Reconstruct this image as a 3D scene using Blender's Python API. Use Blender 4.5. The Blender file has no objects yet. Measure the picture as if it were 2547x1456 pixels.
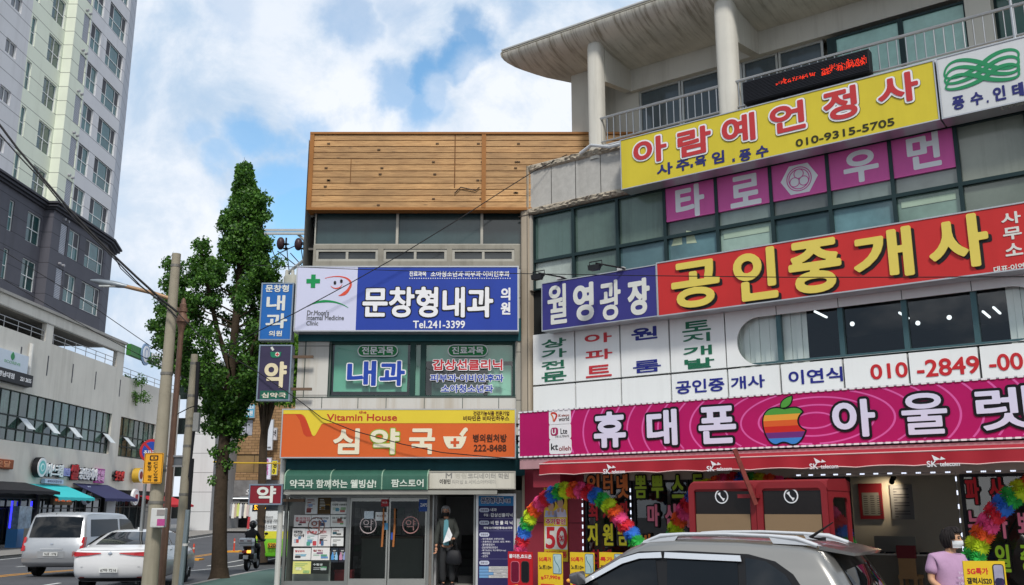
import bpy, bmesh, math, random
import numpy as np
from mathutils import Vector, Matrix, noise as mnoise
random.seed(7); rng = np.random.default_rng(7)
S = bpy.context.scene; COL = S.collection
rad = math.radians
# ------------------------------------------------------------------ camera, sky, sun, exposure
CAM = Vector((0, 0, 2.0)); FPX = 2360.0; PITCH = math.atan((1268 - 728) / FPX)
cam = bpy.data.cameras.new('camera'); camo = bpy.data.objects.new('camera', cam); COL.objects.link(camo)
cam.sensor_width = 36; cam.lens = FPX / 2546 * 36; cam.clip_start = .1; cam.clip_end = 3000
camo.location = CAM; camo.rotation_euler = (math.pi / 2 + PITCH, 0, 0); S.camera = camo
SUN_EL = rad(48); SUN_AZ = rad(172)          # compass-like: measured from +Y clockwise (behind the camera, to the left)
sd = Vector((math.sin(SUN_AZ) * math.cos(SUN_EL), math.cos(SUN_AZ) * math.cos(SUN_EL), math.sin(SUN_EL)))
sl = bpy.data.lights.new('sun', 'SUN'); sl.energy = 2.2; sl.angle = rad(10); sl.color = (1, .95, .88)
so = bpy.data.objects.new('sun', sl); COL.objects.link(so); so.rotation_euler = (-sd).to_track_quat('-Z', 'Y').to_euler(); so.location = (0, 0, 60)
S.view_settings.view_transform = 'Standard'; S.view_settings.look = 'None'; S.view_settings.gamma = 1
S.view_settings.exposure = 0.33
S.render.engine = 'CYCLES'; S.cycles.max_bounces = 6; S.cycles.transparent_max_bounces = 12; S.cycles.diffuse_bounces = 3
S.cycles.glossy_bounces = 3; S.cycles.caustics_reflective = False; S.cycles.caustics_refractive = False

def ray(u, v):
    x = (u - 1273) / FPX; y = (728 - v) / FPX
    return Vector((x, math.cos(PITCH) - math.sin(PITCH) * y, math.sin(PITCH) + math.cos(PITCH) * y))

def srgb(h):
    h = h.lstrip('#'); o = []
    for i in (0, 2, 4):
        c = int(h[i:i + 2], 16) / 255
        o.append(c / 12.92 if c <= .04045 else ((c + .055) / 1.055) ** 2.4)
    return (o[0], o[1], o[2], 1)

# ------------------------------------------------------------------ world
W = bpy.data.worlds.new('World'); S.world = W; W.use_nodes = True
nt = W.node_tree; nt.nodes.clear()
def wn(t, **k):
    n = nt.nodes.new(t)
    for a, b in k.items(): setattr(n, a, b)
    return n
L_ = nt.links.new
def wmath(op, a, b=None, clamp=False):
    n = wn('ShaderNodeMath', operation=op, use_clamp=clamp)
    for i, q in enumerate((a, b)):
        if q is None: continue
        if isinstance(q, (int, float)): n.inputs[i].default_value = q
        else: L_(q, n.inputs[i])
    return n.outputs[0]
def wrange(x, a, b, c=0., d=1.):
    n = wn('ShaderNodeMapRange', interpolation_type='SMOOTHSTEP'); L_(x, n.inputs[0])
    for i, q in zip((1, 2, 3, 4), (a, b, c, d)): n.inputs[i].default_value = q
    return n.outputs[0]
def wnoise(vec, sc, det=6, ro=.55, dist=0.):
    n = wn('ShaderNodeTexNoise'); L_(vec, n.inputs['Vector']); n.inputs['Scale'].default_value = sc
    n.inputs['Detail'].default_value = det; n.inputs['Roughness'].default_value = ro; n.inputs['Distortion'].default_value = dist
    return n
tc = wn('ShaderNodeTexCoord'); D = tc.outputs['Generated']
sky = wn('ShaderNodeTexSky', sky_type='NISHITA', sun_disc=False, sun_elevation=SUN_EL, sun_rotation=SUN_AZ)
sky.air_density = 1.0; sky.dust_density = .8; sky.ozone_density = 1.5
warp = wnoise(D, 7, 7, .62)
wv = wn('ShaderNodeVectorMath', operation='MULTIPLY_ADD'); L_(warp.outputs['Color'], wv.inputs[0]); wv.inputs[1].default_value = (.11,) * 3
addm = wn('ShaderNodeVectorMath', operation='SUBTRACT'); L_(D, addm.inputs[0]); addm.inputs[1].default_value = (.055,) * 3
L_(addm.outputs[0], wv.inputs[2]); DW = wv.outputs[0]
def blobs(lst):
    acc = None
    for u, v, r, s in lst:
        d = ray(u, v).normalized()
        n = wn('ShaderNodeVectorMath', operation='DISTANCE'); L_(DW, n.inputs[0]); n.inputs[1].default_value = d
        q = wrange(n.outputs['Value'], r / FPX * .5, r / FPX * 1.4, s, 0.)
        acc = q if acc is None else wmath('MAXIMUM', acc, q)
    return acc
blue = blobs([(1190, 95, 62, .9), (1130, 145, 66, 1.), (1050, 175, 62, 1.), (970, 190, 58, .7), (1040, 245, 75, .8), (1100, 290, 40, .4),
              (625, 330, 62, .8), (690, 350, 55, .75), (760, 300, 55, .6), (560, 390, 45, .5), (500, 330, 40, .35), (690, 470, 78, .9), (720, 560, 90, 1.), (640, 620, 80, .9),
              (860, 45, 66, .55), (980, 25, 60, .35), (750, 640, 60, 1.), (740, 400, 40, .6), (1160, 60, 50, .8), (1300, 20, 46, .4), (560, 20, 60, .3), (620, 540, 60, .7)])
white = blobs([(1330, 260, 150, 1.), (1100, 230, 60, .8), (840, 280, 110, .95), (900, 310, 90, .9), (420, 520, 130, .8), (360, 430, 60, .6), (520, 160, 50, .25),
               (1200, 200, 80, .9), (330, 560, 110, .8), (450, 640, 120, .8), (760, 150, 70, .25), (420, 780, 130, .7), (1240, 30, 40, .5)])
n1 = wnoise(D, 6.5, 9, .64, .35); n2 = wnoise(D, 2.6, 7, .58, .4)
front = blobs([(1000, 500, 2600, 1.)])
cov_rand = wrange(n2.outputs['Fac'], .36, .52)
cov = wmath('SUBTRACT', 1.0, blue, True)
cov = wmath('MAXIMUM', cov, wmath('MULTIPLY', white, .6))
cov = wmath('MULTIPLY', cov, wrange(n1.outputs['Fac'], .2, .42, .72, 1.))
mixc = wn('ShaderNodeMix', data_type='FLOAT'); L_(front, mixc.inputs[0]); L_(cov_rand, mixc.inputs[2]); L_(cov, mixc.inputs[3]); cov = mixc.outputs[0]
lum = wmath('ADD', wmath('MULTIPLY', white, .45), wrange(n1.outputs['Fac'], .36, .62, 0., .8), True)
cr = wn('ShaderNodeMix', data_type='RGBA'); L_(lum, cr.inputs[0]); cr.inputs[6].default_value = (4.2, 5.4, 6.9, 1); cr.inputs[7].default_value = (7.4, 7.75, 8.3, 1)
sb = wn('ShaderNodeMix', data_type='RGBA', blend_type='MULTIPLY'); sb.inputs[0].default_value = 1; L_(sky.outputs[0], sb.inputs[6]); sb.inputs[7].default_value = (1.35, 1.75, 1.75, 1)
cs = wn('ShaderNodeMix', data_type='RGBA'); L_(cov, cs.inputs[0]); L_(sb.outputs[2], cs.inputs[6]); L_(cr.outputs[2], cs.inputs[7])
nb2 = wnoise(D, 3.4, 8, .62, .6)
crb = wn('ShaderNodeMix', data_type='RGBA'); L_(wrange(nb2.outputs['Fac'], .4, .62), crb.inputs[0]); crb.inputs[6].default_value = (2.2, 2.9, 3.8, 1); crb.inputs[7].default_value = (9.6, 9.8, 10., 1)
csf = wn('ShaderNodeMix', data_type='RGBA'); L_(front, csf.inputs[0]); L_(crb.outputs[2], csf.inputs[6]); L_(cs.outputs[2], csf.inputs[7]); cs = csf
bg = wn('ShaderNodeBackground'); bg.inputs[1].default_value = .1; L_(cs.outputs[2], bg.inputs[0])
wo = wn('ShaderNodeOutputWorld'); L_(bg.outputs[0], wo.inputs[0])

# ------------------------------------------------------------------ materials
MATS = {}
def nodes(name):
    m = bpy.data.materials.new(name); m.use_nodes = True; t = m.node_tree; p = t.nodes['Principled BSDF']; return m, t, p
def nn(t, ty, links=None, **k):
    n = t.nodes.new(ty)
    for a, b in k.items():
        if a.startswith('i_'):
            n.inputs[int(a[2:])].default_value = b
        else: setattr(n, a, b)
    for i, s in (links or {}).items(): t.links.new(s, n.inputs[i])
    return n
def mat(col, rough=.55, metal=0., var=.1, vs=1.6, bump=0., bs=30, streak=0., ss=5., coat=0., spec=.28, groove=None, emit=0, dirt=0., name=None, sc=(.25, .22, .18, 1)):
    key = (col, rough, metal, var, vs, bump, bs, streak, ss, coat, spec, groove, emit, dirt)
    if key in MATS: return MATS[key]
    m, t, p = nodes(name or 'surface'); MATS[key] = m
    c = srgb(col) if isinstance(col, str) else col
    p.inputs['Roughness'].default_value = rough; p.inputs['Metallic'].default_value = metal
    p.inputs['Coat Weight'].default_value = coat; p.inputs['Coat Roughness'].default_value = .06
    p.inputs['Specular IOR Level'].default_value = spec
    out = None
    tcn = nn(t, 'ShaderNodeTexCoord'); ob = tcn.outputs['Object']
    if var:
        a = nn(t, 'ShaderNodeTexNoise', {0: ob}); a.inputs['Scale'].default_value = vs; a.inputs['Detail'].default_value = 6; a.inputs['Roughness'].default_value = .65
        r = nn(t, 'ShaderNodeMapRange', {0: a.outputs[0]}, i_1=.25, i_2=.75, i_3=1 - var, i_4=1 + var)
        mx = nn(t, 'ShaderNodeMix', {7: r.outputs[0]}, data_type='RGBA', blend_type='MULTIPLY'); mx.inputs[0].default_value = 1; mx.inputs[6].default_value = c
        out = mx.outputs[2]
    def blend(fac, colr, prev):
        mx = nn(t, 'ShaderNodeMix', {0: fac}, data_type='RGBA')
        if prev is None: mx.inputs[6].default_value = c
        else: t.links.new(prev, mx.inputs[6])
        mx.inputs[7].default_value = colr; return mx.outputs[2]
    if streak:
        mp = nn(t, 'ShaderNodeMapping', {0: ob}); mp.inputs['Scale'].default_value = (ss, ss, ss * .06)
        a = nn(t, 'ShaderNodeTexNoise', {0: mp.outputs[0]}); a.inputs['Scale'].default_value = 1; a.inputs['Detail'].default_value = 5; a.inputs['Roughness'].default_value = .7
        r = nn(t, 'ShaderNodeMapRange', {0: a.outputs[0]}, i_1=.5, i_2=.78, i_3=0, i_4=streak)
        out = blend(r.outputs[0], (c[0] * sc[0], c[1] * sc[1], c[2] * sc[2], 1) if True else sc, out)
    if dirt:
        a = nn(t, 'ShaderNodeTexNoise', {0: ob}); a.inputs['Scale'].default_value = vs * 2.7; a.inputs['Detail'].default_value = 9; a.inputs['Roughness'].default_value = .75
        r = nn(t, 'ShaderNodeMapRange', {0: a.outputs[0]}, i_1=.52, i_2=.72, i_3=0, i_4=dirt)
        out = blend(r.outputs[0], (c[0] * .3, c[1] * .27, c[2] * .22, 1), out)
    if groove:
        axis, per, wid = groove
        sx = nn(t, 'ShaderNodeSeparateXYZ', {0: ob})
        d = nn(t, 'ShaderNodeMath', {0: sx.outputs[axis]}, operation='DIVIDE'); d.inputs[1].default_value = per
        fr_ = nn(t, 'ShaderNodeMath', {0: d.outputs[0]}, operation='FRACT')
        lt = nn(t, 'ShaderNodeMath', {0: fr_.outputs[0]}, operation='LESS_THAN'); lt.inputs[1].default_value = wid / per
        out = blend(lt.outputs[0], (c[0] * .35, c[1] * .35, c[2] * .36, 1), out)
    if out is None: p.inputs['Base Color'].default_value = c
    else: t.links.new(out, p.inputs['Base Color'])
    if bump:
        a = nn(t, 'ShaderNodeTexNoise', {0: ob}); a.inputs['Scale'].default_value = bs; a.inputs['Detail'].default_value = 6
        b = nn(t, 'ShaderNodeBump', {'Height': a.outputs[0]}); b.inputs['Strength'].default_value = bump; b.inputs['Distance'].default_value = .02
        t.links.new(b.outputs[0], p.inputs['Normal'])
    if emit:
        p.inputs['Emission Color'].default_value = c; p.inputs['Emission Strength'].default_value = emit
    return m
def see_glass(tint=(.8, .88, .86), refl=.06, rough=.01):
    m, t, p = nodes('clear_glass'); t.nodes.remove(p)
    tr = nn(t, 'ShaderNodeBsdfTransparent'); tr.inputs[0].default_value = (*tint, 1)
    gl = nn(t, 'ShaderNodeBsdfGlossy'); gl.inputs[0].default_value = (1, 1, 1, 1); gl.inputs['Roughness'].default_value = rough
    gb = nn(t, 'ShaderNodeNewGeometry'); io = nn(t, 'ShaderNodeMapRange', {0: gb.outputs['Backfacing']}, i_3=1.5, i_4=.6667); fr_ = nn(t, 'ShaderNodeFresnel', {0: io.outputs[0]})
    ad = nn(t, 'ShaderNodeMath', {0: fr_.outputs[0]}, operation='ADD', use_clamp=True); ad.inputs[1].default_value = refl
    mx = nn(t, 'ShaderNodeMixShader', {0: ad.outputs[0], 1: tr.outputs[0], 2: gl.outputs[0]})
    t.links.new(mx.outputs[0], t.nodes['Material Output'].inputs[0]); return m
def pane_glass(col, rough=.06, var=.25, vs=.7, streak=0., curtain=None):
    """window glass with whatever hangs right behind it: coated colour"""
    return mat(col, rough=rough, var=var, vs=vs, streak=streak, ss=3., coat=.35, spec=.6)

WHITE = '#e6e7ea'
# ------------------------------------------------------------------ frames (a wall's own axes: along, outward, up)
class Frame:
    def __init__(s, o, ang):
        s.o = Vector((o[0], o[1], 0)); s.r = Vector((math.cos(ang), math.sin(ang), 0)); s.n = Vector((math.sin(ang), -math.cos(ang), 0))
    def __call__(s, a, b, c): return s.o + s.r * a + s.n * b + Vector((0, 0, c))
    def px(s, u, v, off=0.):
        r = ray(u, v); p = s.o + s.n * off - CAM; p.z = 0
        t = (s.n.dot(p)) / (s.n.dot(Vector((r.x, r.y, 0)))); q = CAM + r * t
        return s.r.dot(q - s.o), q.z
    def box(s, u0, v0, u1, v1, off=0.):
        a = s.px(u0, v0, off); b = s.px(u1, v1, off); return a[0], b[1], b[0], a[1]
FC = Frame((0, 21.5), 0); FR = Frame((.25, 21.4), rad(-36)); FL = Frame((-29.5, 0), rad(90))
def RS(b, off=0.):
    m = (1268 - (b[1] + b[3]) / 2) / ((b[0] + b[2]) / 2 + 2150) * (b[2] - b[0]) * .45; return FR.box(b[0], b[1] + m, b[2], b[3] - m, off)
def atY(u, v, Y): r = ray(u, v); return CAM + r * (Y / r.y)
def atZ(u, v, Z): r = ray(u, v); return CAM + r * ((Z - 2) / r.z)

# ------------------------------------------------------------------ things and parts
def thing(name, label, cat, loc=(0, 0, 0), group=None):
    o = bpy.data.objects.new(name, None); o.empty_display_size = .2; COL.objects.link(o); o.location = loc
    o['label'] = label; o['category'] = cat
    if group: o['group'] = group
    return o
def tag(o, label=None, cat=None, group=None, kind=None):
    for k, v in (('label', label), ('category', cat), ('group', group), ('kind', kind)):
        if v: o[k] = v
    return o
def dup(root, delta, label=None):
    d = Vector(delta); r = root.copy(); COL.objects.link(r); r.location = root.location + d
    if label: r['label'] = label
    for ch in root.children:
        c = ch.copy(); COL.objects.link(c); c.parent = r
        for g in ch.children:
            e = g.copy(); COL.objects.link(e); e.parent = c
    return r
def duppart(o, delta):
    c = o.copy(); COL.objects.link(c); c.parent = o.parent; c.location = o.location + Vector(delta)
    for g in o.children:
        e = g.copy(); COL.objects.link(e); e.parent = c
    return c
class MB:
    def __init__(s, fr=None): s.v = []; s.f = []; s.mi = []; s.fr = fr; s.m = 0
    def P(s, p): return Vector(p) if s.fr is None else s.fr(*p)
    def add(s, vs, fs):
        b = len(s.v); s.v += [s.P(p) for p in vs]; s.f += [[b + i for i in f] for f in fs]; s.mi += [s.m] * len(fs); return s
    def box(s, a0, a1, b0, b1, c0, c1):
        return s.add([(a0, b0, c0), (a1, b0, c0), (a1, b1, c0), (a0, b1, c0), (a0, b0, c1), (a1, b0, c1), (a1, b1, c1), (a0, b1, c1)],
                     [(0, 1, 2, 3), (4, 5, 6, 7), (0, 1, 5, 4), (1, 2, 6, 5), (2, 3, 7, 6), (3, 0, 4, 7)])
    def quad(s, *p): return s.add(p, [tuple(range(len(p)))])
    def cyl(s, p0, p1, r0, r1=None, n=12, cap=True):
        r1 = r0 if r1 is None else r1; p0 = s.P(p0); p1 = s.P(p1); d = (p1 - p0).normalized()
        x = d.orthogonal().normalized(); y = d.cross(x); b = len(s.v)
        for p, r in ((p0, r0), (p1, r1)):
            s.v += [p + (x * math.cos(i * 2 * math.pi / n) + y * math.sin(i * 2 * math.pi / n)) * r for i in range(n)]
        fs = [(b + i, b + (i + 1) % n, b + n + (i + 1) % n, b + n + i) for i in range(n)]
        if cap: fs += [tuple(b + i for i in range(n)), tuple(b + n + i for i in range(n))]
        s.f += [list(f) for f in fs]; s.mi += [s.m] * len(fs); return s
    def tube(s, pts, r, n=8):
        pts = [s.P(p) for p in pts]; rs = r if isinstance(r, (list, tuple)) else [r] * len(pts)
        b0 = len(s.v); x = None
        for i, p in enumerate(pts):
            d = (pts[min(i + 1, len(pts) - 1)] - pts[max(i - 1, 0)]).normalized()
            x = d.orthogonal().normalized() if x is None else (x - d * x.dot(d)).normalized()
            y = d.cross(x)
            s.v += [p + (x * math.cos(k * 2 * math.pi / n) + y * math.sin(k * 2 * math.pi / n)) * rs[i] for k in range(n)]
        for i in range(len(pts) - 1):
            b = b0 + i * n
            for k in range(n): s.f.append([b + k, b + (k + 1) % n, b + n + (k + 1) % n, b + n + k]); s.mi.append(s.m)
        for b in (b0, b0 + (len(pts) - 1) * n): s.f.append([b + k for k in range(n)]); s.mi.append(s.m)
        return s
    def lathe(s, c, prof, n=20, ax=(0, 0, 1)):
        c = s.P(c); d = Vector(ax).normalized(); x = d.orthogonal().normalized(); y = d.cross(x); b0 = len(s.v)
        for h, r in prof: s.v += [c + d * h + (x * math.cos(k * 2 * math.pi / n) + y * math.sin(k * 2 * math.pi / n)) * max(r, 1e-4) for k in range(n)]
        for i in range(len(prof) - 1):
            b = b0 + i * n
            for k in range(n): s.f.append([b + k, b + (k + 1) % n, b + n + (k + 1) % n, b + n + k]); s.mi.append(s.m)
        return s
    def sphere(s, c, r, n=12, k=8, sc=(1, 1, 1)):
        c = s.P(c); b0 = len(s.v)
        for i in range(k + 1):
            th = math.pi * i / k
            s.v += [c + Vector((r * sc[0] * math.sin(th) * math.cos(j * 2 * math.pi / n), r * sc[1] * math.sin(th) * math.sin(j * 2 * math.pi / n), r * sc[2] * math.cos(th))) for j in range(n)]
        for i in range(k):
            b = b0 + i * n
            for j in range(n): s.f.append([b + j, b + (j + 1) % n, b + n + (j + 1) % n, b + n + j]); s.mi.append(s.m)
        return s
    def prism(s, poly, b0, b1):
        """poly in (a,c), extruded along b"""
        n = len(poly)
        return s.add([(a, b0, c) for a, c in poly] + [(a, b1, c) for a, c in poly],
                     [tuple(range(n)), tuple(range(n, 2 * n))] + [(i, (i + 1) % n, n + (i + 1) % n, n + i) for i in range(n)])
    def ext(s, prof, a0, a1):
        """profile in (b,c) extruded along a"""
        n = len(prof)
        return s.add([(a0, b, c) for b, c in prof] + [(a1, b, c) for b, c in prof],
                     [tuple(range(n)), tuple(range(n, 2 * n))] + [(i, (i + 1) % n, n + (i + 1) % n, n + i) for i in range(n)])
    def build(s, name, mats, parent=None, smooth=None, recalc=True, weld=False, bevel=0):
        if not isinstance(mats, (list, tuple)): mats = [mats]
        off = Vector(parent.location) if parent else Vector((0, 0, 0))
        if parent and parent.parent: off = off + Vector(parent.parent.location)
        base = Vector((0, 0, 0))
        if parent is None and s.v:
            xs = [p.x for p in s.v]; ys = [p.y for p in s.v]; zs = [p.z for p in s.v]
            base = Vector(((min(xs) + max(xs)) / 2, (min(ys) + max(ys)) / 2, min(zs)))
        me = bpy.data.meshes.new(name); me.from_pydata([tuple(p - off - base) for p in s.v], [], s.f)
        for m in mats: me.materials.append(m)
        me.polygons.foreach_set('material_index', s.mi)
        if recalc or weld or bevel:
            bm = bmesh.new(); bm.from_mesh(me)
            if weld: bmesh.ops.remove_doubles(bm, verts=bm.verts, dist=1e-4)
            if recalc: bmesh.ops.recalc_face_normals(bm, faces=bm.faces)
            if bevel:
                es = [e for e in bm.edges if len(e.link_faces) == 2 and e.calc_face_angle(0) > .6]
                bmesh.ops.bevel(bm, geom=es, offset=bevel, segments=2, affect='EDGES', profile=.6)
            bm.to_mesh(me); bm.free()
        if smooth:
            me.polygons.foreach_set('use_smooth', [True] * len(me.polygons)); me.set_sharp_from_angle(angle=rad(smooth))
        o = bpy.data.objects.new(name, me); COL.objects.link(o)
        if parent: o.parent = parent
        else: o.location = base
        return o

# ------------------------------------------------------------------ lettering: glyph outlines -> distance field -> bold contour -> solid letters
_oc = {}
def outlines(txt):
    if txt in _oc: return _oc[txt]
    cu = bpy.data.curves.new('glyph', 'FONT'); cu.body = txt; cu.size = 1; cu.space_line = 1.0
    o = bpy.data.objects.new('glyph', cu); COL.objects.link(o); dg = bpy.context.evaluated_depsgraph_get()
    c2 = o.evaluated_get(dg).to_curve(dg); loops = []
    from mathutils.geometry import interpolate_bezier
    for sp in c2.splines:
        L = []
        if sp.type == 'BEZIER':
            b = sp.bezier_points; n = len(b)
            for i in range(n):
                p, q = b[i], b[(i + 1) % n]
                if (p.handle_right - p.co).length + (q.handle_left - q.co).length < 1e-5: L.append((p.co.x, p.co.y))
                else: L += [(w.x, w.y) for w in interpolate_bezier(p.co, p.handle_right, q.handle_left, q.co, 6)[:-1]]
        else: L = [(p.co.x, p.co.y) for p in sp.points]
        if len(L) > 2: loops.append(np.array(L))
    o.evaluated_get(dg).to_curve_clear(); bpy.data.objects.remove(o); bpy.data.curves.remove(cu)
    _oc[txt] = loops; return loops
def contours(loops, w, cell):
    """outline of the shape grown by w"""
    lo = np.min([l.min(0) for l in loops], 0) - w - 3 * cell; hi = np.max([l.max(0) for l in loops], 0) + w + 3 * cell
    nx = int((hi[0] - lo[0]) / cell) + 2; ny = int((hi[1] - lo[1]) / cell) + 2
    Dm = np.full((ny, nx), (w + 2.5 * cell) ** 2); wind = np.zeros((ny, nx + 1), int)
    R = w + 2.5 * cell
    for l in loops:
        A = l; B = np.roll(l, -1, 0)
        for (x0, y0), (x1, y1) in zip(A, B):
            if x0 == x1 and y0 == y1: continue
            i0 = max(0, int((min(x0, x1) - R - lo[0]) / cell)); i1 = min(nx - 1, int((max(x0, x1) + R - lo[0]) / cell) + 1)
            j0 = max(0, int((min(y0, y1) - R - lo[1]) / cell)); j1 = min(ny - 1, int((max(y0, y1) + R - lo[1]) / cell) + 1)
            gx = lo[0] + np.arange(i0, i1 + 1) * cell; gy = (lo[1] + np.arange(j0, j1 + 1) * cell)[:, None]
            dx, dy = x1 - x0, y1 - y0
            t = np.clip(((gx - x0) * dx + (gy - y0) * dy) / (dx * dx + dy * dy), 0, 1)
            q = (gx - x0 - t * dx) ** 2 + (gy - y0 - t * dy) ** 2
            Dm[j0:j1 + 1, i0:i1 + 1] = np.minimum(Dm[j0:j1 + 1, i0:i1 + 1], q)
            if y0 != y1:
                a, b, sg = (y0, y1, 1) if y0 < y1 else (y1, y0, -1)
                r0 = int(math.ceil((a - lo[1]) / cell)); r1 = int(math.ceil((b - lo[1]) / cell)) - 1
                if r1 >= r0:
                    js = np.arange(r0, r1 + 1); xs = x0 + (lo[1] + js * cell - y0) / dy * dx
                    ii = np.clip(np.ceil((xs - lo[0]) / cell).astype(int), 0, nx)
                    np.add.at(wind, (js, ii), sg)
    ins = np.cumsum(wind, 1)[:, :nx] != 0
    F = np.sqrt(Dm); F[ins] *= -1; F = F - w; F[np.abs(F) < 1e-9] = 1e-9
    nb = F < 0; segs = {}
    c = nb[:-1, :-1] * 1 + nb[:-1, 1:] * 2 + nb[1:, 1:] * 4 + nb[1:, :-1] * 8
    js, is_ = np.nonzero((c > 0) & (c < 15))
    T = {1: [(3, 0)], 2: [(0, 1)], 3: [(3, 1)], 4: [(1, 2)], 5: [(3, 2), (1, 0)], 6: [(0, 2)], 7: [(3, 2)], 8: [(2, 3)], 9: [(2, 0)], 10: [(2, 1), (0, 3)], 11: [(2, 1)], 12: [(1, 3)], 13: [(1, 0)], 14: [(0, 3)]}
    def eid(j, i, e): return (0, j, i) if e == 0 else (1, j, i + 1) if e == 1 else (0, j + 1, i) if e == 2 else (1, j, i)
    for j, i in zip(js.tolist(), is_.tolist()):
        for a, b in T[int(c[j, i])]: segs[eid(j, i, a)] = eid(j, i, b)
    def pt(e):
        k, j, i = e
        if k == 0: a, b = F[j, i], F[j, i + 1]; t = a / (a - b); return (lo[0] + (i + t) * cell, lo[1] + j * cell)
        a, b = F[j, i], F[j + 1, i]; t = a / (a - b); return (lo[0] + i * cell, lo[1] + (j + t) * cell)
    out = []
    while segs:
        st = next(iter(segs)); L = []; e = st
        while e in segs: L.append(pt(e)); e = segs.pop(e)
        if len(L) > 5: out.append(simplify(L, cell * .16))
    return out
def simplify(L, tol):
    P = np.array(L); n = len(P); keep = np.zeros(n, bool); k = n // 2
    st = [(0, k), (k, n)]; keep[0] = keep[k] = True
    while st:
        a, b = st.pop()
        if b - a < 2: continue
        A = P[a]; B = P[b % n]; d = B - A; q = P[a + 1:b] - A; ln = math.hypot(*d)
        h = np.abs(q[:, 0] * d[1] - q[:, 1] * d[0]) / ln if ln > 1e-9 else np.hypot(q[:, 0], q[:, 1])
        i = int(h.argmax())
        if h[i] > tol: m = a + 1 + i; keep[m] = True; st += [(a, m), (m, b)]
    return P[keep]
def fill(loops, depth):
    cu = bpy.data.curves.new('outline', 'CURVE'); cu.dimensions = '2D'; cu.fill_mode = 'BOTH'; cu.extrude = depth / 2
    for l in loops:
        sp = cu.splines.new('POLY'); sp.points.add(len(l) - 1); sp.use_cyclic_u = True
        sp.points.foreach_set('co', [c for p in l for c in (p[0], p[1], 0, 1)])
    o = bpy.data.objects.new('outline', cu); COL.objects.link(o); dg = bpy.context.evaluated_depsgraph_get()
    me = bpy.data.meshes.new_from_object(o.evaluated_get(dg)); vs = [tuple(v.co) for v in me.vertices]; fs = [tuple(p.vertices) for p in me.polygons]
    bpy.data.objects.remove(o); bpy.data.curves.remove(cu); bpy.data.meshes.remove(me); return vs, fs
def solid(fr, loops, o0, depth, m, parent, name='emblem'):
    vs, fs = fill(loops, depth); mb = MB(fr); mb.add([(x, o0 + depth / 2 + z, y) for x, y, z in vs], fs)
    return mb.build(name, m, parent, recalc=False)
def text(fr, txt, box, off, m, parent, w=.0, depth=.006, out=None, name='lettering', res=34, keepasp=False):
    """letters filling box=(s0,z0,s1,z1); w = extra half stroke in metres; out=[(grow, material)...] backing outlines"""
    s0, z0, s1, z1 = box; lp = outlines(txt); lines = txt.count('\n') + 1
    em = min((z1 - z0) / lines, 1.5 * (s1 - s0) / max(len(l) for l in txt.split('\n'))); w = min(w, (.022 if txt in '월광룸울렛뽐' else .036 if len(txt) == 1 else .028) * em); res = 56 if len(txt) == 1 and z1 - z0 > .3 else res; out = [(min(g, .07 * em), q) for g, q in out or []]
    lo = np.min([l.min(0) for l in lp], 0); hi = np.max([l.max(0) for l in lp], 0)
    sc = np.array([(s1 - s0 - 2 * w) / (hi[0] - lo[0]), (z1 - z0 - 2 * w) / (hi[1] - lo[1])])
    if keepasp: sc[:] = min(sc)
    L = [(l - lo) * sc + np.array([s0 + w, z0 + w]) for l in lp]
    cell = (z1 - z0) / lines / res; k = 0; res_o = None
    for g, mm in sorted(out or [], key=lambda q: -q[0]):
        solid(fr, contours(L, w + g, cell), off, depth * (k + 1), mm, parent, 'letter_outline'); k += 1
    return solid(fr, contours(L, w, cell) if w > 0 else L, off, depth * (k + 1), m, parent, name)
def circ(c, rx, ry=None, n=40, a0=0, a1=2 * math.pi):
    ry = rx if ry is None else ry
    return [(c[0] + rx * math.cos(a0 + (a1 - a0) * i / n), c[1] + ry * math.sin(a0 + (a1 - a0) * i / n)) for i in range(n)]
def rrect(s0, z0, s1, z1, r, n=6):
    o = []
    for cx, cy, a in ((s1 - r, z1 - r, 0), (s0 + r, z1 - r, 90), (s0 + r, z0 + r, 180), (s1 - r, z0 + r, 270)):
        o += [(cx + r * math.cos(rad(a + 90 * i / n)), cy + r * math.sin(rad(a + 90 * i / n))) for i in range(n + 1)]
    return o
def band(pts, w):
    """stroke along 2-D points, w width or list"""
    P = [np.array(p, float) for p in pts]; ws = w if isinstance(w, (list, tuple)) else [w] * len(P); A = []; B = []
    for i, p in enumerate(P):
        d = P[min(i + 1, len(P) - 1)] - P[max(i - 1, 0)]; d = d / (np.hypot(*d) + 1e-9); q = np.array([-d[1], d[0]]) * ws[i] / 2
        A.append(tuple(p + q)); B.append(tuple(p - q))
    return A + B[::-1]
def bez(p0, p1, p2, p3, n=20):
    return [tuple((1 - t) ** 3 * np.array(p0) + 3 * (1 - t) ** 2 * t * np.array(p1) + 3 * (1 - t) * t * t * np.array(p2) + t ** 3 * np.array(p3)) for t in np.linspace(0, 1, n)]

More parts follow.
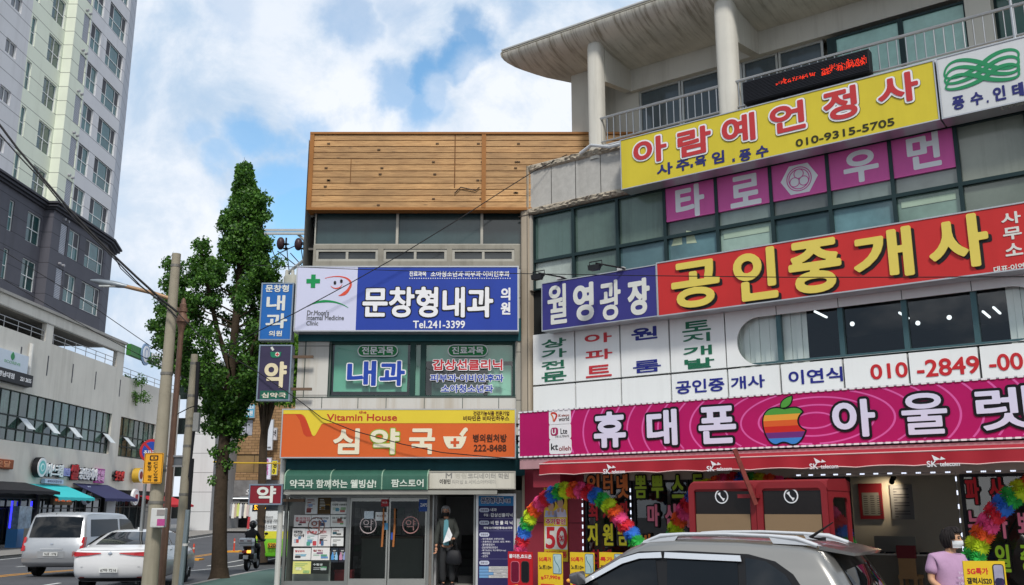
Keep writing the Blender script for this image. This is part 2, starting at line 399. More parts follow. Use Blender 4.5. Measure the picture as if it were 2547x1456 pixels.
def wall_grid(fr, s0, s1, z0, z1, holes, o, depth, mb=None):
    """wall face with real openings and reveals"""
    mb = mb or MB(fr); xs = sorted({s0, s1, *[h[0] for h in holes], *[h[2] for h in holes]}); zs = sorted({z0, z1, *[h[1] for h in holes], *[h[3] for h in holes]})
    xs = [x for x in xs if s0 <= x <= s1]; zs = [z for z in zs if z0 <= z <= z1]
    for i in range(len(xs) - 1):
        for j in range(len(zs) - 1):
            cx, cz = (xs[i] + xs[i + 1]) / 2, (zs[j] + zs[j + 1]) / 2
            if any(h[0] < cx < h[2] and h[1] < cz < h[3] for h in holes): continue
            mb.quad((xs[i], o, zs[j]), (xs[i + 1], o, zs[j]), (xs[i + 1], o, zs[j + 1]), (xs[i], o, zs[j + 1]))
    for a, b, c, d in holes:
        for p, q in (((a, b), (c, b)), ((c, b), (c, d)), ((c, d), (a, d)), ((a, d), (a, b))):
            mb.quad((p[0], o, p[1]), (q[0], o, q[1]), (q[0], o - depth, q[1]), (p[0], o - depth, p[1]))
    return mb
def window(fr, s0, z0, s1, z1, o, parent, fm, gm, vs=(), hs=(), fw=.05, fd=.06, name='window'):
    """frame with bars at relative positions vs/hs, its pane a sub-part"""
    mb = MB(fr); mb.box(s0, s1, o, o + fd, z0, z0 + fw).box(s0, s1, o, o + fd, z1 - fw, z1).box(s0, s0 + fw, o, o + fd, z0 + fw, z1 - fw).box(s1 - fw, s1, o, o + fd, z0 + fw, z1 - fw)
    for h in hs: z = z0 + (z1 - z0) * h; mb.box(s0 + fw, s1 - fw, o, o + fd * .97, z - fw / 2, z + fw / 2)
    for v in vs:
        v = v if isinstance(v, tuple) else (v, 0, 1); x = s0 + (s1 - s0) * v[0]
        mb.box(x - fw / 2, x + fw / 2, o, o + fd * .93, z0 + fw + (z1 - z0 - 2 * fw) * v[1], z0 + fw + (z1 - z0 - 2 * fw) * v[2])
    w = mb.build(name, fm, parent)
    MB(fr).quad((s0 + fw * .5, o + .02, z0 + fw * .5), (s1 - fw * .5, o + .02, z0 + fw * .5), (s1 - fw * .5, o + .02, z1 - fw * .5), (s0 + fw * .5, o + .02, z1 - fw * .5)).build('pane', gm, w, recalc=False)
    return w
def sign(fr, name, label, cat, bx, o0, o1, face, edge='#b9bcc0', fw=.025, group=None):
    s0, z0, s1, z1 = bx; t = thing(name, label, cat, fr((s0 + s1) / 2, o0, z0), group)
    MB(fr).box(s0 + fw * .5, s1 - fw * .5, o0, o1, z0 + fw * .5, z1 - fw * .5).build('panel', face, t)
    mb = MB(fr)
    for a in ((s0, s1, z0, z0 + fw), (s0, s1, z1 - fw, z1), (s0, s0 + fw, z0 + fw, z1 - fw), (s1 - fw, s1, z0 + fw, z1 - fw)): mb.box(a[0], a[1], o0 + .01, o1 + .012, a[2], a[3])
    mb.build('frame', mat(edge, .4, .6, var=.1), t); return t
# ================================================================== SETTING: road, pavements, kerbs, markings
def gz(y): # the street dips a little away from the camera
    t = min(1, max(0, (y - 29) / 14)); t = t * t * (3 - 2 * t); r = -.3 * t
    t2 = min(1, max(0, (y - 60) / 35)); return r + .45 * t2 * t2 * (3 - 2 * t2)
def sheet(name, polyx, ys, dz, m, label=None):
    """strip: polyx(y)->(x0,x1)"""
    mb = MB()
    for a, b in zip(ys[:-1], ys[1:]):
        p, q = polyx(a), polyx(b)
        mb.quad((p[0], a, gz(a) + dz), (p[1], a, gz(a) + dz), (q[1], b, gz(b) + dz), (q[0], b, gz(b) + dz))
    return tag(mb.build(name, m, weld=True), kind='structure')
asph = mat('#55565a', .9, var=.16, vs=.35, bump=.35, bs=60, dirt=.25, name='asphalt')
ysr = [-80, -20, 10, 29, 32, 35, 38, 41, 44, 52, 60, 67, 74, 81, 88, 95, 160, 400]
sheet('road', lambda y: (-300, 300), ysr, 0, asph)
def kerbx(y): return -8.25 + .025 * (min(y, 60) - 25)
pav = mat('#56706a', .9, var=.14, vs=.8, bump=.25, bs=50, dirt=.4, name='green pavement')
grayp = mat('#8d8a86', .9, var=.12, vs=.6, bump=.2, bs=40, dirt=.3)
kerbm = mat('#a5a39f', .85, var=.12, vs=2, bump=.2, dirt=.3)
sheet('pavement', lambda y: (kerbx(y) + .16, 13), [19.6, 29, 32, 35, 38, 41, 44, 52, 60], .15, pav)
sheet('pavement', lambda y: (-40, -24.7), [5, 29, 32, 35, 38, 41, 44, 52, 60, 67, 74, 81, 86], .15, grayp)
sheet('pavement', lambda y: (-40, 10), [84.5, 88, 95, 130], .14, grayp)
# pavement along the plaza building and the plaza itself
mb = MB(FR); mb.box(-.6, 14, 0, 5.2, -.2, .14); tag(mb.build('pavement', grayp), kind='structure')
def kerbstrip(fx, ys):
    mb = MB()
    for a, b in zip(ys[:-1], ys[1:]):
        x0, x1 = fx(a), fx(b)
        for (dx0, dz0, dx1, dz1) in ((0, -.05, 0, .154), (0, .154, .17, .154)):
            mb.quad((x0 + dx0, a, gz(a) + dz0), (x1 + dx0, b, gz(b) + dz0), (x1 + dx1, b, gz(b) + dz1), (x0 + dx1, a, gz(a) + dz1))
    return tag(mb.build('kerb', kerbm, weld=True), kind='structure')
kerbstrip(kerbx, [19.6, 24, 29, 32, 35, 38, 41, 44, 52, 60]); kerbstrip(lambda y: -24.5 - .17, [5, 20, 29, 32, 35, 38, 41, 44, 52, 60, 67, 74, 81, 86])
whm = mat('#d5d6d4', .8, var=.2, vs=4, dirt=.45); yem = mat('#d99a35', .8, var=.18, vs=4, dirt=.35)
def line(xf, y0, y1, w, m):
    ys = [y0] + [y for y in ysr if y0 < y < y1] + [y1]; mb = MB()
    for a, b in zip(ys[:-1], ys[1:]):
        mb.quad((xf(a) - w / 2, a, gz(a) + .005), (xf(a) + w / 2, a, gz(a) + .005), (xf(b) + w / 2, b, gz(b) + .005), (xf(b) - w / 2, b, gz(b) + .005))
    return tag(mb.build('lane_marking', m), kind='structure')
line(lambda y: -15.75, 5, 57, .14, yem); line(lambda y: -16.1, 5, 57, .14, yem)
line(lambda y: -24.1, 5, 80, .14, whm); line(lambda y: -8.75 + .025 * (y - 25), 34, 58, .12, whm)
for y in (12, 22.5, 31.5, 41, 50): line(lambda y: -12.65, y, y + 5.2, .14, whm); 
for y in (10, 20, 30, 40, 50): line(lambda y: -20.1, y, y + 5, .14, whm)
line(lambda y: -11.45, 33.5, 57, .14, whm)
for k in range(7): line(lambda y, k=k: -22.5 + k * 1.9, 61.5, 65, .6, whm)

# ================================================================== LEFT: tower block on its commercial podium
lil = mat('#d2d2d6', .75, var=.05, vs=.4, streak=.22, ss=.8, groove=(2, 1.007, .045)); mint = mat('#e0e6d6', .75, var=.05, vs=.4, streak=.18, ss=.8, groove=(2, 1.007, .045))
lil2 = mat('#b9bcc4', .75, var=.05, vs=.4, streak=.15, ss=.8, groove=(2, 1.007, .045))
dark = mat('#5a5a63', .75, var=.08, vs=.5, streak=.3, ss=.8, groove=(2, 1.007, .04)); darkc = mat('#414149', .7, var=.08)
wfr = mat('#e2e4e4', .45, var=.04); gl1 = mat('#42696a', .15, var=.5, vs=.55, coat=.15, spec=.4); gl2 = pane_glass('#1d4646', .07, .5, .8); glgrey = pane_glass('#4d4f56', .2, .3, .8)
louv = mat('#b4b7c2', .6, var=.06, groove=(2, .11, .045))
tower = thing('apartment_tower', 'tall apartment block clad in pale grey and mint panels over dark grey lower floors', 'tower', (-35, 62, 14.3))
X2 = -30.12; FL2 = Frame((X2, 0), rad(90)); K2 = 30.12 / 29.5
tops = [17.33, 20.33] + [23.40 + 3.02 * i for i in range(8)]
zt = 48.0; zd = 21.0
def twin(fr, s0, s1, dz0, dz1, ts, vs, hs, gm, fm=wfr, fw=.055, name='window', o=-.14):
    base = None
    for i, t in enumerate(ts):
        if i == 0: base = window(fr, s0, t + dz0, s1, t + dz1, o, tower, fm, gm, vs, hs, fw=fw); b0 = t
        else: duppart(base, (0, 0, t - b0))
bays = []   # holes per bay
big = [(63.3, t - 1.95, 66.25, t) for t in tops]; nar = [(60.8, t - 1.95, 62.38, t - .03) for t in tops]; lou = [(59.58, t - 2.0, 60.5, t + .02) for t in tops]
for (z0, z1, mC, mM) in ((14.3, zd, dark, dark), (zd, zt, lil, mint)):
    f = lambda hs: [h for h in hs if z0 < h[1] < z1]
    wall_grid(FL, 60.66, 66.66, z0, z1, f(big) + f(nar), 0, .2).build('wall', mC, tower, recalc=False)
    wall_grid(FL, 58.46, 60.66, z0, z1, f(lou), 0, .2).build('wall', mM, tower, recalc=False)
    MB().quad((-29.5, 58.46, z0), (-32, 58.46, z0), (-32, 58.46, z1), (-29.5, 58.46, z1)).build('wall', mM, tower, recalc=False)
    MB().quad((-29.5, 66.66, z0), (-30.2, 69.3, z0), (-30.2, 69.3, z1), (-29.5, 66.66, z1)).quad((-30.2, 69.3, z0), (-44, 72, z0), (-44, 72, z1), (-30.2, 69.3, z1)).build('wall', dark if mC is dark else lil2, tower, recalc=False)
    s22 = [(56.5, t - 2.05, 58.2, t - .15) for t in tops]; n2 = [(54.3, t - 2.05, 54.86, t - .15) for t in tops]; sm = [(51.75, t - .85, 52.95, t + .05) for t in tops]
    wall_grid(FL2, 54.15, 59.4, z0, z1, f(s22) + f(n2), 0, .2).build('wall', mM, tower, recalc=False)
    wall_grid(FL2, 40, 54.15, z0, z1, f(sm), 0, .2).build('wall', mC, tower, recalc=False)
twin(FL, 63.3, 66.25, -1.95, 0, tops, [(.27, .42, 1), (.77, .42, 1), (.27, 0, .42), (.77, 0, .42)], [.42], gl1)
twin(FL, 60.8, 62.38, -1.95, -.03, tops, [.5], [.46], gl1)
twin(FL2, 56.5, 58.2, -2.05, -.15, tops, [.5], [.46], gl2)
twin(FL2, 54.3, 54.86, -2.05, -.15, tops, [], [.46], gl1)
twin(FL2, 51.75, 52.95, -.85, .05, tops, [.5], [], glgrey)
b = MB(FL).box(59.6, 60.48, -.12, -.05, tops[0] - 1.98, tops[0]).build('louvre', louv, tower)
v = MB(FL).cyl((59.8, 0, tops[0] + .28), (59.8, .16, tops[0] + .28), .09).build('vent', mat('#9a9aa0', .5), tower); duppart(v, (0, .5, 0))
scr = MB(FL).box(63.36, 64.08, -.11, -.1, tops[0] - 1.08, tops[0] - .06).build('insect_screen', mat('#47464b', .6, var=.1), tower); duppart(scr, (0, 2.13, 0)); scs = MB(FL).box(60.86, 61.56, -.11, -.1, tops[0] - 1.02, tops[0] - .09).build('insect_screen', mat('#47464b', .6, var=.1), tower)
for i, t in enumerate(tops[1:]):
    d = t - tops[0]; duppart(b, (0, 0, d)); duppart(v, (0, 0, d)); duppart(v, (0, .5, d)); duppart(scr, (0, 0, d)); duppart(scr, (0, 2.13, d)); duppart(scs, (0, .72 * (i % 3 == 0), d))
mb = MB()   # stepped dark cornice following the bays
for z, e in ((20.85, .18), (21.0, .34), (21.18, .45)):
    mb.box(X2 - .5, X2 + e, 40, 58.46 - e, z, z + .13).box(-31, -29.5 + e, 58.46 - e, 66.7 + e * .6, z, z + .13)
    mb.add([(-29.5 + e, 66.7 + e * .6, z), (-30.2 + e, 69.5 + e, z), (-33, 69.5 + e, z), (-33, 66.7 + e * .6, z), (-29.5 + e, 66.7 + e * .6, z + .13), (-30.2 + e, 69.5 + e, z + .13), (-33, 69.5 + e, z + .13), (-33, 66.7 + e * .6, z + .13)],
           [(0, 1, 2, 3), (4, 5, 6, 7), (0, 1, 5, 4), (1, 2, 6, 5)])
mb.build('cornice', darkc, tower)
MB().box(-52, -44, 40, 72, 14.3, zt).build('core', lil, tower)
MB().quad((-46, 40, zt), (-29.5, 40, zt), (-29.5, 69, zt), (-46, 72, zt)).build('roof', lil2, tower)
FG_ = Frame((-29.5, 66.66), math.atan2(2.64, -.7))

conc = mat('#d8d4cb', .85, var=.09, vs=.5, streak=.28, ss=.7, bump=.12, bs=8, name='grey cement render'); concd = mat('#a5a29d', .85, var=.1, vs=.6, streak=.3, ss=.7)
pod = thing('shopping_podium', 'wide grey rendered commercial building with long strip windows above street shops', 'building', (-34, 62, 0))
h1 = [(44, 5.96, 70.3, 8.9), (71.95, 5.9, 79.1, 8.87), (46, 12.36, 59.15, 13.53), (60.1, 12.36, 70.2, 13.53)]
wall_grid(FL, 36, 71.5, 3.45, 14.3, [h1[0], h1[2], h1[3]], 0, .3).build('wall', conc, pod, recalc=False)
wall_grid(FL, 71.5, 84.2, 3.45, 11.9, [h1[1]], 0, .3).build('wall', conc, pod, recalc=False)
mb = MB(FL); mb.box(68.9, 71.5, -3, -.02, 14.05, 14.28).box(36, 71.5, -12, -.3, 12.0, 12.2).box(71.5, 84, -12, -.3, 11.4, 11.6).box(36, 68.2, -12, -.3, 13.6, 14.25)
mb.box(84.2, 84.4, -12, 0, 0, 11.9).build('slab', concd, pod)
MB(FL).box(36, 71.6, -.04, .16, 14.24, 14.42).box(36, 71.5, .0, .05, 13.53, 13.6).build('coping', concd, pod)
MB(FL).box(36, 67.9, -4.2, -4, 12.2, 13.6).build('terrace_wall', mat('#3c3a3b', .9), pod)
rl = mat('#a9a9aa', .4, .7)
mb = MB(FL)
for a, b in ((46, 59.15), (60.1, 70.2)):
    for z in (12.72, 13.02): mb.cyl((a, -.1, z), (b, -.1, z), .025, n=6)
    s = a + .3
    while s < b: mb.cyl((s, -.1, 12.36), (s, -.1, 13.02), .025, n=6); s += 1.6
mb.build('railing', rl, pod)
mb = MB(FL)
for z in (12.3, 12.65): mb.cyl((72, -.3, z), (84, -.3, z), .025, n=6)
for k in range(8): mb.cyl((72 + k * 1.7, -.3, 11.9), (72 + k * 1.7, -.3, 12.65), .025, n=6)
mb.build('railing', rl, pod)
for s in (56.4, 59.8, 63.3, 66.9, 71.2, 75.4, 79.6): MB(FL).box(s - .07, s + .07, 0, .01, 10.28, 11.55).build('slot', mat('#55555a', .8), pod)
wfd = mat('#2b3532', .5, .3)
g3 = pane_glass('#4f6a5d', .08, 1.1, .75, streak=.7); g4 = pane_glass('#2f463f', .06, .9, .7, streak=.6)
def strip(a, b, cols, opens):
    z0, zm, z1 = 5.96, 7.45, 8.9; n = cols
    for i in range(n):
        x0 = a + (b - a) * i / n; x1 = a + (b - a) * (i + 1) / n
        window(FL, x0, zm, x1, z1, -.22, pod, wfd, (g3, g4)[(i * 7) % 3 == 0], fw=.045)
        window(FL, x0, z0, x1, z0 + .72, -.22, pod, wfd, (g4, g3)[(i * 5) % 3 == 0], fw=.045)
        w = window(FL, x0, z0 + .72, x1, zm, -.22, pod, wfd, (g3, g4)[i % 2], fw=.045)
        if i in opens:
            mb = MB(FL); mb.add([(x0 + .1, -.12, zm - .05), (x1 - .1, -.12, zm - .05), (x1 - .1, .5, z0 + .78), (x0 + .1, .5, z0 + .78)], [(0, 1, 2, 3)]); mb.add([(x0 + .1, -.16, zm - .05), (x1 - .1, -.16, zm - .05), (x1 - .1, .46, z0 + .78), (x0 + .1, .46, z0 + .78)], [(3, 2, 1, 0)])
            mb.build('open_sash', mat('#d3dade', .3, var=.1), pod, recalc=False)
strip(50.7, 70.3, 18, (6, 9, 12, 17)); strip(71.95, 79.1, 7, (1, 5))
MB(FL).box(44, 50.7, -.3, -.2, 5.96, 8.9).build('glazing', g4, pod)
# street level: shop fronts recessed under the render
MB(FL).box(36, 84.2, -.35, -.25, 0, 3.46).build('shop_back', mat('#26282b', .6, var=.3, vs=.8), pod)
sf = mat('#3a3d40', .4, .4); sg = pane_glass('#242b2e', .05, .9, 1.1)
for i, (a, b, z1) in enumerate(((56.2, 58.6, 2.7), (58.6, 60.6, 2.7), (60.7, 63.0, 2.75), (63.0, 65.1, 2.75), (65.2, 67.5, 2.75), (67.6, 70.0, 2.8), (72.4, 75.4, 2.9), (75.4, 78.6, 2.9), (78.6, 81.8, 2.9))):
    window(FL, a, .15 if i < 9 else .6, b, z1, -.2, pod, sf, sg, [.5] if i % 2 else [.33, .66], [.75], fw=.07, fd=.08, name='shop_window')
for s in (54.6, 60.65, 70.6, 71.9, 83.5): MB(FL).box(s - .16, s + .16, -.2, -.02, -.3, 3.45).build('pier', mat('#3b3c3f', .7, var=.1), pod)
MB(FL).cyl((57.35, .1, 9.2), (57.35, .1, 11.9), .13, n=10).build('downpipe', mat('#d2d2cf', .5, streak=.2), pod)

def awn(name, label, a, b, zt_, zb_, depth, m, val=.2):
    t = thing(name, label, 'awning', FL((a + b) / 2, 0, zb_))
    MB(FL).ext([(.02, zt_), (depth, zb_), (depth, zb_ - .03), (.02, zt_ - .04)], a, b).build('canvas', m, t)
    mb = MB(FL)
    for i in range(12):
        x0 = a + (b - a) * i / 12; x1 = a + (b - a) * (i + 1) / 12
        mb.box(x0, x1, depth - .012, depth + .012, zb_ - val + (.03 if i % 2 else 0), zb_ - .02)
    mb.build('valance', m, t); return t
awn('shop_awning', 'wide black canvas awning over the dark shop at the left edge', 50, 58.6, 3.6, 3.05, 2.2, mat('#26262a', .8, var=.2))
awn('shop_awning', 'bright turquoise canvas awning over a street shop', 58.9, 64.0, 3.55, 2.75, 2.0, mat('#3fc0c4', .75, var=.06))
awn('shop_awning', 'navy blue sloping awning with a hanging white sheet', 65.0, 70.6, 3.75, 2.75, 2.3, mat('#34365a', .8, var=.1))
awn('shop_awning', 'red shop awning behind the concrete pole', 76.5, 84, 3.1, 2.4, 2.0, mat('#b8242e', .75, var=.08))
# signs on the podium
white = mat(WHITE, .45, var=.03); black = mat('#1c1c20', .5, var=.1); redm = mat('#a3272e', .5, var=.06)
t = thing('dental_sign', 'green roof-edge sign with white lettering and a round tooth emblem', 'sign', FL(76, .2, 13.5))
MB(FL).box(71.5, 84.6, .1, .45, 13.5, 14.35).build('panel', mat('#3a7a35', .5, var=.15), t)
MB(FL).box(75.6, 83.4, .45, .455, 13.55, 14.3).build('panel_dark', mat('#24402a', .5), t)
solid(FL, [circ((74.3, 13.98), .88)], .46, .1, mat('#7b97b8', .4), t, 'emblem'); solid(FL, [circ((74.3, 13.98), .66)], .56, .03, white, t, 'emblem')
solid(FL, [band(bez((73.95, 14.2), (74.1, 14.5), (74.5, 14.5), (74.65, 14.2)) + bez((74.65, 14.2), (74.6, 13.6), (74.5, 13.5), (74.42, 13.7)) + bez((74.18, 13.7), (74.1, 13.5), (74.0, 13.6), (73.95, 14.2)), .06)], .59, .01, mat('#5f7fb0', .5), t, 'tooth_mark')
text(FL, '태일정치과', (75.7, 13.5, 83.4, 14.42), .46, white, t, w=.07, depth=.06)
t = thing('banner_sign', 'white shop banner with a green leaf mark over a black strip of white lettering', 'sign', FL(54.4, .1, 9.2))
MB(FL).box(51.5, 56.8, .08, .3, 9.95, 11.0).build('panel', mat('#cfdae6', .5, var=.05), t)
MB(FL).box(51.5, 57.2, .08, .5, 9.2, 9.9).build('lower_panel', black, t)
MB(FL).box(51.4, 57.35, .0, .1, 9.15, 11.1).build('frame', mat('#c8c8c8', .5), t)
solid(FL, [bez((54.95, 10.5), (54.6, 10.7), (54.75, 10.85), (54.95, 11.0), 10) + bez((54.95, 11.0), (55.15, 10.85), (55.3, 10.7), (54.95, 10.5), 10)], .3, .02, mat('#2f8a50', .5), t, 'leaf_mark')
text(FL, 'ECOREVE', (54.1, 10.3, 55.9, 10.46), .3, mat('#7fae8e', .5), t, w=.008, depth=.01)
text(FL, '경남대점', (53.2, 9.4, 55.0, 9.72), .5, white, t, w=.02, depth=.01); text(FL, '221 2655', (55.7, 9.42, 57.0, 9.66), .5, white, t, w=.02, depth=.01)
def chan(name, label, txt, a, b, z0, z1, m, o=.15, w=.04, back=None, dep=.1):
    t = thing(name, label, 'sign', FL((a + b) / 2, 0, z0))
    if back: MB(FL).box(a - .1, b + .1, .02, o, z0 - .1, z1 + .1).build('panel', back, t)
    else: MB(FL).box(a, b, .01, .06, (z0 + z1) / 2 - .08, (z0 + z1) / 2 + .08).build('rail', black, t)
    text(FL, txt, (a, z0, b, z1), o, m, t, w=w, depth=dep, out=[(.04, black)]); return t
chan('channel_letter_sign', 'white raised ice cream shop lettering on the grey wall', '아이스크림', 60.2, 62.75, 4.05, 4.85, white)
chan('channel_letter_sign', 'small lilac raised lettering ending the ice cream sign', '할인점', 62.8, 63.7, 4.15, 4.65, mat('#9fa0d8', .5), w=.03)
chan('channel_letter_sign', 'single dark red character sign between white letter signs', '쌀', 63.9, 65.1, 3.95, 4.95, redm, w=.06)
chan('channel_letter_sign', 'white raised estate agent lettering beside a pink square', '공인중개사', 65.15, 68.0, 4.0, 4.8, white)
t = chan('square_sign', 'pink square shop sign on the grey wall', '원룸\n매매', 68.2, 69.5, 3.95, 4.75, mat('#f0b7e6', .5), back=mat('#c054a5', .5), w=.02, dep=.02)
chan('channel_letter_sign', 'red and black raised lettering at the right of the sign row', '옷수선', 71.2, 72.7, 4.1, 4.8, mat('#c13a3a', .5), w=.05)
t = thing('round_sign', 'round white sign with a turquoise ring at the left of the sign row', 'sign', FL(59.6, .2, 3.9))
for r, o, d, m in ((.62, .1, .35, black), (.58, .45, .03, white), (.42, .48, .01, mat('#6fc3c3', .5)), (.25, .49, .01, mat('#d7efef', .5)), (.16, .5, .01, mat('#6fc3c3', .5))): solid(FL, [circ((59.6, 4.55), r)], o, d, m, t, 'disc')
t = thing('strip_sign', 'thin white strip sign under the raised white letters', 'sign', FL(61.6, .1, 3.62)); MB(FL).box(60.5, 63.0, .05, .3, 3.62, 3.9).build('panel', mat('#c9cbe2', .5), t); text(FL, '세계과자할인점', (60.8, 3.67, 62.7, 3.84), .3, mat('#3a3a60', .5), t, depth=.01)
t = thing('shop_plaque', 'orange brown shop plaque at the far left edge', 'sign', FL(55, .1, 4.2)); MB(FL).box(53.2, 56.6, .02, .25, 4.3, 4.85).build('panel', mat('#94502f', .6, var=.2), t, bevel=.06); text(FL, '온달', (54.6, 4.4, 56.2, 4.76), .25, mat('#cf8d64', .5), t, w=.02, depth=.02)
t = thing('round_sign', 'black round projecting sign in a white ring under the navy awning', 'sign', FL(66.6, .3, 2.6))
for r, o, d, m in ((.62, .3, .25, mat('#c9d4ea', .4)), (.54, .55, .02, black)): solid(FL, [circ((66.4, 2.95), r)], o, d, m, t, 'disc')
text(FL, '카페', (66.05, 2.82, 66.75, 3.15), .57, white, t, w=.015, depth=.01)
t = thing('round_sign', 'white round sign with a red mark beside the metal post', 'sign', FL(74.9, .3, 2.7))
for r, o, d, m in ((.62, .3, .2, white), (.5, .5, .01, mat('#caa9a6', .5)), (.44, .51, .01, white)): solid(FL, [circ((74.9, 2.95), r)], o, d, m, t, 'disc')
MB(FL).box(74.7, 75.2, .52, .54, 2.8, 3.15).build('red_mark', redm, t)
t = thing('round_sign', 'white round sign on a yellow drum box above the red mark sign', 'sign', FL(74.6, .4, 4.1))
for r, o, d, m in ((.56, .2, .5, mat('#c9a33b', .5)), (.5, .7, .02, white), (.3, .72, .01, mat('#8a3030', .5))): solid(FL, [circ((75.0, 4.6), r)], o, d, m, t, 'disc')
t = thing('hanging_sheet', 'plain pale sheet hanging under the navy awning', 'banner', FL(69, 1.6, 1.5)); MB(FL).box(68.6, 70.1, .9, .93, 1.35, 2.6).build('sheet', mat('#b9bcc2', .7, var=.05), t)
MB(FL).cyl((68.5, .915, 2.62), (70.2, .915, 2.62), .03).build('rod', sf, t)
t = thing('menu_sign', 'orange lit menu strip above a shop window', 'sign', FL(63.6, .1, 2.3)); MB(FL).box(62.3, 65.0, -.1, .1, 2.3, 2.75).build('panel', mat('#7c6a55', .6), t)
text(FL, '무인매장 할인', (62.5, 2.52, 64.8, 2.7), .1, mat('#e2693b', .5, emit=.6), t, w=.02, depth=.01)
for a, lb in ((56.9, 'left'), (59.2, 'right')):
    t = tag(MB(FL).cyl((a, .25, .95), (a, .25, 2.5), .05, n=8).build('neon_tube', mat('#3030ff', .3, emit=2.0)), ('blue neon tube standing by the cooler' if lb == 'left' else 'blue neon tube between dark shop windows'), 'light')
t = thing('drinks_cooler', 'blue and white upright cooler outside the shop', 'cooler', FL(57.6, .5, .0))
MB(FL).box(56.9, 58.4, .1, .75, -.15, .9).build('body', mat('#4f8fd0', .4, var=.05), t); MB(FL).box(56.9, 58.4, .1, .72, .9, 2.2).build('display', pane_glass('#7b95ad', .1, .6, 3), t)
t = thing('air_conditioner', 'grey outdoor air conditioning unit on the pavement by the shop', 'air conditioner', FL(57.1, 1.7, -.15))
MB(FL).box(56.5, 57.6, 1.3, 1.75, -.05, .95).build('case', mat('#b5b6b2', .5, .2, var=.08), t, bevel=.02)
mb = MB(FL); [mb.box(56.58, 57.52, 1.75, 1.77, .1 + k * .2, .22 + k * .2) for k in range(4)]; mb.build('grille', mat('#6a6b6a', .6), t)
MB(FL).box(56.6, 56.7, 1.35, 1.7, -.15, -.05).box(57.4, 57.5, 1.35, 1.7, -.15, -.05).build('feet', sf, t)

# ================================================================== END OF THE STREET
wh = thing('white_office_block', 'white panelled office block with dark square windows behind the poles', 'building', (-28, 88, .1))
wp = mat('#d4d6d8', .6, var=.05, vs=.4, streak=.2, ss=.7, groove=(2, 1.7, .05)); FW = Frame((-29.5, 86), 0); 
def fw(u0, v0, u1, v1): return FW.box(u0, v0, u1, v1)
wins = [fw(442, 960, 471, 993), fw(434, 1040, 466, 1080), fw(433, 1140, 460, 1185), fw(425, 1235, 456, 1290)]
s1 = FW.px(528, 1200)[0]; ztop = FW.px(500, 905)[1]
wall_grid(FW, 0, s1, .1, ztop, wins, 0, .2).build('wall', wp, wh, recalc=False)
for w in wins[:3]: window(FW, *w, -.15, wh, wfd, pane_glass('#26322f', .06, .4), [.5])
window(FW, *wins[3], -.15, wh, wfd, pane_glass('#2a2d2e', .06, .4), [.5])
xs = -29.5 + s1; FWS = Frame((xs, 86), rad(90))
side = [(1.5, 2.3 + 3.2 * k, 2.4, 4.2 + 3.2 * k) for k in range(4)]
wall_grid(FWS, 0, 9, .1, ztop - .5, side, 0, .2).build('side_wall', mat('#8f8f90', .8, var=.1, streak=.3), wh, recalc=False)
for w in side: window(FWS, *w, -.15, wh, wfd, pane_glass('#26322f', .06, .4), [.5])
MB().box(-29.6, xs + .1, 85.9, 95, ztop, ztop + .3).build('parapet', wp, wh); MB(FWS).box(1.5, 2.2, .05, .45, 4.8, 5.5).build('air_conditioner', mat('#b9bab8', .5), wh)
bb = thing('brick_building', 'tan brick shop building at the far end of the street', 'building', (-24, 93, .2)); FB = Frame((-28, 93), 0)
bm_, bt, bp = nodes('tan brick'); tcn = nn(bt, 'ShaderNodeTexCoord'); mp = nn(bt, 'ShaderNodeMapping', {0: tcn.outputs['Object']}); mp.inputs['Rotation'].default_value = (rad(90), 0, 0)
br = nn(bt, 'ShaderNodeTexBrick', {0: mp.outputs[0]}); br.inputs['Color1'].default_value = srgb('#a88662'); br.inputs['Color2'].default_value = srgb('#90724e'); br.inputs['Mortar'].default_value = srgb('#5c4731'); br.inputs['Scale'].default_value = 1; br.inputs['Brick Width'].default_value = .62; br.inputs['Row Height'].default_value = .27; br.inputs['Mortar Size'].default_value = .02
bt.links.new(br.outputs[0], bp.inputs['Base Color']); bp.inputs['Roughness'].default_value = .85
w1 = FB.box(580, 1130, 650, 1176); w2 = FB.box(575, 1044, 627, 1084); gnd = FB.box(566, 1197, 760, 1320)
wall_grid(FB, FB.px(562, 1200)[0], FB.px(760, 1200)[0], gnd[3], FB.px(600, 985)[1], [w1, w2], 0, .25).build('wall', bm_, bb, recalc=False)
window(FB, *w1, -.15, bb, mat('#4a3c30', .6), pane_glass('#8f7550', .3, .3), [.72]); window(FB, *w2, -.15, bb, wfd, pane_glass('#a9aebb', .2, .5), [.7])
sb_ = FB.box(562, 1195, 760, 1236); MB(FB).box(sb_[0], sb_[2], -.1, .25, sb_[1], sb_[3]).build('stone_band', mat('#777677', .9, var=.35, vs=1.4, bump=.6, bs=4), bb)
MB(FB).box(gnd[0], gnd[2], -3, -2.8, 0, sb_[1]).box(gnd[0] - 1.5, gnd[0] + .2, -3, .1, 0, sb_[1]).build('shop_back', mat('#25242a', .7, var=.4, vs=1), bb)
MB(FB).box(gnd[0] + .2, gnd[2], -.1, .3, sb_[1] - .35, sb_[1] - .02).build('shop_lintel', mat('#2d2d30', .5), bb); MB(FB).box(gnd[0] + .4, gnd[0] + 4.5, .3, .34, sb_[1] - .18, sb_[1] - .1).build('light_strip', mat('#e8eef0', .4, emit=1.2), bb)
x = FB.px(705, 1200)[0]; MB(FB).box(x, x + .3, -.2, .2, 0, 16).build('pilaster', bm_, bb)
text(FB, '오쎄', FB.box(612, 1216, 641, 1232, .3), .26, white, bb, w=.04, depth=.06)
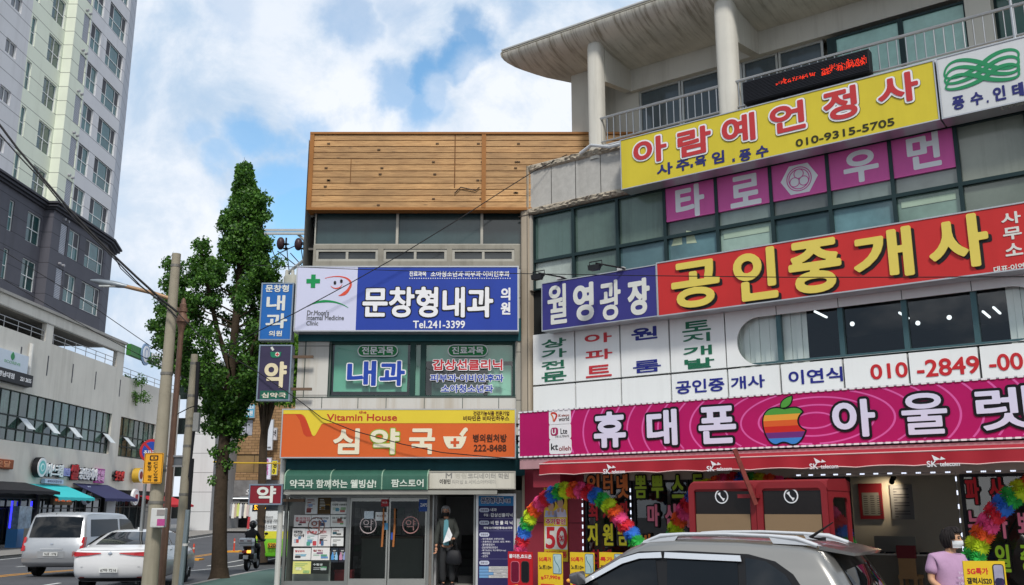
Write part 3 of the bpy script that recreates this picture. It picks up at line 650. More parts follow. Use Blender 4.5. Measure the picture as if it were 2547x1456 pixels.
def esign(label, u0, v0, u1, v1, face, items, o=.3, cat='sign', name='hanging_sign'):
    bx = FB.box(u0, v0, u1, v1, o); t = sign(FB, name, label, cat, bx, o - .25, o, face, fw=.06)
    for q in items:
        text(FB, q[0], FB.box(*q[1], o), o, q[2], t, w=q[3] if len(q) > 3 else .02, depth=.02, res=20)
    return t
esign('sky blue academy sign above the tan brick window', 572, 1005, 633, 1040, mat('#5da6c6', .5, var=.08), [('전문 MEDI', (590, 1008, 630, 1018), white), ('전문학원', (594, 1021, 628, 1034), white, .04)], name='academy_sign')
esign('tall blank white projecting sign on the brick corner', 651, 1043, 677, 1120, mat('#d5dbe4', .5), [('경남대점', (655, 1111, 673, 1116), black)], 1.2)
esign('white vertical banner sign with magenta lettering', 649, 1138, 673, 1193, mat('#dedcf0', .5), [('무\n인\n카\n페', (655, 1142, 667, 1182), mat('#b2268a', .5), .05)], 1.2)
esign('narrow yellow vertical sign beside the white banner', 676, 1145, 689, 1182, mat('#e0cf2c', .5), [('명\n0', (679, 1149, 687, 1178), black, .05)], 1.0)
esign('small white sign with black script near the tree trunk', 678, 1064, 688, 1095, mat('#cfcdd2', .5), [('수학', (680, 1068, 686, 1090), black)], 1.0)
t = thing('clothes_rail', 'rail of pale and colourful clothes outside the brick shop', 'clothes rail', FB(gnd[0] + 3, 1, .3))
cz = FB.px(600, 1258)[1]; rz_ = FB.px(600, 1310)[1]; s0 = FB.px(552, 1258, 1)[0]; s1_ = FB.px(627, 1258, 1)[0]
MB(FB).cyl((s0, 1, cz + .3), (s1_, 1, cz + .3), .03).cyl((s0, 1, .3), (s0, 1, cz + .3), .03).cyl((s1_, 1, .3), (s1_, 1, cz + .3), .03).build('rail', rl, t)
cols = ['#d8d8d4', '#b9c7a0', '#cfd0da', '#8d8f96', '#e3e2de', '#bfae9c', '#c9d37a', '#d9d9dc', '#77797f', '#e6dfd0', '#c2b1b0', '#9fb08a']
for i, c in enumerate(cols):
    x = s0 + .15 + (s1_ - s0 - .3) * i / 11; h = random.uniform(.95, 1.35)
    MB(FB).add([(x - .13, .86, cz - h), (x + .1, .95, cz - h), (x + .14, 1.0, cz + .05), (x + .02, 1.0, cz + .25), (x - .14, 1.0, cz + .05), (x - .1, 1.12, cz - h), (x + .13, 1.1, cz - h)], [(0, 1, 2, 3, 4), (5, 6, 2, 3, 4), (0, 1, 6, 5)]).build('garment', mat(c, .85, var=.1), t, recalc=False)
# red traffic posts on the centre line
bol = thing('traffic_post', 'red flexible post on the yellow centre line', 'traffic post', (-14.9, 46, gz(46)), 'red posts on the centre line')
MB().lathe((-14.9, 46, gz(46)), [(0, .1), (.02, .1), (.06, .045), (.72, .04), (.75, .02), (.75, 0)], 12).build('post', mat('#c2442d', .5, var=.08), bol, smooth=40)
MB().cyl((-14.9, 46, gz(46) + .5), (-14.9, 46, gz(46) + .58), .048).build('reflector', mat('#d6c6bd', .4), bol)
MB().box(-15.3, -14.5, 45.6, 46.4, gz(46), gz(46) + .07).build('base', yem, bol)
bol['label'] = 'nearer red flexible post on the yellow centre line, left of the tree trunk'
dup(bol, (-.55, 8.6, gz(54.6) - gz(46)), 'farther red flexible post between the tree trunk and the scooter')
# ================================================================== CENTRE: clinic building
cb = thing('clinic_building', 'narrow three storey clinic and pharmacy building topped with wood plank cladding', 'building', (-2.4, 24, 0))
C = FC.box
wm, wt, wp_ = nodes('timber planks'); ob = nn(wt, 'ShaderNodeTexCoord').outputs['Object']
mp = nn(wt, 'ShaderNodeMapping', {0: ob}); mp.inputs['Scale'].default_value = (1.2, 1, 14)
g = nn(wt, 'ShaderNodeTexNoise', {0: mp.outputs[0]}); g.inputs['Scale'].default_value = 2.2; g.inputs['Detail'].default_value = 8; g.inputs['Roughness'].default_value = .65; g.inputs['Distortion'].default_value = .5
g2 = nn(wt, 'ShaderNodeTexNoise', {0: ob}); g2.inputs['Scale'].default_value = .9; g2.inputs['Detail'].default_value = 4
r1 = nn(wt, 'ShaderNodeValToRGB', {0: g.outputs[0]}); e = r1.color_ramp.elements; e[0].position = .3; e[0].color = srgb('#9c7040'); e[1].position = .68; e[1].color = srgb('#d2a56c')
r2 = nn(wt, 'ShaderNodeMapRange', {0: g2.outputs[0]}, i_1=.3, i_2=.7, i_3=.66, i_4=1.12)
geo = nn(wt, 'ShaderNodeNewGeometry'); r3 = nn(wt, 'ShaderNodeMapRange', {0: geo.outputs['Random Per Island']}, i_3=.8, i_4=1.12)
ml = nn(wt, 'ShaderNodeMath', {0: r2.outputs[0], 1: r3.outputs[0]}, operation='MULTIPLY')
mk = nn(wt, 'ShaderNodeMapping', {0: ob}); mk.inputs['Scale'].default_value = (.9, 1, 3.1)
vo = nn(wt, 'ShaderNodeTexVoronoi', {0: mk.outputs[0]}); vo.inputs['Scale'].default_value = 2.0
kr = nn(wt, 'ShaderNodeMapRange', {0: vo.outputs['Distance']}, i_1=.04, i_2=.13, i_3=.5, i_4=1.)
ml2 = nn(wt, 'ShaderNodeMath', {0: ml.outputs[0], 1: kr.outputs[0]}, operation='MULTIPLY')
mx = nn(wt, 'ShaderNodeMix', {6: r1.outputs[0], 7: ml2.outputs[0]}, data_type='RGBA', blend_type='MULTIPLY'); mx.inputs[0].default_value = 1
wt.links.new(mx.outputs[2], wp_.inputs['Base Color']); wp_.inputs['Roughness'].default_value = .55
OW = .3
x0, zb, x1, ztp = C(772, 335, 1424, 518, OW); x1 = 4.2
mb = MB(FC); n = 12; xv = FC.px(1203, 400, OW)[0]
for i in range(n):
    za = zb + (ztp - zb) * i / n; zc = zb + (ztp - zb) * (i + 1) / n
    for a, b in ((x0 + .1, xv - .05), (xv + .05, x1)): mb.box(a, b, OW - .05 + random.uniform(-.006, .006), OW + random.uniform(-.004, .004), za + .009, zc - .008)
mb.build('wood_cladding', wm, cb)
MB(FC).box(x0 + .02, x1, .0, OW - .05, zb + .01, ztp - .01).build('cladding_backing', mat('#2a1a10', .9), cb)
tm = mat('#9a6631', .5, var=.15)
MB(FC).box(x0, x0 + .1, -.1, OW + .03, zb - .05, ztp + .02).box(xv - .05, xv + .05, OW - .04, OW + .03, zb, ztp).box(x0, x1, -.3, OW + .04, ztp + .0, ztp + .05).box(x0 + .1, x1, .05, OW + .02, zb - .05, zb + .012).build('wood_trim', tm, cb)
xs1 = FC.px(1131, 400, OW)[0]; xs2 = FC.px(873, 400, OW)[0]
MB(FC).box(xs1 - .012, xs1 + .012, OW, OW + .006, zb + .5, ztp).box(xs2 - .008, xs2 + .008, OW, OW + .006, zb + .6, ztp - .6).build('board_joint', mat('#70481f', .6, var=.4, vs=8), cb)
mb = MB(FC)
for i in range(26):
    xx = random.choice([-4.35, -3.1, -1.8, -.75, .1]) + random.uniform(-.06, .06); r_ = random.randrange(12); zz = zb + (ztp - zb) * (r_ + .5) / 12
    mb.box(xx - .035, xx + .035, OW, OW + .02, zz - .02, zz + .01)
mb.build('screw_cap', mat('#5b4632', .6), cb)
MB(FC).tube([(xs1, OW + .03, zb + .35), (xs1 + .15, OW + .04, zb + .5), (xs1 + .5, OW + .03, zb + .42), (xv - .1, OW + .03, zb + .5)], .012).build('cable', black, cb)
# upper glass band
bl, gb0, br_, gb1 = C(783, 522, 1297, 610); br_ = 1.2
frm = mat('#a7a49a', .45, .4, var=.12, vs=3, streak=.3); frd = mat('#8f8b80', .5, .3, var=.15, vs=3, streak=.4)
gdk = pane_glass('#33484a', .22, .3, .6, streak=.2); gdk2 = pane_glass('#26393b', .12, .5, .9)
for a, b_, gm in ((783, 988, gdk), (988, 1198, gdk), (1198, 1340, gdk2)):
    window(FC, FC.px(a, 560)[0], gb0, FC.px(b_, 560)[0], gb1 + .08, -.1, cb, frm, gm, fw=.03, fd=.1)
MB(FC).box(FC.px(1215, 560)[0], FC.px(1226, 560)[0], -.3, -.28, gb0, gb1).box(FC.px(1262, 560)[0], FC.px(1271, 560)[0], -.3, -.28, gb0, gb1).build('inner_strip', mat('#87966b', .7), cb)
# row of sliding windows in an aluminium band
z0 = FC.px(800, 657)[1]; z1 = FC.px(800, 612)[1]; bx0 = FC.px(779, 635)[0]
rows = [(785, 940, .5), (953, 1111, .5), (1124, 1279, .5)]
holes = [(FC.px(a, 640)[0], z0 + .06, FC.px(b, 640)[0], z1 - .08) for a, b, _ in rows]
wall_grid(FC, bx0, 1.2, z0 - .1, gb0, holes, .02, .12).build('window_band', frd, cb, recalc=False)
for h, gm in zip(holes, (glgrey, glgrey, gdk2)): window(FC, *h, -.08, cb, frm, pane_glass('#2f3436', .15, .5, 1.2), [.5], fw=.06, fd=.08)
# middle wall, corner
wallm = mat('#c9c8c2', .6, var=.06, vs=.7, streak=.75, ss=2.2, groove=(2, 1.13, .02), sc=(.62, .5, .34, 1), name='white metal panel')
wz0 = FC.px(760, 988)[1]; wz1 = FC.px(760, 848)[1]; wx0 = FC.px(735, 1000)[0]
W2 = C(819, 849, 1281, 990)
sz0 = FC.px(760, 1016)[1]; tz1 = FC.px(760, 826)[1]
wall_grid(FC, wx0, .25, sz0 - .6, z0 - .1, [(W2[0], W2[1], W2[2], W2[3])], 0, .25).build('wall', wallm, cb, recalc=False)
MB(FC).box(wx0, .4, -12, -6, 0, gb0).box(wx0 + .05, .2, -6, -.55, sz0 - .7, sz0 - .5).box(wx0, 4, -12, -.6, gb1, ztp).box(wx0 + .06, 4, -12, -.25, gb0 - .05, gb0).build('core', mat('#6b6a66', .9), cb)
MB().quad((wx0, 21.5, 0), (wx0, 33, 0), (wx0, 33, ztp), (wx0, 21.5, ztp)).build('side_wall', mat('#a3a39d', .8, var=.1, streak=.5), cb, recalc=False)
mb = MB(FC)
for u in (757, 820): s_ = FC.px(u, 930)[0]; mb.box(s_ - .012, s_ + .012, 0, .006, wz0, wz1)
for u in (800, 890, 960, 1055, 1150, 1240): s_ = FC.px(u, 1000)[0]; mb.box(s_ - .008, s_ + .008, 0, .006, sz0, wz0)
mb.box(wx0, .2, 0, .012, wz0 - .01, wz0 + .01); mb.build('panel_seam', mat('#5f6762', .8), cb)
teal = mat('#20585f', .6, var=.15, vs=1.2, streak=.3); 
mb = MB(FC); mb.box(FC.px(744, 840)[0], .28, 0, .1, wz1 - .02, tz1 + .3); 
fz0, fz1 = FC.px(760, 1172)[1], FC.px(760, 1140)[1]
mb.box(FC.px(712, 1150)[0], .3, -.3, .15, fz0 - .1, fz1 + .3); mb.build('teal_fascia', teal, cb)
MB(FC).box(FC.px(1283, 900)[0], FC.px(1300, 900)[0], -.1, .07, wz0 - .6, wz1).build('edge_panel', mat('#a8a69c', .7, var=.1, streak=.4, groove=(2, 1.1, .02)), cb)
# clinic window: frames, blinds behind
gfr = mat('#27423e', .5, .3, var=.1); xd0 = FC.px(1015, 900)[0]; xd1 = FC.px(1055, 900)[0]
clg = see_glass((.86, .93, .9), .05)
for a, b_ in ((W2[0], xd0 + .1), (xd0 + .1, xd1 - .03), (xd1 - .03, W2[2])): window(FC, a, W2[1], b_, W2[3], -.12, cb, gfr, clg, fw=.06, fd=.1)
blind = mat('#76bfa5', .8, var=.08, vs=.6); blind2 = mat('#86b3a2', .8, var=.1)
MB(FC).box(W2[0] + .1, xd0 - .03, -.17, -.16, W2[1] + .16, W2[3] - .02).build('blind', blind, cb)
MB(FC).box(xd0 + .05, xd1 - .06, -.2, -.19, W2[1], W2[3]).build('blind', mat('#86c0ab', .8), cb)
MB(FC).box(xd1, W2[2], -.19, -.18, FC.px(1100, 896)[1], W2[3]).build('blind', mat('#7cc4aa', .8, var=.1), cb)
MB(FC).box(W2[0], W2[2], -1.6, -1.5, W2[1], W2[3]).box(W2[0], W2[2], -1.5, -.3, W2[1] - .05, W2[1]).build('room', mat('#2c4a44', .9), cb)
q = C(1212, 905, 1272, 982); MB(FC).box(q[0], q[2], -.3, -.24, q[1], q[3]).build('cabinet', mat('#9fdcc6', .6), cb, bevel=.03)
q = C(1070, 945, 1200, 985); MB(FC).box(q[0], q[2], -.5, -.4, q[1], q[3]).build('desk', mat('#3d7266', .7), cb)
grn = mat('#17783f', .45); blu = mat('#2345a5', .45, var=.03); red = mat('#c3343c', .45, var=.03)
def film(name, label, items, pill=None):
    s_, z_ = FC.px(items[0][1][0], items[0][1][3]); t = thing(name, label, 'window lettering', FC(s_, 0, z_))
    if pill:
        q = C(*pill, .0); r_ = (q[3] - q[1]) / 2 - .001
        solid(FC, [rrect(*q, r_)], -.02, .005, white, t, 'pill'); d = .022; solid(FC, [rrect(q[0] + d, q[1] + d, q[2] - d, q[3] - d, r_ - d)], -.015, .003, grn, t, 'pill')
    for tx, b, m, w, ow in items: text(FC, tx, C(*b, 0), -.012, m, t, w=w, depth=.004, out=[(ow, white)] if ow else None)
film('window_lettering', 'white lettering in a green pill above the big blue window characters', [('전문과목', (900, 862, 978, 882), white, .012, 0)], (889, 858, 989, 887))
film('window_lettering', 'two large blue white-edged characters on the left clinic pane', [('내', (864, 898, 934, 960), blu, .04, .025), ('과', (945, 898, 1006, 960), blu, .04, .025)])
film('window_lettering', 'white lettering in a green pill above the red window lettering', [('진료과목', (1124, 862, 1202, 881), white, .012, 0)], (1113, 857, 1213, 887))
film('window_lettering', 'red and blue white-edged lines of lettering on the right clinic pane', [('갑상선클리닉', (1076, 894, 1249, 921), red, .02, .018), ('피부과·이비인후과', (1070, 931, 1252, 950), blu, .011, .013), ('소아청소년과', (1097, 957, 1226, 977), blu, .011, .013)])
# blue clinic sign
bs = .5; bx = C(738, 662, 1290, 825, bs)
t = sign(FC, 'clinic_sign', 'wide blue and white clinic sign with a smiling face emblem and phone number', 'sign', bx, .12, bs, mat('#24409e', .5, var=.05, streak=.12, ss=1.5), fw=.03)
q = C(741, 664, 884, 824, bs); MB(FC).box(q[0], q[2], bs, bs + .006, bx[1] + .03, bx[3] - .03).build('white_panel', mat('#c9cce4', .45, var=.02), t)
def cx(u, v, o=bs): return FC.px(u, v, o)
def T(tx, b, m, w=.01, out=None, o=bs + .006, **k): return text(FC, tx, C(*b, o), o, m, t, w=w, depth=.006, out=out, **k)
T('문창형내과', (903, 714, 1226, 790), white, .035, [(.024, black)])
T('의', (1245, 716, 1269, 748), white, .012); T('원', (1245, 752, 1269, 783), white, .012)
T('Tel.241-3399', (1027, 798, 1156, 817), white, .014); T('진료과목', (1018, 675, 1060, 688), white, .006); T('소아청소년과·피부과·이비인후과', (1071, 675, 1267, 689), white, .008)
mb = MB(FC); s_a, z_a = cx(1019, 693); s_b, _ = cx(1268, 693)
for i in range(44): s_ = s_a + (s_b - s_a) * i / 43; mb.box(s_ - .011, s_ + .011, bs, bs + .01, z_a - .011, z_a + .011)
mb.build('dotted_rule', white, t)
g3c = mat('#0f8a4c', .45); s_, z_ = cx(779, 700); MB(FC).box(s_ - .05, s_ + .05, bs, bs + .016, z_ - .155, z_ + .155).build('green_cross', g3c, t); MB(FC).box(s_ - .155, s_ + .155, bs, bs + .015, z_ - .05, z_ + .05).build('green_cross', g3c, t)
def B(*uv): return bez(*[cx(*p) for p in uv])
solid(FC, [band(B((808, 693), (850, 680), (885, 695), (868, 718)) + B((868, 718), (862, 730), (850, 735), (842, 736))[1:], list(np.interp(range(39), [0, 16, 28, 38], [.01, .05, .08, .01])))], bs + .006, .006, mat('#d2503a', .45), t, 'face_line')
solid(FC, [band(B((823, 712), (830, 721), (846, 720), (851, 708)), list(np.interp(range(20), [0, 10, 19], [.008, .03, .008])))], bs + .006, .008, mat('#d2503a', .45), t, 'face_line')
for u, v in ((833, 704), (849, 700)): solid(FC, [circ(cx(u, v), .03, .045)], bs + .006, .009, black, t, 'eye_mark')
solid(FC, [band(B((765, 763), (790, 745), (835, 745), (866, 766)), list(np.interp(range(20), [0, 8, 19], [.01, .06, .01])))], bs + .006, .006, g3c, t, 'green_arc')
gt = mat('#55585c', .5)
T("Dr.Moon's", (764, 772, 818, 785), gt, .003); T('Internal Medicine', (763, 785, 855, 797), gt, .003); T('Clinic', (762, 799, 791, 810), gt, .003)
# orange pharmacy sign
po = .62; bx = C(702, 1017, 1283, 1140, po)
t = sign(FC, 'pharmacy_sign', 'wide orange and yellow pharmacy sign with cream characters and a mortar emblem', 'sign', bx, .16, po, mat('#d0602a', .45, var=.04, streak=.12, sc=(.9, .8, .5, 1)), fw=.025)
PO = lambda u, v: FC.px(u, v, po)
yl = mat('#dcc43a', .45, var=.04)
top = bx[3] - .025; sL, sR = bx[0] + .025, bx[2] - .025
P_ = [PO(705, 1030), PO(745, 1030)] + bez(PO(745, 1030), PO(757, 1030), PO(760, 1040), PO(764, 1050), 8)[1:] + [PO(776, 1082)] + bez(PO(776, 1082), PO(779, 1086), PO(783, 1086), PO(787, 1078), 8)[1:] + bez(PO(796, 1062), PO(800, 1053), PO(803, 1053), PO(812, 1053), 8) + [PO(1281, 1053)]
P_[0] = (sL, P_[0][1]); P_[-1] = (sR, P_[-1][1])
sh = [PO(735, 1031), PO(748, 1031), PO(757, 1040), PO(764, 1050), PO(778, 1084), PO(772, 1086), PO(762, 1086), PO(755, 1080), PO(745, 1045)]
solid(FC, [sh], po, .003, mat('#c04022', .45), t, 'swoosh'); solid(FC, [P_ + [(sR, top), (sL, top)]], po, .006, yl, t, 'yellow_band')
def T(tx, b, m, w=.01, out=None, o=po + .006, **k): return text(FC, tx, C(*b, o), o, m, t, w=w, depth=.006, out=out, **k)
cream = mat('#e3dcc2', .45, var=.03); brn = mat('#4a2413', .5); 
T('심', (830, 1066, 893, 1130), cream, .035, [(.0, black)]); T('약', (922, 1066, 992, 1130), cream, .035, [(.022, mat('#8aa12e', .45))]); T('국', (1018, 1066, 1081, 1130), cream, .035)
T('Vitamin House', (813, 1030, 987, 1047), mat('#b5382a', .45), .018); T('the', (893, 1022, 911, 1029), mat('#b5382a', .45), .006)
T('건강기능식품 전문기업', (1177, 1023, 1266, 1034), brn, .004); T('비타민은 비타민하우스', (1152, 1035, 1266, 1047), brn, .005)
T('병의원처방', (1176, 1080, 1260, 1100), brn, .008); T('222-8488', (1178, 1106, 1259, 1123), brn, .008)
bw = [PO(1102, 1086)] + [PO(1160, 1086)] + bez(PO(1160, 1086), PO(1156, 1104), PO(1150, 1112), PO(1145, 1116), 8)[1:] + [PO(1116, 1116)] + bez(PO(1116, 1116), PO(1111, 1112), PO(1105, 1104), PO(1102, 1086), 8)[1:-1]
solid(FC, [bw], po + .004, .008, cream, t, 'mortar'); solid(FC, [band([PO(1146, 1084), PO(1157, 1069)], .09) + []], po + .004, .007, cream, t, 'pestle'); solid(FC, [circ(PO(1158, 1069), .045)], po + .004, .0075, cream, t, 'pestle')
s_, z_ = PO(1131, 1101); orr = mat('#c8552a', .45); MB(FC).box(s_ - .03, s_ + .03, po + .012, po + .016, z_ - .095, z_ + .095).build('cross', orr, t); MB(FC).box(s_ - .095, s_ + .095, po + .012, po + .015, z_ - .03, z_ + .03).build('cross', orr, t)
# green barrel awning
aw0 = FC.px(707, 1218, .75); aw1 = FC.px(1063, 1170, .3); t = thing('pharmacy_awning', 'dark green curved awning with white lettering over the pharmacy front', 'awning', FC(-3.4, .4, aw0[1]))
za, zt2 = aw0[1], aw1[1] + .02
prof = [(.1, za), (.1, zt2)] + [(.1 + .65 * math.sin(a), za + .28 + (zt2 - za - .28) * math.cos(a)) for a in np.linspace(.2, math.pi / 2, 8)] + [(.76, za)]
ga = mat('#2f5a4c', .7, var=.12, vs=2, streak=.25); ga2 = mat('#3e6d5e', .7, var=.12, vs=2)
MB(FC).ext(prof, aw0[0], FC.px(1063, 1200, .75)[0]).build('canvas', ga, t, smooth=30)
mb = MB(FC); sx = FC.px(1063, 1200, .75)[0]
for f in (0.0, .32, .68, 1.0): x = aw0[0] + (sx - aw0[0]) * f; mb.tube([(x, b, c) for b, c in prof[2:]] , .014, 6)
mb.build('rib', mat('#8fae98', .6), t)
for tx, b in (('약국과 함께하는 웰빙샵!', (721, 1193, 935, 1214)), ('팜스토어', (973, 1192, 1053, 1212))): text(FC, tx, C(*b, .765), .765, mat('#c6cfc4', .5, var=.1), t, w=.014, depth=.004)
MB(FC).box(aw0[0] - .02, FC.px(1236, 1222, .7)[0], .1, .72, za - .1, za - .015).build('steel_beam', mat('#9c9a92', .45, .5, var=.15), t)
bx = C(1066, 1172, 1282, 1217, .62); t = sign(FC, 'academy_sign', 'faded off white academy sign with pale grey lettering beside the green awning', 'sign', bx, .12, .62, mat('#c9c6ba', .6, var=.05, streak=.35, ss=3), edge='#b4b0a4')
fd_ = mat('#a9a79e', .6)
def T(tx, b, m, w=.004, **k): return text(FC, tx, C(*b, .62), .62, m, t, w=w, depth=.004, **k)
T('M', (1108, 1177, 1124, 1190), mat('#83827e', .6), .012); T('병원', (1132, 1176, 1160, 1190), mat('#b9b6aa', .6)); T('코디네이터 학원', (1163, 1177, 1265, 1191), mat('#989690', .6), .007); T('이정민', (1093, 1192, 1120, 1204), mat('#3c3b3a', .6), .01); T('리더십 & 서비스아카데미', (1124, 1193, 1232, 1204), mat('#aaa8a0', .6), .004)
# ---------------- pharmacy front
gs = .37   # shop floor
stl = mat('#8f918f', .35, .6, var=.12); zsh = za - .1
X = lambda u, o=0.: FC.px(u, 1268, o)[0]; Z = lambda v, o=0.: FC.px(1000, v, o)[1]
sgl = see_glass((.85, .9, .88), .0)
MB(FC).box(X(712), X(1300), -.4, 1.0, 0, gs - .13).box(X(712), X(1290), -6, .0, 0, gs).build('plinth', mat('#8d8c88', .9, var=.15, dirt=.4), cb)
MB(FC).box(X(716), X(1080), -5.6, -5.5, gs, zsh).box(X(716), X(718), -5.5, -.1, gs, zsh).box(X(1072), X(1078), -5.5, -.25, gs, zsh).box(X(716), X(1290), -5.5, -.1, zsh + .02, zsh + .1).build('shop_room', mat('#6f716f', .8, var=.1), cb)
mb = MB(FC)
def mull(a, b): mb.box(X(a), X(b), -.06, .06, gs, zsh)
mull(709, 716); mull(863, 871); mull(1063, 1069); mb.box(X(716), X(863), -.05, .05, gs, gs + .12).box(X(871), X(1063), -.05, .05, zsh - .05, zsh).box(X(716), X(863), -.05, .05, zsh - .06, zsh)
mb.build('shopfront_frame', stl, cb)
wz_b = gs + .12
MB(FC).quad((X(716), 0, wz_b), (X(863), 0, wz_b), (X(863), 0, zsh - .06), (X(716), 0, zsh - .06)).build('shop_window', sgl, cb, recalc=False)
for i, (a, b) in enumerate(((871, 966), (968, 1062))):
    d = MB(FC); w_ = .035
    d.box(X(a), X(a) + w_, -.03, .03, gs + .02, zsh - .06).box(X(b) - w_, X(b), -.03, .03, gs + .02, zsh - .06).box(X(a) + w_, X(b) - w_, -.03, .03, gs + .02, gs + .17).box(X(a) + w_, X(b) - w_, -.03, .03, zsh - .14, zsh - .06)
    d = d.build('door', mat('#a9aaa6', .35, .7, var=.1), cb)
    MB(FC).quad((X(a) + w_, 0, gs + .17), (X(b) - w_, 0, gs + .17), (X(b) - w_, 0, zsh - .14), (X(a) + w_, 0, zsh - .14)).build('door_pane', see_glass((.78, .84, .83), -.01), d, recalc=False)
    hx = X(954 if i == 0 else 982, .08)
    MB(FC).cyl((hx - .015, .1, Z(1360)), (hx + .005, .1, Z(1305)), .024, n=8).cyl((hx + .005, .1, Z(1305)), (hx, .1, Z(1255 + 10)), .02, n=8).build('handle', mat('#a86a3c', .5, var=.2, vs=8), d, smooth=40)
    MB(FC).cyl((hx, .02, Z(1345)), (hx, .1, Z(1345)), .012, n=6).cyl((hx, .02, Z(1280)), (hx, .1, Z(1280)), .012, n=6).build('handle_mount', stl, d)
    c_ = (X(917 if i == 0 else 1022), Z(1306)); pk = mat('#d6c3c1', .5) if i == 0 else mat('#c7938f', .5)
    solid(FC, [circ(c_, .185), circ(c_, .165)], .012, .004, pk, d, 'ring_mark'); text(FC, '약', (c_[0] - .11, c_[1] - .11, c_[0] + .11, c_[1] + .12), .012, pk, d, w=.0, depth=.004)
MB(FC).box(X(1064), X(1080), -.3, .02, gs, zsh).build('door_pillar', mat('#77706a', .6, var=.3, vs=4), cb)
# shop interior: shelves with boxes, counter
t = thing('shop_shelf', 'grey display shelf with small boxes inside the pharmacy', 'shelf', FC(X(900), -4, gs))
MB(FC).box(X(880, -4), X(1060, -4), -4.6, -4.2, gs, gs + 2.3).build('carcass', mat('#9b9d9a', .6), t)
mb = MB(FC); mb2 = MB(FC)
for r_ in range(5):
    x = X(882, -4)
    while x < X(1056, -4) - .2:
        w_ = random.uniform(.08, .22); (mb if random.random() < .5 else mb2).box(x, x + w_ * .85, -4.2, -4.05, gs + .15 + r_ * .42, gs + .15 + r_ * .42 + random.uniform(.12, .3)); x += w_
mb.build('box_row', mat('#c9ccca', .6, var=.5, vs=6), t); mb2.build('box_row', mat('#5f8a6a', .6, var=.6, vs=5), t)
t = thing('shop_counter', 'low pale counter behind the pharmacy doors', 'counter', FC(X(950), -2.6, gs)); MB(FC).box(X(905, -2.6), X(1055, -2.6), -3.0, -2.4, gs, gs + .95).build('body', mat('#8d9088', .6), t); MB(FC).box(X(903, -2.6), X(1057, -2.6), -3.05, -2.35, gs + .95, gs + 1.0).build('top', mat('#6b5641', .5), t)
t = thing('window_board', 'pale sheet leaning low behind the pharmacy window', 'board', FC(X(760), -.3, gs)); MB(FC).box(X(728), X(822), -.3, -.28, gs, gs + .75).build('sheet', mat('#a8aca8', .7), t)
t = thing('storage_box', 'dark red box on the pharmacy floor behind the window', 'box', FC(X(850), -.8, gs)); MB(FC).box(X(838, -.6), X(880, -.6), -1, -.6, gs, gs + .28).build('body', mat('#7d2d31', .6), t, bevel=.01); MB(FC).box(X(837, -.6), X(881, -.6), -1.01, -.59, gs + .28, gs + .31).build('lid', mat('#8d3a3d', .6), t)
# posters on the pharmacy window: (u0,v0,u1,v1, paper, heading, heading colour, accents, label)
def zz(x, y): return 880 / 1.2969 + x / 3.106 / 1.2969, 1450 / 1.2969 + y / 3.106 / 1.2969
pst = [((325, 475, 447, 650), '#d2d4d6', '', '#884444', ['#7a3b36', '#8fa3c8', '#8a4a4a'], 'white and red photo poster at the top left of the pharmacy window'),
 ((450, 475, 578, 650), '#4d3a1c', '', '#c9a54a', ['#8c6a22', '#2b2418', '#6b5022'], 'dark golden poster at the top of the pharmacy window'),
 ((580, 520, 757, 650), '#dfe0de', '다양한 수분충전', '#2f3f38', ['#b06a64', '#5f94a8', '#8fae8a'], 'white notice with black heading at the top right of the pharmacy window'),
 ((210, 655, 384, 780), '#e0dcda', '효과적인\n혈당관리', '#b34a55', ['#8f4a52', '#55555a'], 'white notice with a two line red heading at the left of the ring mark'),
 ((386, 655, 574, 785), '#e2e2e2', '뼈 관절건강', '#3b3b44', ['#6a8fc0', '#3a4a6a'], 'white notice behind the ring mark on the pharmacy window'),
 ((576, 652, 750, 780), '#dee0dc', '감기 몸살', '#35423a', ['#6a9a60', '#b98077', '#7a4a44'], 'white notice with a green box below the black heading notice'),
 ((195, 788, 322, 975), '#e0dedd', '하루한캡슐\n먹는인공눈물', '#2b2b30', ['#b34a44', '#5a88b0'], 'tall white notice with two black heading lines at the far left'),
 ((325, 792, 450, 975), '#dcdde0', '면역력UP', '#c03039', ['#b8434a', '#6a92b8', '#4f9a8a'], 'tall white notice with a red banner heading'),
 ((455, 788, 578, 975), '#dedada', '혈당관리', '#b02a34', ['#a03a40', '#44668f', '#3a3a40'], 'tall red framed notice with a blue meter'),
 ((584, 784, 708, 875), '#dddddb', '상담약', '#7d4a48', ['#2f5560', '#5a5a55'], 'small white notice beside the blue meter notice'),
 ((580, 880, 708, 972), '#dddedd', '', '#555', ['#6a7f90', '#7a7a78'], 'small white notice with grey text at the right edge of the sheets'),
 ((205, 985, 380, 1110), '#e1dfdd', '혈당관리', '#b0373f', ['#4a4a4c', '#7faabf'], 'wide white notice with a red heading low on the left'),
 ((385, 980, 568, 1112), '#e1dfde', '활력!', '#8f4c50', ['#8f6a86', '#5f86b4', '#5f9a80'], 'wide white notice with purple and blue pictures'),
 ((580, 985, 655, 1135), '#27303a', '', '#7fb0d8', ['#4f94d0', '#8fc0e0'], 'dark card with two pale blue bottles'),
 ((660, 985, 740, 1135), '#2c2a34', '', '#c09ab0', ['#c08aa8', '#8f9fd0'], 'dark card with pink and lilac bottles'),
 ((198, 1118, 380, 1250), '#d6d57f', '', '#8a8a40', ['#e3e0c4', '#d8d8b8', '#8fae70'], 'pale yellow sheet at the bottom left of the pharmacy window'),
 ((385, 1118, 560, 1250), '#1f2422', '수험생', '#c8cfcc', ['#c2c6c4', '#57906a', '#a9b0b0'], 'black sheet with white panels at the bottom of the pharmacy window')]
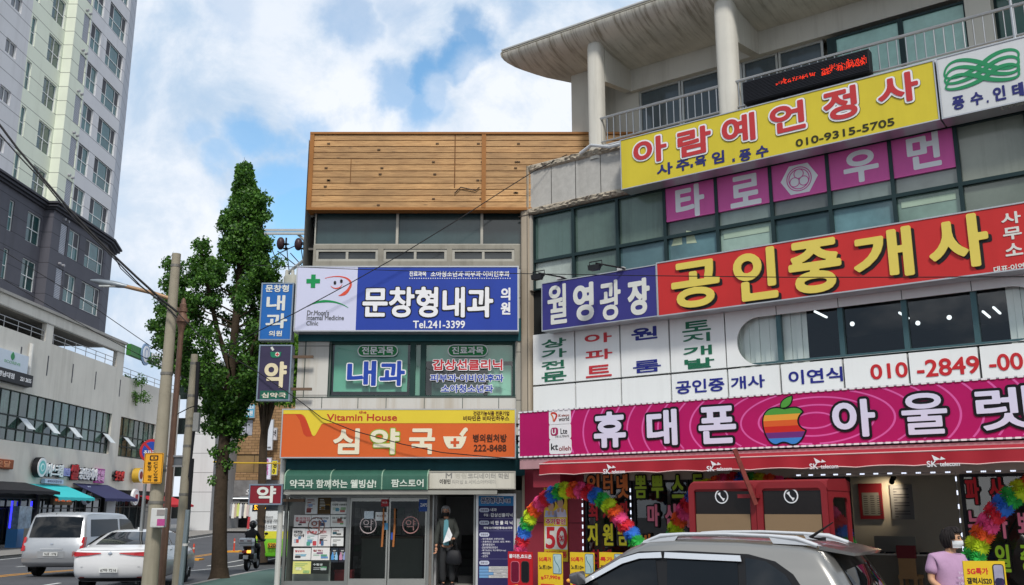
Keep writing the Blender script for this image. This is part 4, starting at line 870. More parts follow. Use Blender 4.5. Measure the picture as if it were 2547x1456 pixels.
for (q, pc, hd, hc, acc, lb) in pst:
    a, b_ = zz(q[0], q[1]), zz(q[2], q[3]); o = .02; bx = FC.box(a[0], a[1], b_[0], b_[1], o); t = thing('poster', lb, 'poster', FC(bx[0], o, bx[1]), 'posters on the pharmacy window')
    MB(FC).box(bx[0] + .008, bx[2] - .008, .006, o, bx[1] + .008, bx[3] - .008).build('sheet', mat(pc, .6, var=.05), t)
    w_, h_ = bx[2] - bx[0], bx[3] - bx[1]; zc = bx[3] - .05
    if hd:
        ln = hd.count('\n') + 1; hh = h_ * (.17 if ln == 1 else .36); text(FC, hd, (bx[0] + .04, zc - hh, bx[0] + w_ * (.9 if len(hd) > 4 else .62), zc), o, mat(hc, .6), t, w=.007, depth=.003, res=16); zc -= hh + .04
    rr = random.Random(len(lb) * 7 + int(q[0])); mb = MB(FC); nl = 0
    while zc - bx[1] > .09:
        hgt = rr.choice([.012, .012, .018]); mb.box(bx[0] + .05, bx[0] + w_ * rr.uniform(.4, .8), o, o + .002, zc - hgt, zc); zc -= hgt + .02; nl += 1
        if nl > 11: break
    mb.build('text_lines', mat(acc[-1] if pc[1] not in '24' else '#b9bcb8', .6), t)
    for k, ac in enumerate(acc):
        px_, pz = bx[0] + w_ * rr.uniform(.08, .6), bx[1] + h_ * rr.uniform(.06, .5); pw, ph = w_ * rr.uniform(.18, .38), h_ * rr.uniform(.12, .26)
        if 'bottle' in lb:
            px_ = bx[0] + w_ * (.1 + .45 * k); prof = [(px_, bx[1] + .06), (px_ + w_ * .34, bx[1] + .06), (px_ + w_ * .34, bx[1] + h_ * .45), (px_ + w_ * .24, bx[1] + h_ * .6), (px_ + w_ * .24, bx[1] + h_ * .7), (px_ + w_ * .1, bx[1] + h_ * .7), (px_ + w_ * .1, bx[1] + h_ * .6), (px_, bx[1] + h_ * .45)]
            solid(FC, [prof], o, .004 + k * .001, mat(ac, .5), t, 'bottle_picture')
        else: solid(FC, [rrect(px_, pz, px_ + pw, pz + ph, min(pw, ph) * .2)], o, .004 + k * .002, mat(ac, .6, var=.3, vs=9), t, 'picture')
c_ = FC.px(*zz(435, 765), .03); t = thing('ring_sticker', 'brown ring sticker with a character over the pharmacy posters', 'sticker', FC(c_[0], .03, c_[1] - .19)); solid(FC, [circ(c_, .185), circ(c_, .168)], .032, .003, mat('#7d5a50', .5), t, 'ring'); text(FC, '약', (c_[0] - .11, c_[1] - .11, c_[0] + .11, c_[1] + .12), .032, mat('#8a5a50', .5), t, w=.004, depth=.003)
for q, fc_, lb, tx, tcl in (((1085, 500, 1157, 572), '#a82a33', 'small dark red sticker at the top of the left door', '마스크', white), ((1463, 500, 1557, 622), '#234a92', 'blue square sticker with white letters at the top of the right door', 'ZAPS', white), ((915, 618, 1007, 695), '#cfdbe4', 'pale blue sheet on the left door', '', None), ((1028, 628, 1146, 714), '#dfe2e2', 'white notice with black and red heading on the left door', '마스크 판매중', mat('#6b3a3a', .5)), ((1105, 738, 1150, 805), '#5d9cc6', 'small light blue sticker by the left door handle', '', None), ((1182, 832, 1202, 905), '#2f56b0', 'narrow blue push label on the right door', '', None)):
    a, b_ = zz(q[0], q[1]), zz(q[2], q[3]); bx = FC.box(a[0], a[1], b_[0], b_[1], .035); t = thing('door_sticker', lb, 'sticker', FC(bx[0], .03, bx[1]), 'stickers on the pharmacy doors'); MB(FC).box(bx[0], bx[2], .031, .036, bx[1], bx[3]).build('sheet', mat(fc_, .5, var=.08, vs=6), t)
    if tx: h_ = bx[3] - bx[1]; text(FC, tx, (bx[0] + .03, bx[1] + h_ * .4, bx[2] - .03, bx[1] + h_ * .68), .036, tcl, t, w=.005, depth=.002, res=16)
# ---------------- doorway with stairs, side wall, directory board
dk = mat('#3a3b3d', .9, var=.15)
MB(FC).box(X(1086), X(1184), -3.0, -2.9, gs, zsh).box(X(1080), X(1086), -3, -.1, gs, zsh).box(X(1181), X(1184), -3, -.06, gs, zsh).build('hall_wall', mat('#a5a6a8', .9, var=.1), cb)
mb = MB(FC)
for k in range(6): mb.box(X(1135), X(1181), -1.2 - k * .28, -.95 - k * .28, gs, gs + .17 * (k + 1))
mb.build('stair', dk, cb)
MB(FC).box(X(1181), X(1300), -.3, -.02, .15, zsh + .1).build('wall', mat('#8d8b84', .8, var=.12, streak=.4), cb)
MB(FC).box(X(1076), X(1080), -.1, .05, gs, zsh).box(X(1178), X(1182), -.1, .05, gs, zsh).build('door_jamb', stl, cb)
MB(FC).box(X(1285), X(1300), -.02, .1, .15, Z(1290)).build('white_board_edge', mat('#cfd0d0', .6), cb)
bx = FC.box(1184, 1228, 1283, 1475, .05); t = sign(FC, 'directory_board', 'tall dark blue clinic directory board with a light blue heading beside the doorway', 'sign', bx, -.02, .05, mat('#2a2758', .5, var=.06), edge='#d8dadd', fw=.05)
DB = lambda x, y: (1500 / 1.2969 + x / 4.183 / 1.2969, 1540 / 1.2969 + y / 4.183 / 1.2969)
def dq(x0_, y0_, x1_, y1_): a = DB(x0_, y0_); b_ = DB(x1_, y1_); return FC.box(a[0], a[1], b_[0], b_[1], .05)
q = dq(160, 222, 665, 385); MB(FC).box(bx[0] + .05, bx[2] - .05, .05, .056, q[1], bx[3] - .05).build('heading_panel', mat('#2a7fc0', .5, var=.05), t)
text(FC, '문창형내과', dq(215, 270, 520, 350), .056, mat('#123a7a', .5), t, w=.008, depth=.004, out=[(.012, white)], res=20); text(FC, '의원', dq(530, 290, 610, 345), .056, mat('#123a7a', .5), t, w=.005, depth=.004, out=[(.008, white)], res=18)
for y0_, tx in ((415, '전문과목'), (585, '진료과목'), (745, '진료안내'), (1125, '진료시간')):
    q = dq(190, y0_, 325, y0_ + 55); solid(FC, [rrect(*q, (q[3] - q[1]) / 2 - .001)], .05, .004, mat('#c9cfe2', .5), t, 'pill'); text(FC, tx, (q[0] + .03, q[1] + .02, q[2] - .03, q[3] - .02), .054, mat('#54506a', .5), t, w=.002, depth=.002, res=14)
for tx, q, w_ in (('내과', (343, 415, 425, 460), .008), ('주일 :', (250, 490, 328, 528), .004), ('갑상선클리닉', (343, 482, 638, 535), .009), ('비 만 클 리 닉', (345, 585, 638, 640), .009), ('피부과/이비인후과/소아과', (250, 665, 637, 700), .006)): text(FC, tx, dq(*q), .05, white, t, w=w_, depth=.004, res=18)
for y0_, tx, x1_ in ((818, '- 내시경(일반, 수면내시경)', 525), (855, '- 초음파(간, 갑상선, 심장, 복부)', 608), (893, '- 혈액종합검사', 398), (932, '- 갑상선항체호르몬검사', 440), (972, '- 폐기능검사, 엑스레이(X-ray)', 550), (1010, '- 예방접종', 335), (1048, '- 심전도', 310)): text(FC, tx, dq(215, y0_, x1_, y0_ + 30), .05, mat('#c4c4d2', .5), t, w=.002, depth=.003, res=14)
for y0_ in (555, 720, 1100): q = dq(168, y0_, 655, y0_ + 4); MB(FC).box(q[0], q[2], .05, .053, q[1], q[3]).build('rule', mat('#77759a', .5), t)
for k, y0_ in enumerate((1202, 1242, 1282, 1322)):
    q = dq(190, y0_, 315 if k != 2 else 380, y0_ + 34); MB(FC).box(q[0], q[2], .05, .054, q[1], q[3]).build('hours_cell', mat('#6f9fce', .5), t); q = dq(318 if k != 2 else 383, y0_, 655, y0_ + 34); MB(FC).box(q[0], q[2], .05, .054, q[1], q[3]).build('hours_cell', mat('#c6c6c6', .5), t)
    text(FC, ('오전9시 - 오후6시30', '오전9시 - 오후2시', '휴 진', '오전12시30분 - 오후2시')[k], (q[0] + .05, q[1] + .02, q[2] - .05, q[3] - .02), .054, mat('#4b4b50', .5), t, depth=.002, res=14)
# ---------------- projecting signs on the street corner
def projsign(label, q, Y, face, build):
    F = Frame((0, Y), 0); bx = F.box(*q); global t
    t = sign(F, 'projecting_sign', label, 'sign', bx, -.28, 0, face, edge='#8a97a6', fw=.03)
    build(F, lambda tx, b, m, w=.012, **k: text(F, tx, F.box(*b), .002, m, t, w=w, depth=.01, **k))
    mb = MB(F)
    for zf in (.22, .8): z = bx[1] + (bx[3] - bx[1]) * zf; mb.box(bx[2], bx[2] + .45, -.18, -.12, z - .03, z + .03)
    mb.build('bracket', mat('#6f5b4c', .7, .3, var=.3), t)
wl = mat('#d6d8d2', .45, var=.04)
projsign('blue vertical clinic sign with white characters projecting beside the tree', (651, 704, 724, 847), 21.1, mat('#2264ad', .4, var=.04), lambda F, T: (T('문창형', (661, 709, 718, 727), wl, .012), T('내', (664, 735, 708, 773), wl, .03), T('과', (662, 780, 713, 817), wl, .03), T('의원', (669, 823, 701, 837), wl, .01)))
def phb(F, T):
    q = F.box(647, 972, 716, 996); MB(F).box(q[0], q[2], 0, .006, q[1], q[3]).build('green_panel', mat('#1c5c4a', .45), t)
    T('약', (659, 900, 711, 965), mat('#ded2b0', .45), .04); T('심약국', (651, 977, 711, 990), mat('#dcd6c4', .45), .012)
    q = F.box(672, 876, 699, 890); solid(F, [[(q[0], q[3]), (q[2], q[3]), (q[2] - .02, q[1] + .03), (q[2] - .06, q[1]), (q[0] + .06, q[1]), (q[0] + .02, q[1] + .03)]], .0, .012, mat('#1f7a5a', .45), t, 'mortar')
    solid(F, [band([F.px(680, 872), F.px(675, 864)], .05)], 0, .012, wl, t, 'pestle'); c_ = F.px(690, 882); solid(F, [circ(c_, .05)], .012, .004, wl, t, 'disc'); MB(F).box(c_[0] - .04, c_[0] + .04, .016, .02, c_[1] - .012, c_[1] + .012).box(c_[0] - .012, c_[0] + .012, .016, .021, c_[1] - .04, c_[1] + .04).build('cross', red, t)
projsign('dark purple vertical pharmacy sign with one big cream character and green foot', (645, 858, 720, 997), 21.1, mat('#3a3550', .45, var=.06), phb)
projsign('dark red rectangular sign with one white character low on the street corner', (620, 1204, 701, 1256), 21.0, mat('#7d1f2c', .45, var=.06), lambda F, T: T('약', (640, 1209, 685, 1251), wl, .035))
MB(FC).cyl((X(706), .3, Z(1142)), (X(706), .3, .2), .06, n=10).build('downpipe', mat('#bdbdb8', .5, streak=.3), cb)

# ================================================================== POLES, LAMP, SMALL SIGNS
cpm = mat('#9a9382', .85, var=.12, vs=1.5, bump=.25, bs=30, streak=.35, ss=5, dirt=.25)
def pole(name, label, u, v, Y, r0, r1, cat='pole'):
    top = atY(u, v, Y); t = thing(name, label, cat, (top.x, Y, .1)); MB().cyl((top.x, Y, .1), (top.x, Y, top.z), r0, r1, 20).build('shaft', cpm, t, smooth=40); return t, top
t, tp = pole('utility_pole', 'thick weathered concrete utility pole in front of the white sedan', 439, 632, 21.5, .175, .1)
bnd = mat('#7d7a74', .5, .5)
for v, r in ((640 + 22, .112), (1170, .16), (930, .14), (1250, .17)): z = atY(430, v, 21.5).z; MB().lathe((tp.x, 21.5, z), [(-.03, 0), (-.03, r), (.03, r), (.03, 0)], 16).build('steel_band', bnd, t); px_ = tp.x
F2 = Frame((0, 21.25), 0)
bx = F2.box(361, 1127, 402, 1203); t = thing('camera_warning_sign', 'yellow vertical no parking camera sign strapped to the concrete pole', 'sign', F2(bx[0], 0, bx[1])); cz_ = (bx[0] + bx[2]) / 2
solid(F2, [rrect(bx[0], bx[1], bx[2], bx[3], .03)], 0, .02, mat('#e0a02a', .4, var=.04), t, 'plate'); solid(F2, [rrect(bx[0] + .012, bx[1] + .012, bx[2] - .012, bx[3] - .012, .02), rrect(bx[0] + .022, bx[1] + .022, bx[2] - .022, bx[3] - .022, .02)], .02, .002, black, t, 'border')
q = F2.box(374, 1133, 394, 1146); solid(F2, [rrect(*q, .02), rrect(q[0] + .025, q[1] + .025, q[2] - .025, q[3] - .025, .01)], .02, .003, black, t, 'camera_symbol'); solid(F2, [circ(((q[0] + q[2]) / 2, (q[1] + q[3]) / 2), .02)], .02, .003, black, t, 'camera_symbol')
for tx, u0, u1 in (('불법주·정차', 368, 377), ('CCTV단속중', 383, 393)):
    ch = [c for c in tx]; n = len(ch)
    for i, c in enumerate(ch):
        if c == '·': continue
        text(F2, c, F2.box(u0, 1149 + i * 50 / n, u1, 1149 + (i + .88) * 50 / n), .02, mat('#3a2c12', .5), t, w=.006, depth=.003, res=14)
mb = MB(F2); mb.box(cz_ - .02, cz_ + .02, -.12, 0, bx[1] + .1, bx[1] + .14); mb.build('clamp', bnd, t)
bx = F2.box(382, 1264, 413, 1312); t = thing('meter_box', 'small white box with a magenta sticker strapped to the concrete pole', 'box', F2(bx[0], 0, bx[1])); MB(F2).box(bx[0], bx[2], -.02, .14, bx[1], bx[3]).build('case', mat('#c9cac8', .5, var=.05, dirt=.3), t, bevel=.02); q = F2.box(391, 1291, 409, 1308, .14); MB(F2).box(q[0], q[2], .14, .144, q[1], q[3]).build('sticker', mat('#b04a86', .5, var=.15, vs=20), t); q = F2.box(391, 1268, 409, 1282, .14); MB(F2).box(q[0], q[2], .14, .15, q[1], q[3]).build('window_plate', mat('#8f8a88', .4), t)
# street lamp of brown steel behind it
Yl = 22.3; tp = atY(457, 742, Yl); bz = mat('#8a6b5a', .55, .3, var=.18, vs=4, streak=.3, ss=8); t = thing('street_lamp', 'brown painted steel street lamp with a turned finial and long arm over the road', 'street lamp', (tp.x, Yl, .1))
zc = atY(455, 805, Yl).z; MB().cyl((tp.x, Yl, .1), (tp.x, Yl, zc), .085, .06, 16).build('pole', bz, t, smooth=40)
h = tp.z - zc; MB().lathe((tp.x, Yl, zc), [(-.25, .06), (-.1, .085), (0, .12), (.05 * h, .17), (.18 * h, .17), (.2 * h, .13), (.42 * h, .085), (.45 * h, .11), (.6 * h, .11), (.62 * h, .075), (.75 * h, .08), (.8 * h, .055), (.92 * h, .05), (h, .02), (h, 0)], 20).build('finial', bz, t, smooth=35)
a0 = atY(443, 775, Yl); a1 = atY(305, 711, Yl - .0); a2 = atY(236, 699, Yl)
MB().tube([a0, atY(420, 742, Yl), atY(380, 729, Yl), a1], .05, 10).build('arm', mat('#a08366', .5, .3, var=.15), t, smooth=40)
lm = MB(); d = (a2 - a1).normalized(); pts = [a1 + d * s for s in (-.12, 0, .1, .25, .62, .8)]; lm.tube(pts, [.05, .06, .075, .085, .06, .02], 10); lm.build('lamp_head', mat('#8e969c', .4, .6), t, smooth=40)
MB().box(a1.x - .55, a1.x - .15, Yl - .06, Yl + .06, a1.z - .03, a1.z + .0).build('lens', mat('#d0d4d2', .2), t)
q0 = atY(413, 1133, Yl); q1 = atY(452, 1162, Yl); t = thing('sign_back', 'blank grey back of a road sign between two rails by the poles', 'sign', (q0.x, Yl, q1.z)); MB().box(q0.x + .12, q1.x, Yl - .01, Yl + .01, q1.z + .04, q0.z - .04).build('plate', mat('#6c7075', .5, .5, var=.1), t); MB().box(q0.x, q1.x + .02, Yl - .04, Yl - .01, q0.z - .04, q0.z).box(q0.x, q1.x + .02, Yl - .04, Yl - .01, q1.z, q1.z + .04).build('rail', rl, t)
# thin utility pole with its cables and guard pipe
t, tp = pole('utility_pole', 'slimmer grey concrete pole with black cables running down it', 484, 882, 23.3, .13, .085)
for v, r in ((905, .09), (985, .1), (1060, .105), (1110, .11), (1230, .12)): z = atY(470, v, 23.3).z; MB().lathe((tp.x, 23.3, z), [(-.03, 0), (-.03, r), (.03, r), (.03, 0)], 14).build('steel_band', bnd, t)
mb = MB()
for k in range(3): mb.tube([(tp.x + .1 + .03 * k, 23.2, tp.z - .2), (tp.x + .14 + .02 * k, 23.2, tp.z - 1.5), (tp.x + .12, 23.2, tp.z - 3), (tp.x + .2 - .03 * k, 23.2, 3.2), (tp.x + .22, 23.15, .6)], .018 + .006 * k, 6)
mb.build('cable', black, t); z = atY(490, 1075, 23.3).z; MB().box(tp.x + .16, tp.x + .3, 23.05, 23.2, z, z + .45).build('junction_box', mat('#8a8c8c', .5), t, bevel=.015)
pA = atY(468, 1268, 23.0); t = thing('guard_pipe', 'grey steel cable guard pipe leaning against the slimmer pole', 'pipe', (pA.x, 23.0, .1)); MB().cyl((pA.x - .05, 23.0, .1), (pA.x, 23.0, pA.z), .06, n=12).build('pipe', mat('#8a979d', .4, .6, var=.1), t, smooth=40); MB().lathe((pA.x - .01, 23, 1.2), [(-.03, .066), (.03, .066)], 14).build('clamp', mat('#c8c8c6', .4), t)
# no parking sign on its own post
Yn = 26; c_ = atY(377, 1122, Yn); t = thing('no_parking_sign', 'round blue and red no parking sign half hidden by the concrete pole', 'road sign', (c_.x - .15, Yn, .1)); F3 = Frame((0, Yn), 0)
MB().cyl((c_.x - .12, Yn + .05, .1), (c_.x - .12, Yn + .05, c_.z + .3), .045, n=12).build('post', mat('#9a9d9e', .4, .6, var=.1), t, smooth=40)
solid(F3, [circ((c_.x, c_.z), .32)], 0, .02, mat('#bb2f37', .45), t, 'disc'); solid(F3, [circ((c_.x, c_.z), .25)], .02, .004, mat('#2b4ba8', .45), t, 'disc'); solid(F3, [band([(c_.x - .2, c_.z + .2), (c_.x + .2, c_.z - .2)], .06)], .024, .004, mat('#bb2f37', .45), t, 'slash'); text(F3, '주차금지', (c_.x - .2, c_.z - .1, c_.x + .2, c_.z + .02), .029, white, t, w=.006, depth=.002, res=14)
c2 = atY(377, 1268, Yn)
# crossarm, insulators and transformer on a pole behind the clinic
Yu = 31; A_ = atY(652, 583, Yu); B_ = atY(790, 586, Yu); gal = mat('#b3b6b6', .45, .6, var=.12)
t = thing('power_pole', 'galvanised power line crossarm with hanging insulators and grey transformer', 'power pole', (B_.x + .4, Yu, .1))
MB().cyl((B_.x + .4, Yu, .1), (B_.x + .4, Yu, B_.z + .6), .2, .14, 16).build('shaft', cpm, t, smooth=40)
mb = MB(); mb.box(A_.x, B_.x + .6, Yu - .1, Yu - .04, A_.z - .04, A_.z + .04).box(A_.x, B_.x + .6, Yu + .06, Yu + .12, A_.z + .13, A_.z + .21)
g0 = atY(738, 580, Yu); g1 = atY(800, 640, Yu); mb.tube([g0, g1], .05, 6); g0 = atY(715, 680, Yu); g1 = atY(770, 636, Yu); mb.tube([g0, g1], .055, 6); mb.build('crossarm', gal, t)
for i, u in enumerate((671, 712, 757)):
    a = atY(u, 592, Yu); mb = MB(); mb.lathe(a + Vector((0, 0, -.42)), [(0, 0), (0, .03), (.04, .12), (.07, .03), (.16, .03), (.2, .12), (.23, .03), (.42, .03)], 12); mb.build('insulator', mat('#2b2426', .3), t, smooth=40)
for u, v in ((698, 606), (742, 608)): a = atY(u, v, Yu); MB().sphere(a, .14, sc=(1, 1, 1.6)).build('lightning_arrester', mat('#3d2c30', .4), t, smooth=60)
mb = MB()
for P_ in (((672, 610), (684, 640), (690, 690)), ((713, 615), (716, 650), (720, 684)), ((748, 615), (752, 640), (756, 680)), ((690, 625), (735, 660), (765, 700)), ((722, 630), (745, 655), (775, 690)), ((655, 660), (690, 632), (760, 600))): mb.tube([atY(u, v, Yu) for u, v in P_], .018, 6)
mb.build('jumper_wire', mat('#3a4450', .5), t)
a = atY(722, 688, Yu); MB().lathe(a + Vector((.1, 0, -.75)), [(0, 0), (0, .3), (.7, .32), (.75, .28), (.78, 0)], 16).build('transformer', mat('#a5a69c', .5, var=.1), t, smooth=40)
mb = MB(); [mb.lathe(a + Vector((dx, -.1, 0)), [(0, .06), (.18, .05), (.2, .02), (.2, 0)], 10) for dx in (-.1, .1, .3)]; mb.build('bushing', mat('#c1bfb6', .4), t)
# overhead cables
def cable(label, pts, r, group=None, c='#17171a'):
    t = MB().tube(pts, r, 6).build('cable', mat(c, .6), None); tag(t, label, 'cable', group); return t
def sagl(p, q, sag, n=14): return [p.lerp(q, i / n) - Vector((0, 0, sag * 4 * (i / n) * (1 - i / n))) for i in range(n + 1)]
pa = atY(440, 775, 21.4)
P1 = [(-14.9, 20.6)]
cable('thickest black cable sweeping down from upper left to the concrete pole', [atY(u, v, 21.3) for u, v in ((-60, 255), (0, 312), (45, 372), (100, 436), (175, 524), (240, 593), (290, 643), (340, 690), (400, 744), (440, 776))], .03)
cable('second black cable close under the thickest one at upper left', [atY(u, v, 21.15) for u, v in ((-60, 275), (0, 335), (50, 392), (110, 455), (180, 540), (250, 610), (300, 660), (350, 712), (410, 760), (440, 790))], .018)
cable('thin slack cable looping below the thick bundle near the concrete pole', [atY(u, v, 21.45) for u, v in ((280, 630), (300, 668), (340, 706), (380, 735), (430, 765))], .012)
cable('cable descending from the concrete pole through the tree to the pharmacy', [atY(u, v, y) for u, v, y in ((440, 776, 21.4), (500, 840, 21.3), (560, 880, 21.2), (640, 925, 21.0), (735, 990, 20.9), (800, 1040, 20.8), (880, 1072, 20.75), (1000, 1105, 20.7), (1100, 1126, 20.7), (1290, 1143, 20.7))], .011)
cable('long thin cable crossing the clinic front up to the stone parapet', [atY(u, v, y) for u, v, y in ((560, 865, 23), (650, 820, 20.6), (735, 778, 20.7), (870, 705, 20.7), (1000, 632, 20.7), (1140, 546, 20.7), (1250, 475, 20.8), (1330, 425, 20.85), (1410, 385, 20.7))], .011)
cable('thin level cable crossing both shop buildings at the third floor', [atY(u, v, y) for u, v, y in ((620, 660, 17), (850, 669, 16), (1100, 677, 15), (1300, 681, 14), (1600, 686, 13), (1950, 690, 12), (2250, 690, 11), (2700, 688, 10))], .006)
cable('upper of the thin cables between the dark tower floors and the pole', [atY(u, v, 24) for u, v in ((-60, 590), (0, 620), (130, 700), (230, 762), (340, 838), (440, 905))], .01, )
cable('lower thin cable running from the left edge to the slimmer pole', [atY(u, v, 24) for u, v in ((-60, 655), (0, 690), (120, 760), (240, 828), (360, 890), (470, 945))], .01)
cable('bright yellow sleeved cable strung low between tree and brick building', [atY(u, v, 40) for u, v in ((530, 1149), (560, 1150), (600, 1152), (650, 1152), (700, 1153))], .03, None, '#c9a52f')
cable('blue grey cable from the brown lamp to the slimmer pole', [atY(u, v, 23) for u, v in ((430, 1040), (445, 1028), (470, 1015), (490, 1008))], .012)
# ================================================================== RIGHT: plaza building
rb = thing('plaza_building', 'large building on the right with curved concrete roof canopy, balcony railing and stacked signs', 'building', (6, 20, 0))
R = FR.box
def su(u, z, off=0):
    v = 1268 - (z - 2) * 110
    for _ in range(5): s_, zz_ = FR.px(u, v, off); v += (zz_ - z) * 110
    return s_
gran = mat('#b5b3ae', .8, var=.12, vs=9, streak=.25, ss=3, bump=.15, bs=60, name='granite'); stone = mat('#b8ab98', .85, var=.08, vs=1.5, streak=.45, ss=3, bump=.1)
zA, zB, zC_, zD = FR.px(1322, 414)[1], FR.px(1322, 430)[1], FR.px(1322, 521)[1], FR.px(1322, 536)[1]
sp0, sp1 = su(1297, 6), su(1321, 6); SR = 13.5
mb = MB(FR); n = 8
pr = [(sp0, -.6)] + [(sp0 + .11 - .11 * math.cos(a), -.02 + .13 * math.sin(a)) for a in np.linspace(0, math.pi / 2, 6)] + [(sp1, .11), (sp1, -.6)]
k = len(pr); vs = [(a, b, z) for z in (3.0, zA - .02) for a, b in pr]
mb.add(vs, [tuple(range(k)), tuple(range(k, 2 * k))] + [(i, (i + 1) % k, k + (i + 1) % k, k + i) for i in range(k)]); mb.build('stone_pier', stone, rb, smooth=40)
MB(FR).box(sp1 - .035, sp1 - .02, .11, .115, 3, zA).box(sp0 - .01, sp1 + .005, .0, .118, zD - .02, zD + .0).build('joint', mat('#55504a', .9), rb)
MB(FR).box(sp1, SR, -.4, .05, zC_, zB).build('granite_panel', gran, rb)
mb = MB(FR); s_ = sp1 + .62
while s_ < SR: mb.box(s_ - .008, s_ + .008, .05, .054, zC_, zB); s_ += .66
mb.build('joint', mat('#4d4b48', .9), rb)
def rough(z0, z1, nm):
    mb = MB(FR); nx, nz = 260, 5; L = SR - sp1; rr = random.Random(3)
    vs = []
    for j in range(nz + 1):
        for i in range(nx + 1):
            s_ = sp1 + L * i / nx; z = z0 + (z1 - z0) * j / nz
            b = .07 + (.09 * abs(mnoise.noise((s_ * 5, z * 9, 2))) + .05 * rr.random() if 0 < j < nz else 0)
            vs.append((s_, b, z))
    mb.add(vs, [(j * (nx + 1) + i, j * (nx + 1) + i + 1, (j + 1) * (nx + 1) + i + 1, (j + 1) * (nx + 1) + i) for j in range(nz) for i in range(nx)])
    mb.box(sp1, SR, -.3, .07, z0, z1); return mb.build(nm, mat('#a89f90', .95, var=.3, vs=7, dirt=.5), rb)
rough(zB, zA, 'rough_stone_course'); rough(zD, zC_, 'rough_stone_course')
# third floor curtain wall
us = [1322, 1424, 1534, 1652, 1781, 1917, 2060, 2217, 2381, 2560, 2760]
ss3 = [su(u, 8.0) for u in us]; ss3[0] = sp1 + .05
zt3 = zD - .02; ztr = FR.px(1322, 653)[1]; ztr2 = FR.px(1652, 591)[1]; ztr = (ztr + ztr2) / 2; zb3 = 6.9
mulm = mat('#26383a', .45, .3, var=.1)
ga_ = [pane_glass('#4e6660', .12, .35, .5, streak=.5), pane_glass('#566a62', .14, .35, .7, streak=.55), pane_glass('#64776c', .16, .3, .6, streak=.6)]
gb_ = [pane_glass('#7f8d88', .15, .25, .8, streak=.3), pane_glass('#707a78', .12, .3, .7)]
gc_ = [pane_glass('#536f74', .06, .35, .9), pane_glass('#3d5658', .08, .3, .9), pane_glass('#5f8186', .05, .4, 1.0)]
MB(FR).box(sp1, SR, -.5, -.12, zb3 - .3, zt3 + .02).build('backing', mat('#20292a', .8), rb)
MB(FR).box(sp1, sp1 + .06, -.1, .06, zb3, zt3).build('frame_edge', mat('#b0aaa0', .6, var=.1), rb)
for i in range(len(ss3) - 1):
    a, b = ss3[i], ss3[i + 1]
    up = ga_[i] if i < 3 else gb_[i % 2]
    if i == 3: up = pane_glass('#515a58', .1, .4, .8)
    if i == 5: up = pane_glass('#646a68', .12, .3, .8)
    if i >= 8: up = pane_glass('#858c80', .18, .2, .8, streak=.4)
    lo = (pane_glass('#a3ada6', .2, .5, 1.4, streak=.5), ga_[1], gc_[0], gc_[2], pane_glass('#93ab9f', .25, .3, 1.), gc_[1], gc_[2], pane_glass('#6f8a7f', .12, .4, 1.), pane_glass('#667268', .1, .3, .7), ga_[0])[i]
    window(FR, a, ztr, b, zt3, -.1, rb, mulm, up, fw=.035, fd=.1); window(FR, a, zb3, b, ztr, -.1, rb, mulm, lo, fw=.035, fd=.1)
    if i in (4, 7):
        q = (a + .12, FR.px(us[i] + 30, 0)[0], 0, 0); z0 = zb3 + .35
        MB(FR).box(a + .1, b - .1, -.075, -.07, z0 + .1, ztr - .12).build('blind', mat('#a5b9a6', .8, var=.12), rb)
    if i == 3:
        mb = MB(FR); mb.add([(a + .1, -.075, zb3 + .5), (a + .35, -.075, zb3 + .5), (a + .35, -.075, zb3 + .72), (a + .2, -.075, zb3 + .75)], [(0, 1, 2, 3)]); mb.add([(a + .45, -.075, zb3 + .5), (a + .68, -.075, zb3 + .48), (a + .6, -.075, zb3 + .74), (a + .45, -.075, zb3 + .78)], [(0, 1, 2, 3)]); mb.build('paper_stack', mat('#a9b59a', .7, var=.2), rb, recalc=False)
q = (ss3[4] + .25, ss3[4] + .45); 
# pink film squares with characters
pk = mat('#d65fa6', .5, var=.08, vs=1, streak=.15, ss=2.5); fz0, fz1 = 7.905, 8.66
zf = FR.px(1655, 553)[1], FR.px(1655, 470)[1]
for i, (ch, b, lb) in enumerate((('타', (1677, 461, 1752, 540), 'pink window film with the first white character at the left of the film row'), ('로', (1812, 436, 1893, 512), 'pink window film with the second white character'), ('', None, 'pink window film with a white hexagon of three circles'), ('우', (2093, 374, 2187, 452), 'pink window film right of the hexagon'), ('먼', (2250, 332, 2342, 418), 'pink window film at the right end of the film row'))):
    a, b_ = ss3[3 + i] + .03, ss3[4 + i] - .03; t = thing('window_film', lb, 'window film', FR((a + b_) / 2, 0, zf[0]), 'pink window films')
    MB(FR).box(a, b_, -.078, -.02, zf[0], zf[1] - .0).build('film', pk, t)
    if ch: text(FR, ch, RS(b, 0), -.02, white, t, w=.035, depth=.006)
    else:
        c_ = FR.px(1986, 445, 0); hx = [(c_[0] + .37 * math.cos(rad(60 * k + 0)), c_[1] + .34 * math.sin(rad(60 * k + 0))) for k in range(6)]
        solid(FR, [hx], -.02, .006, white, t, 'hexagon')
        for r_ in (.25, .21): solid(FR, [circ(c_, r_), circ(c_, r_ - .018)], -.012, .003, pk, t, 'ring')
        for k in range(3): cc = (c_[0] + .105 * math.cos(rad(90 + 120 * k)), c_[1] + .105 * math.sin(rad(90 + 120 * k))); solid(FR, [circ(cc, .1), circ(cc, .085)], -.012, .004, pk, t, 'ring')
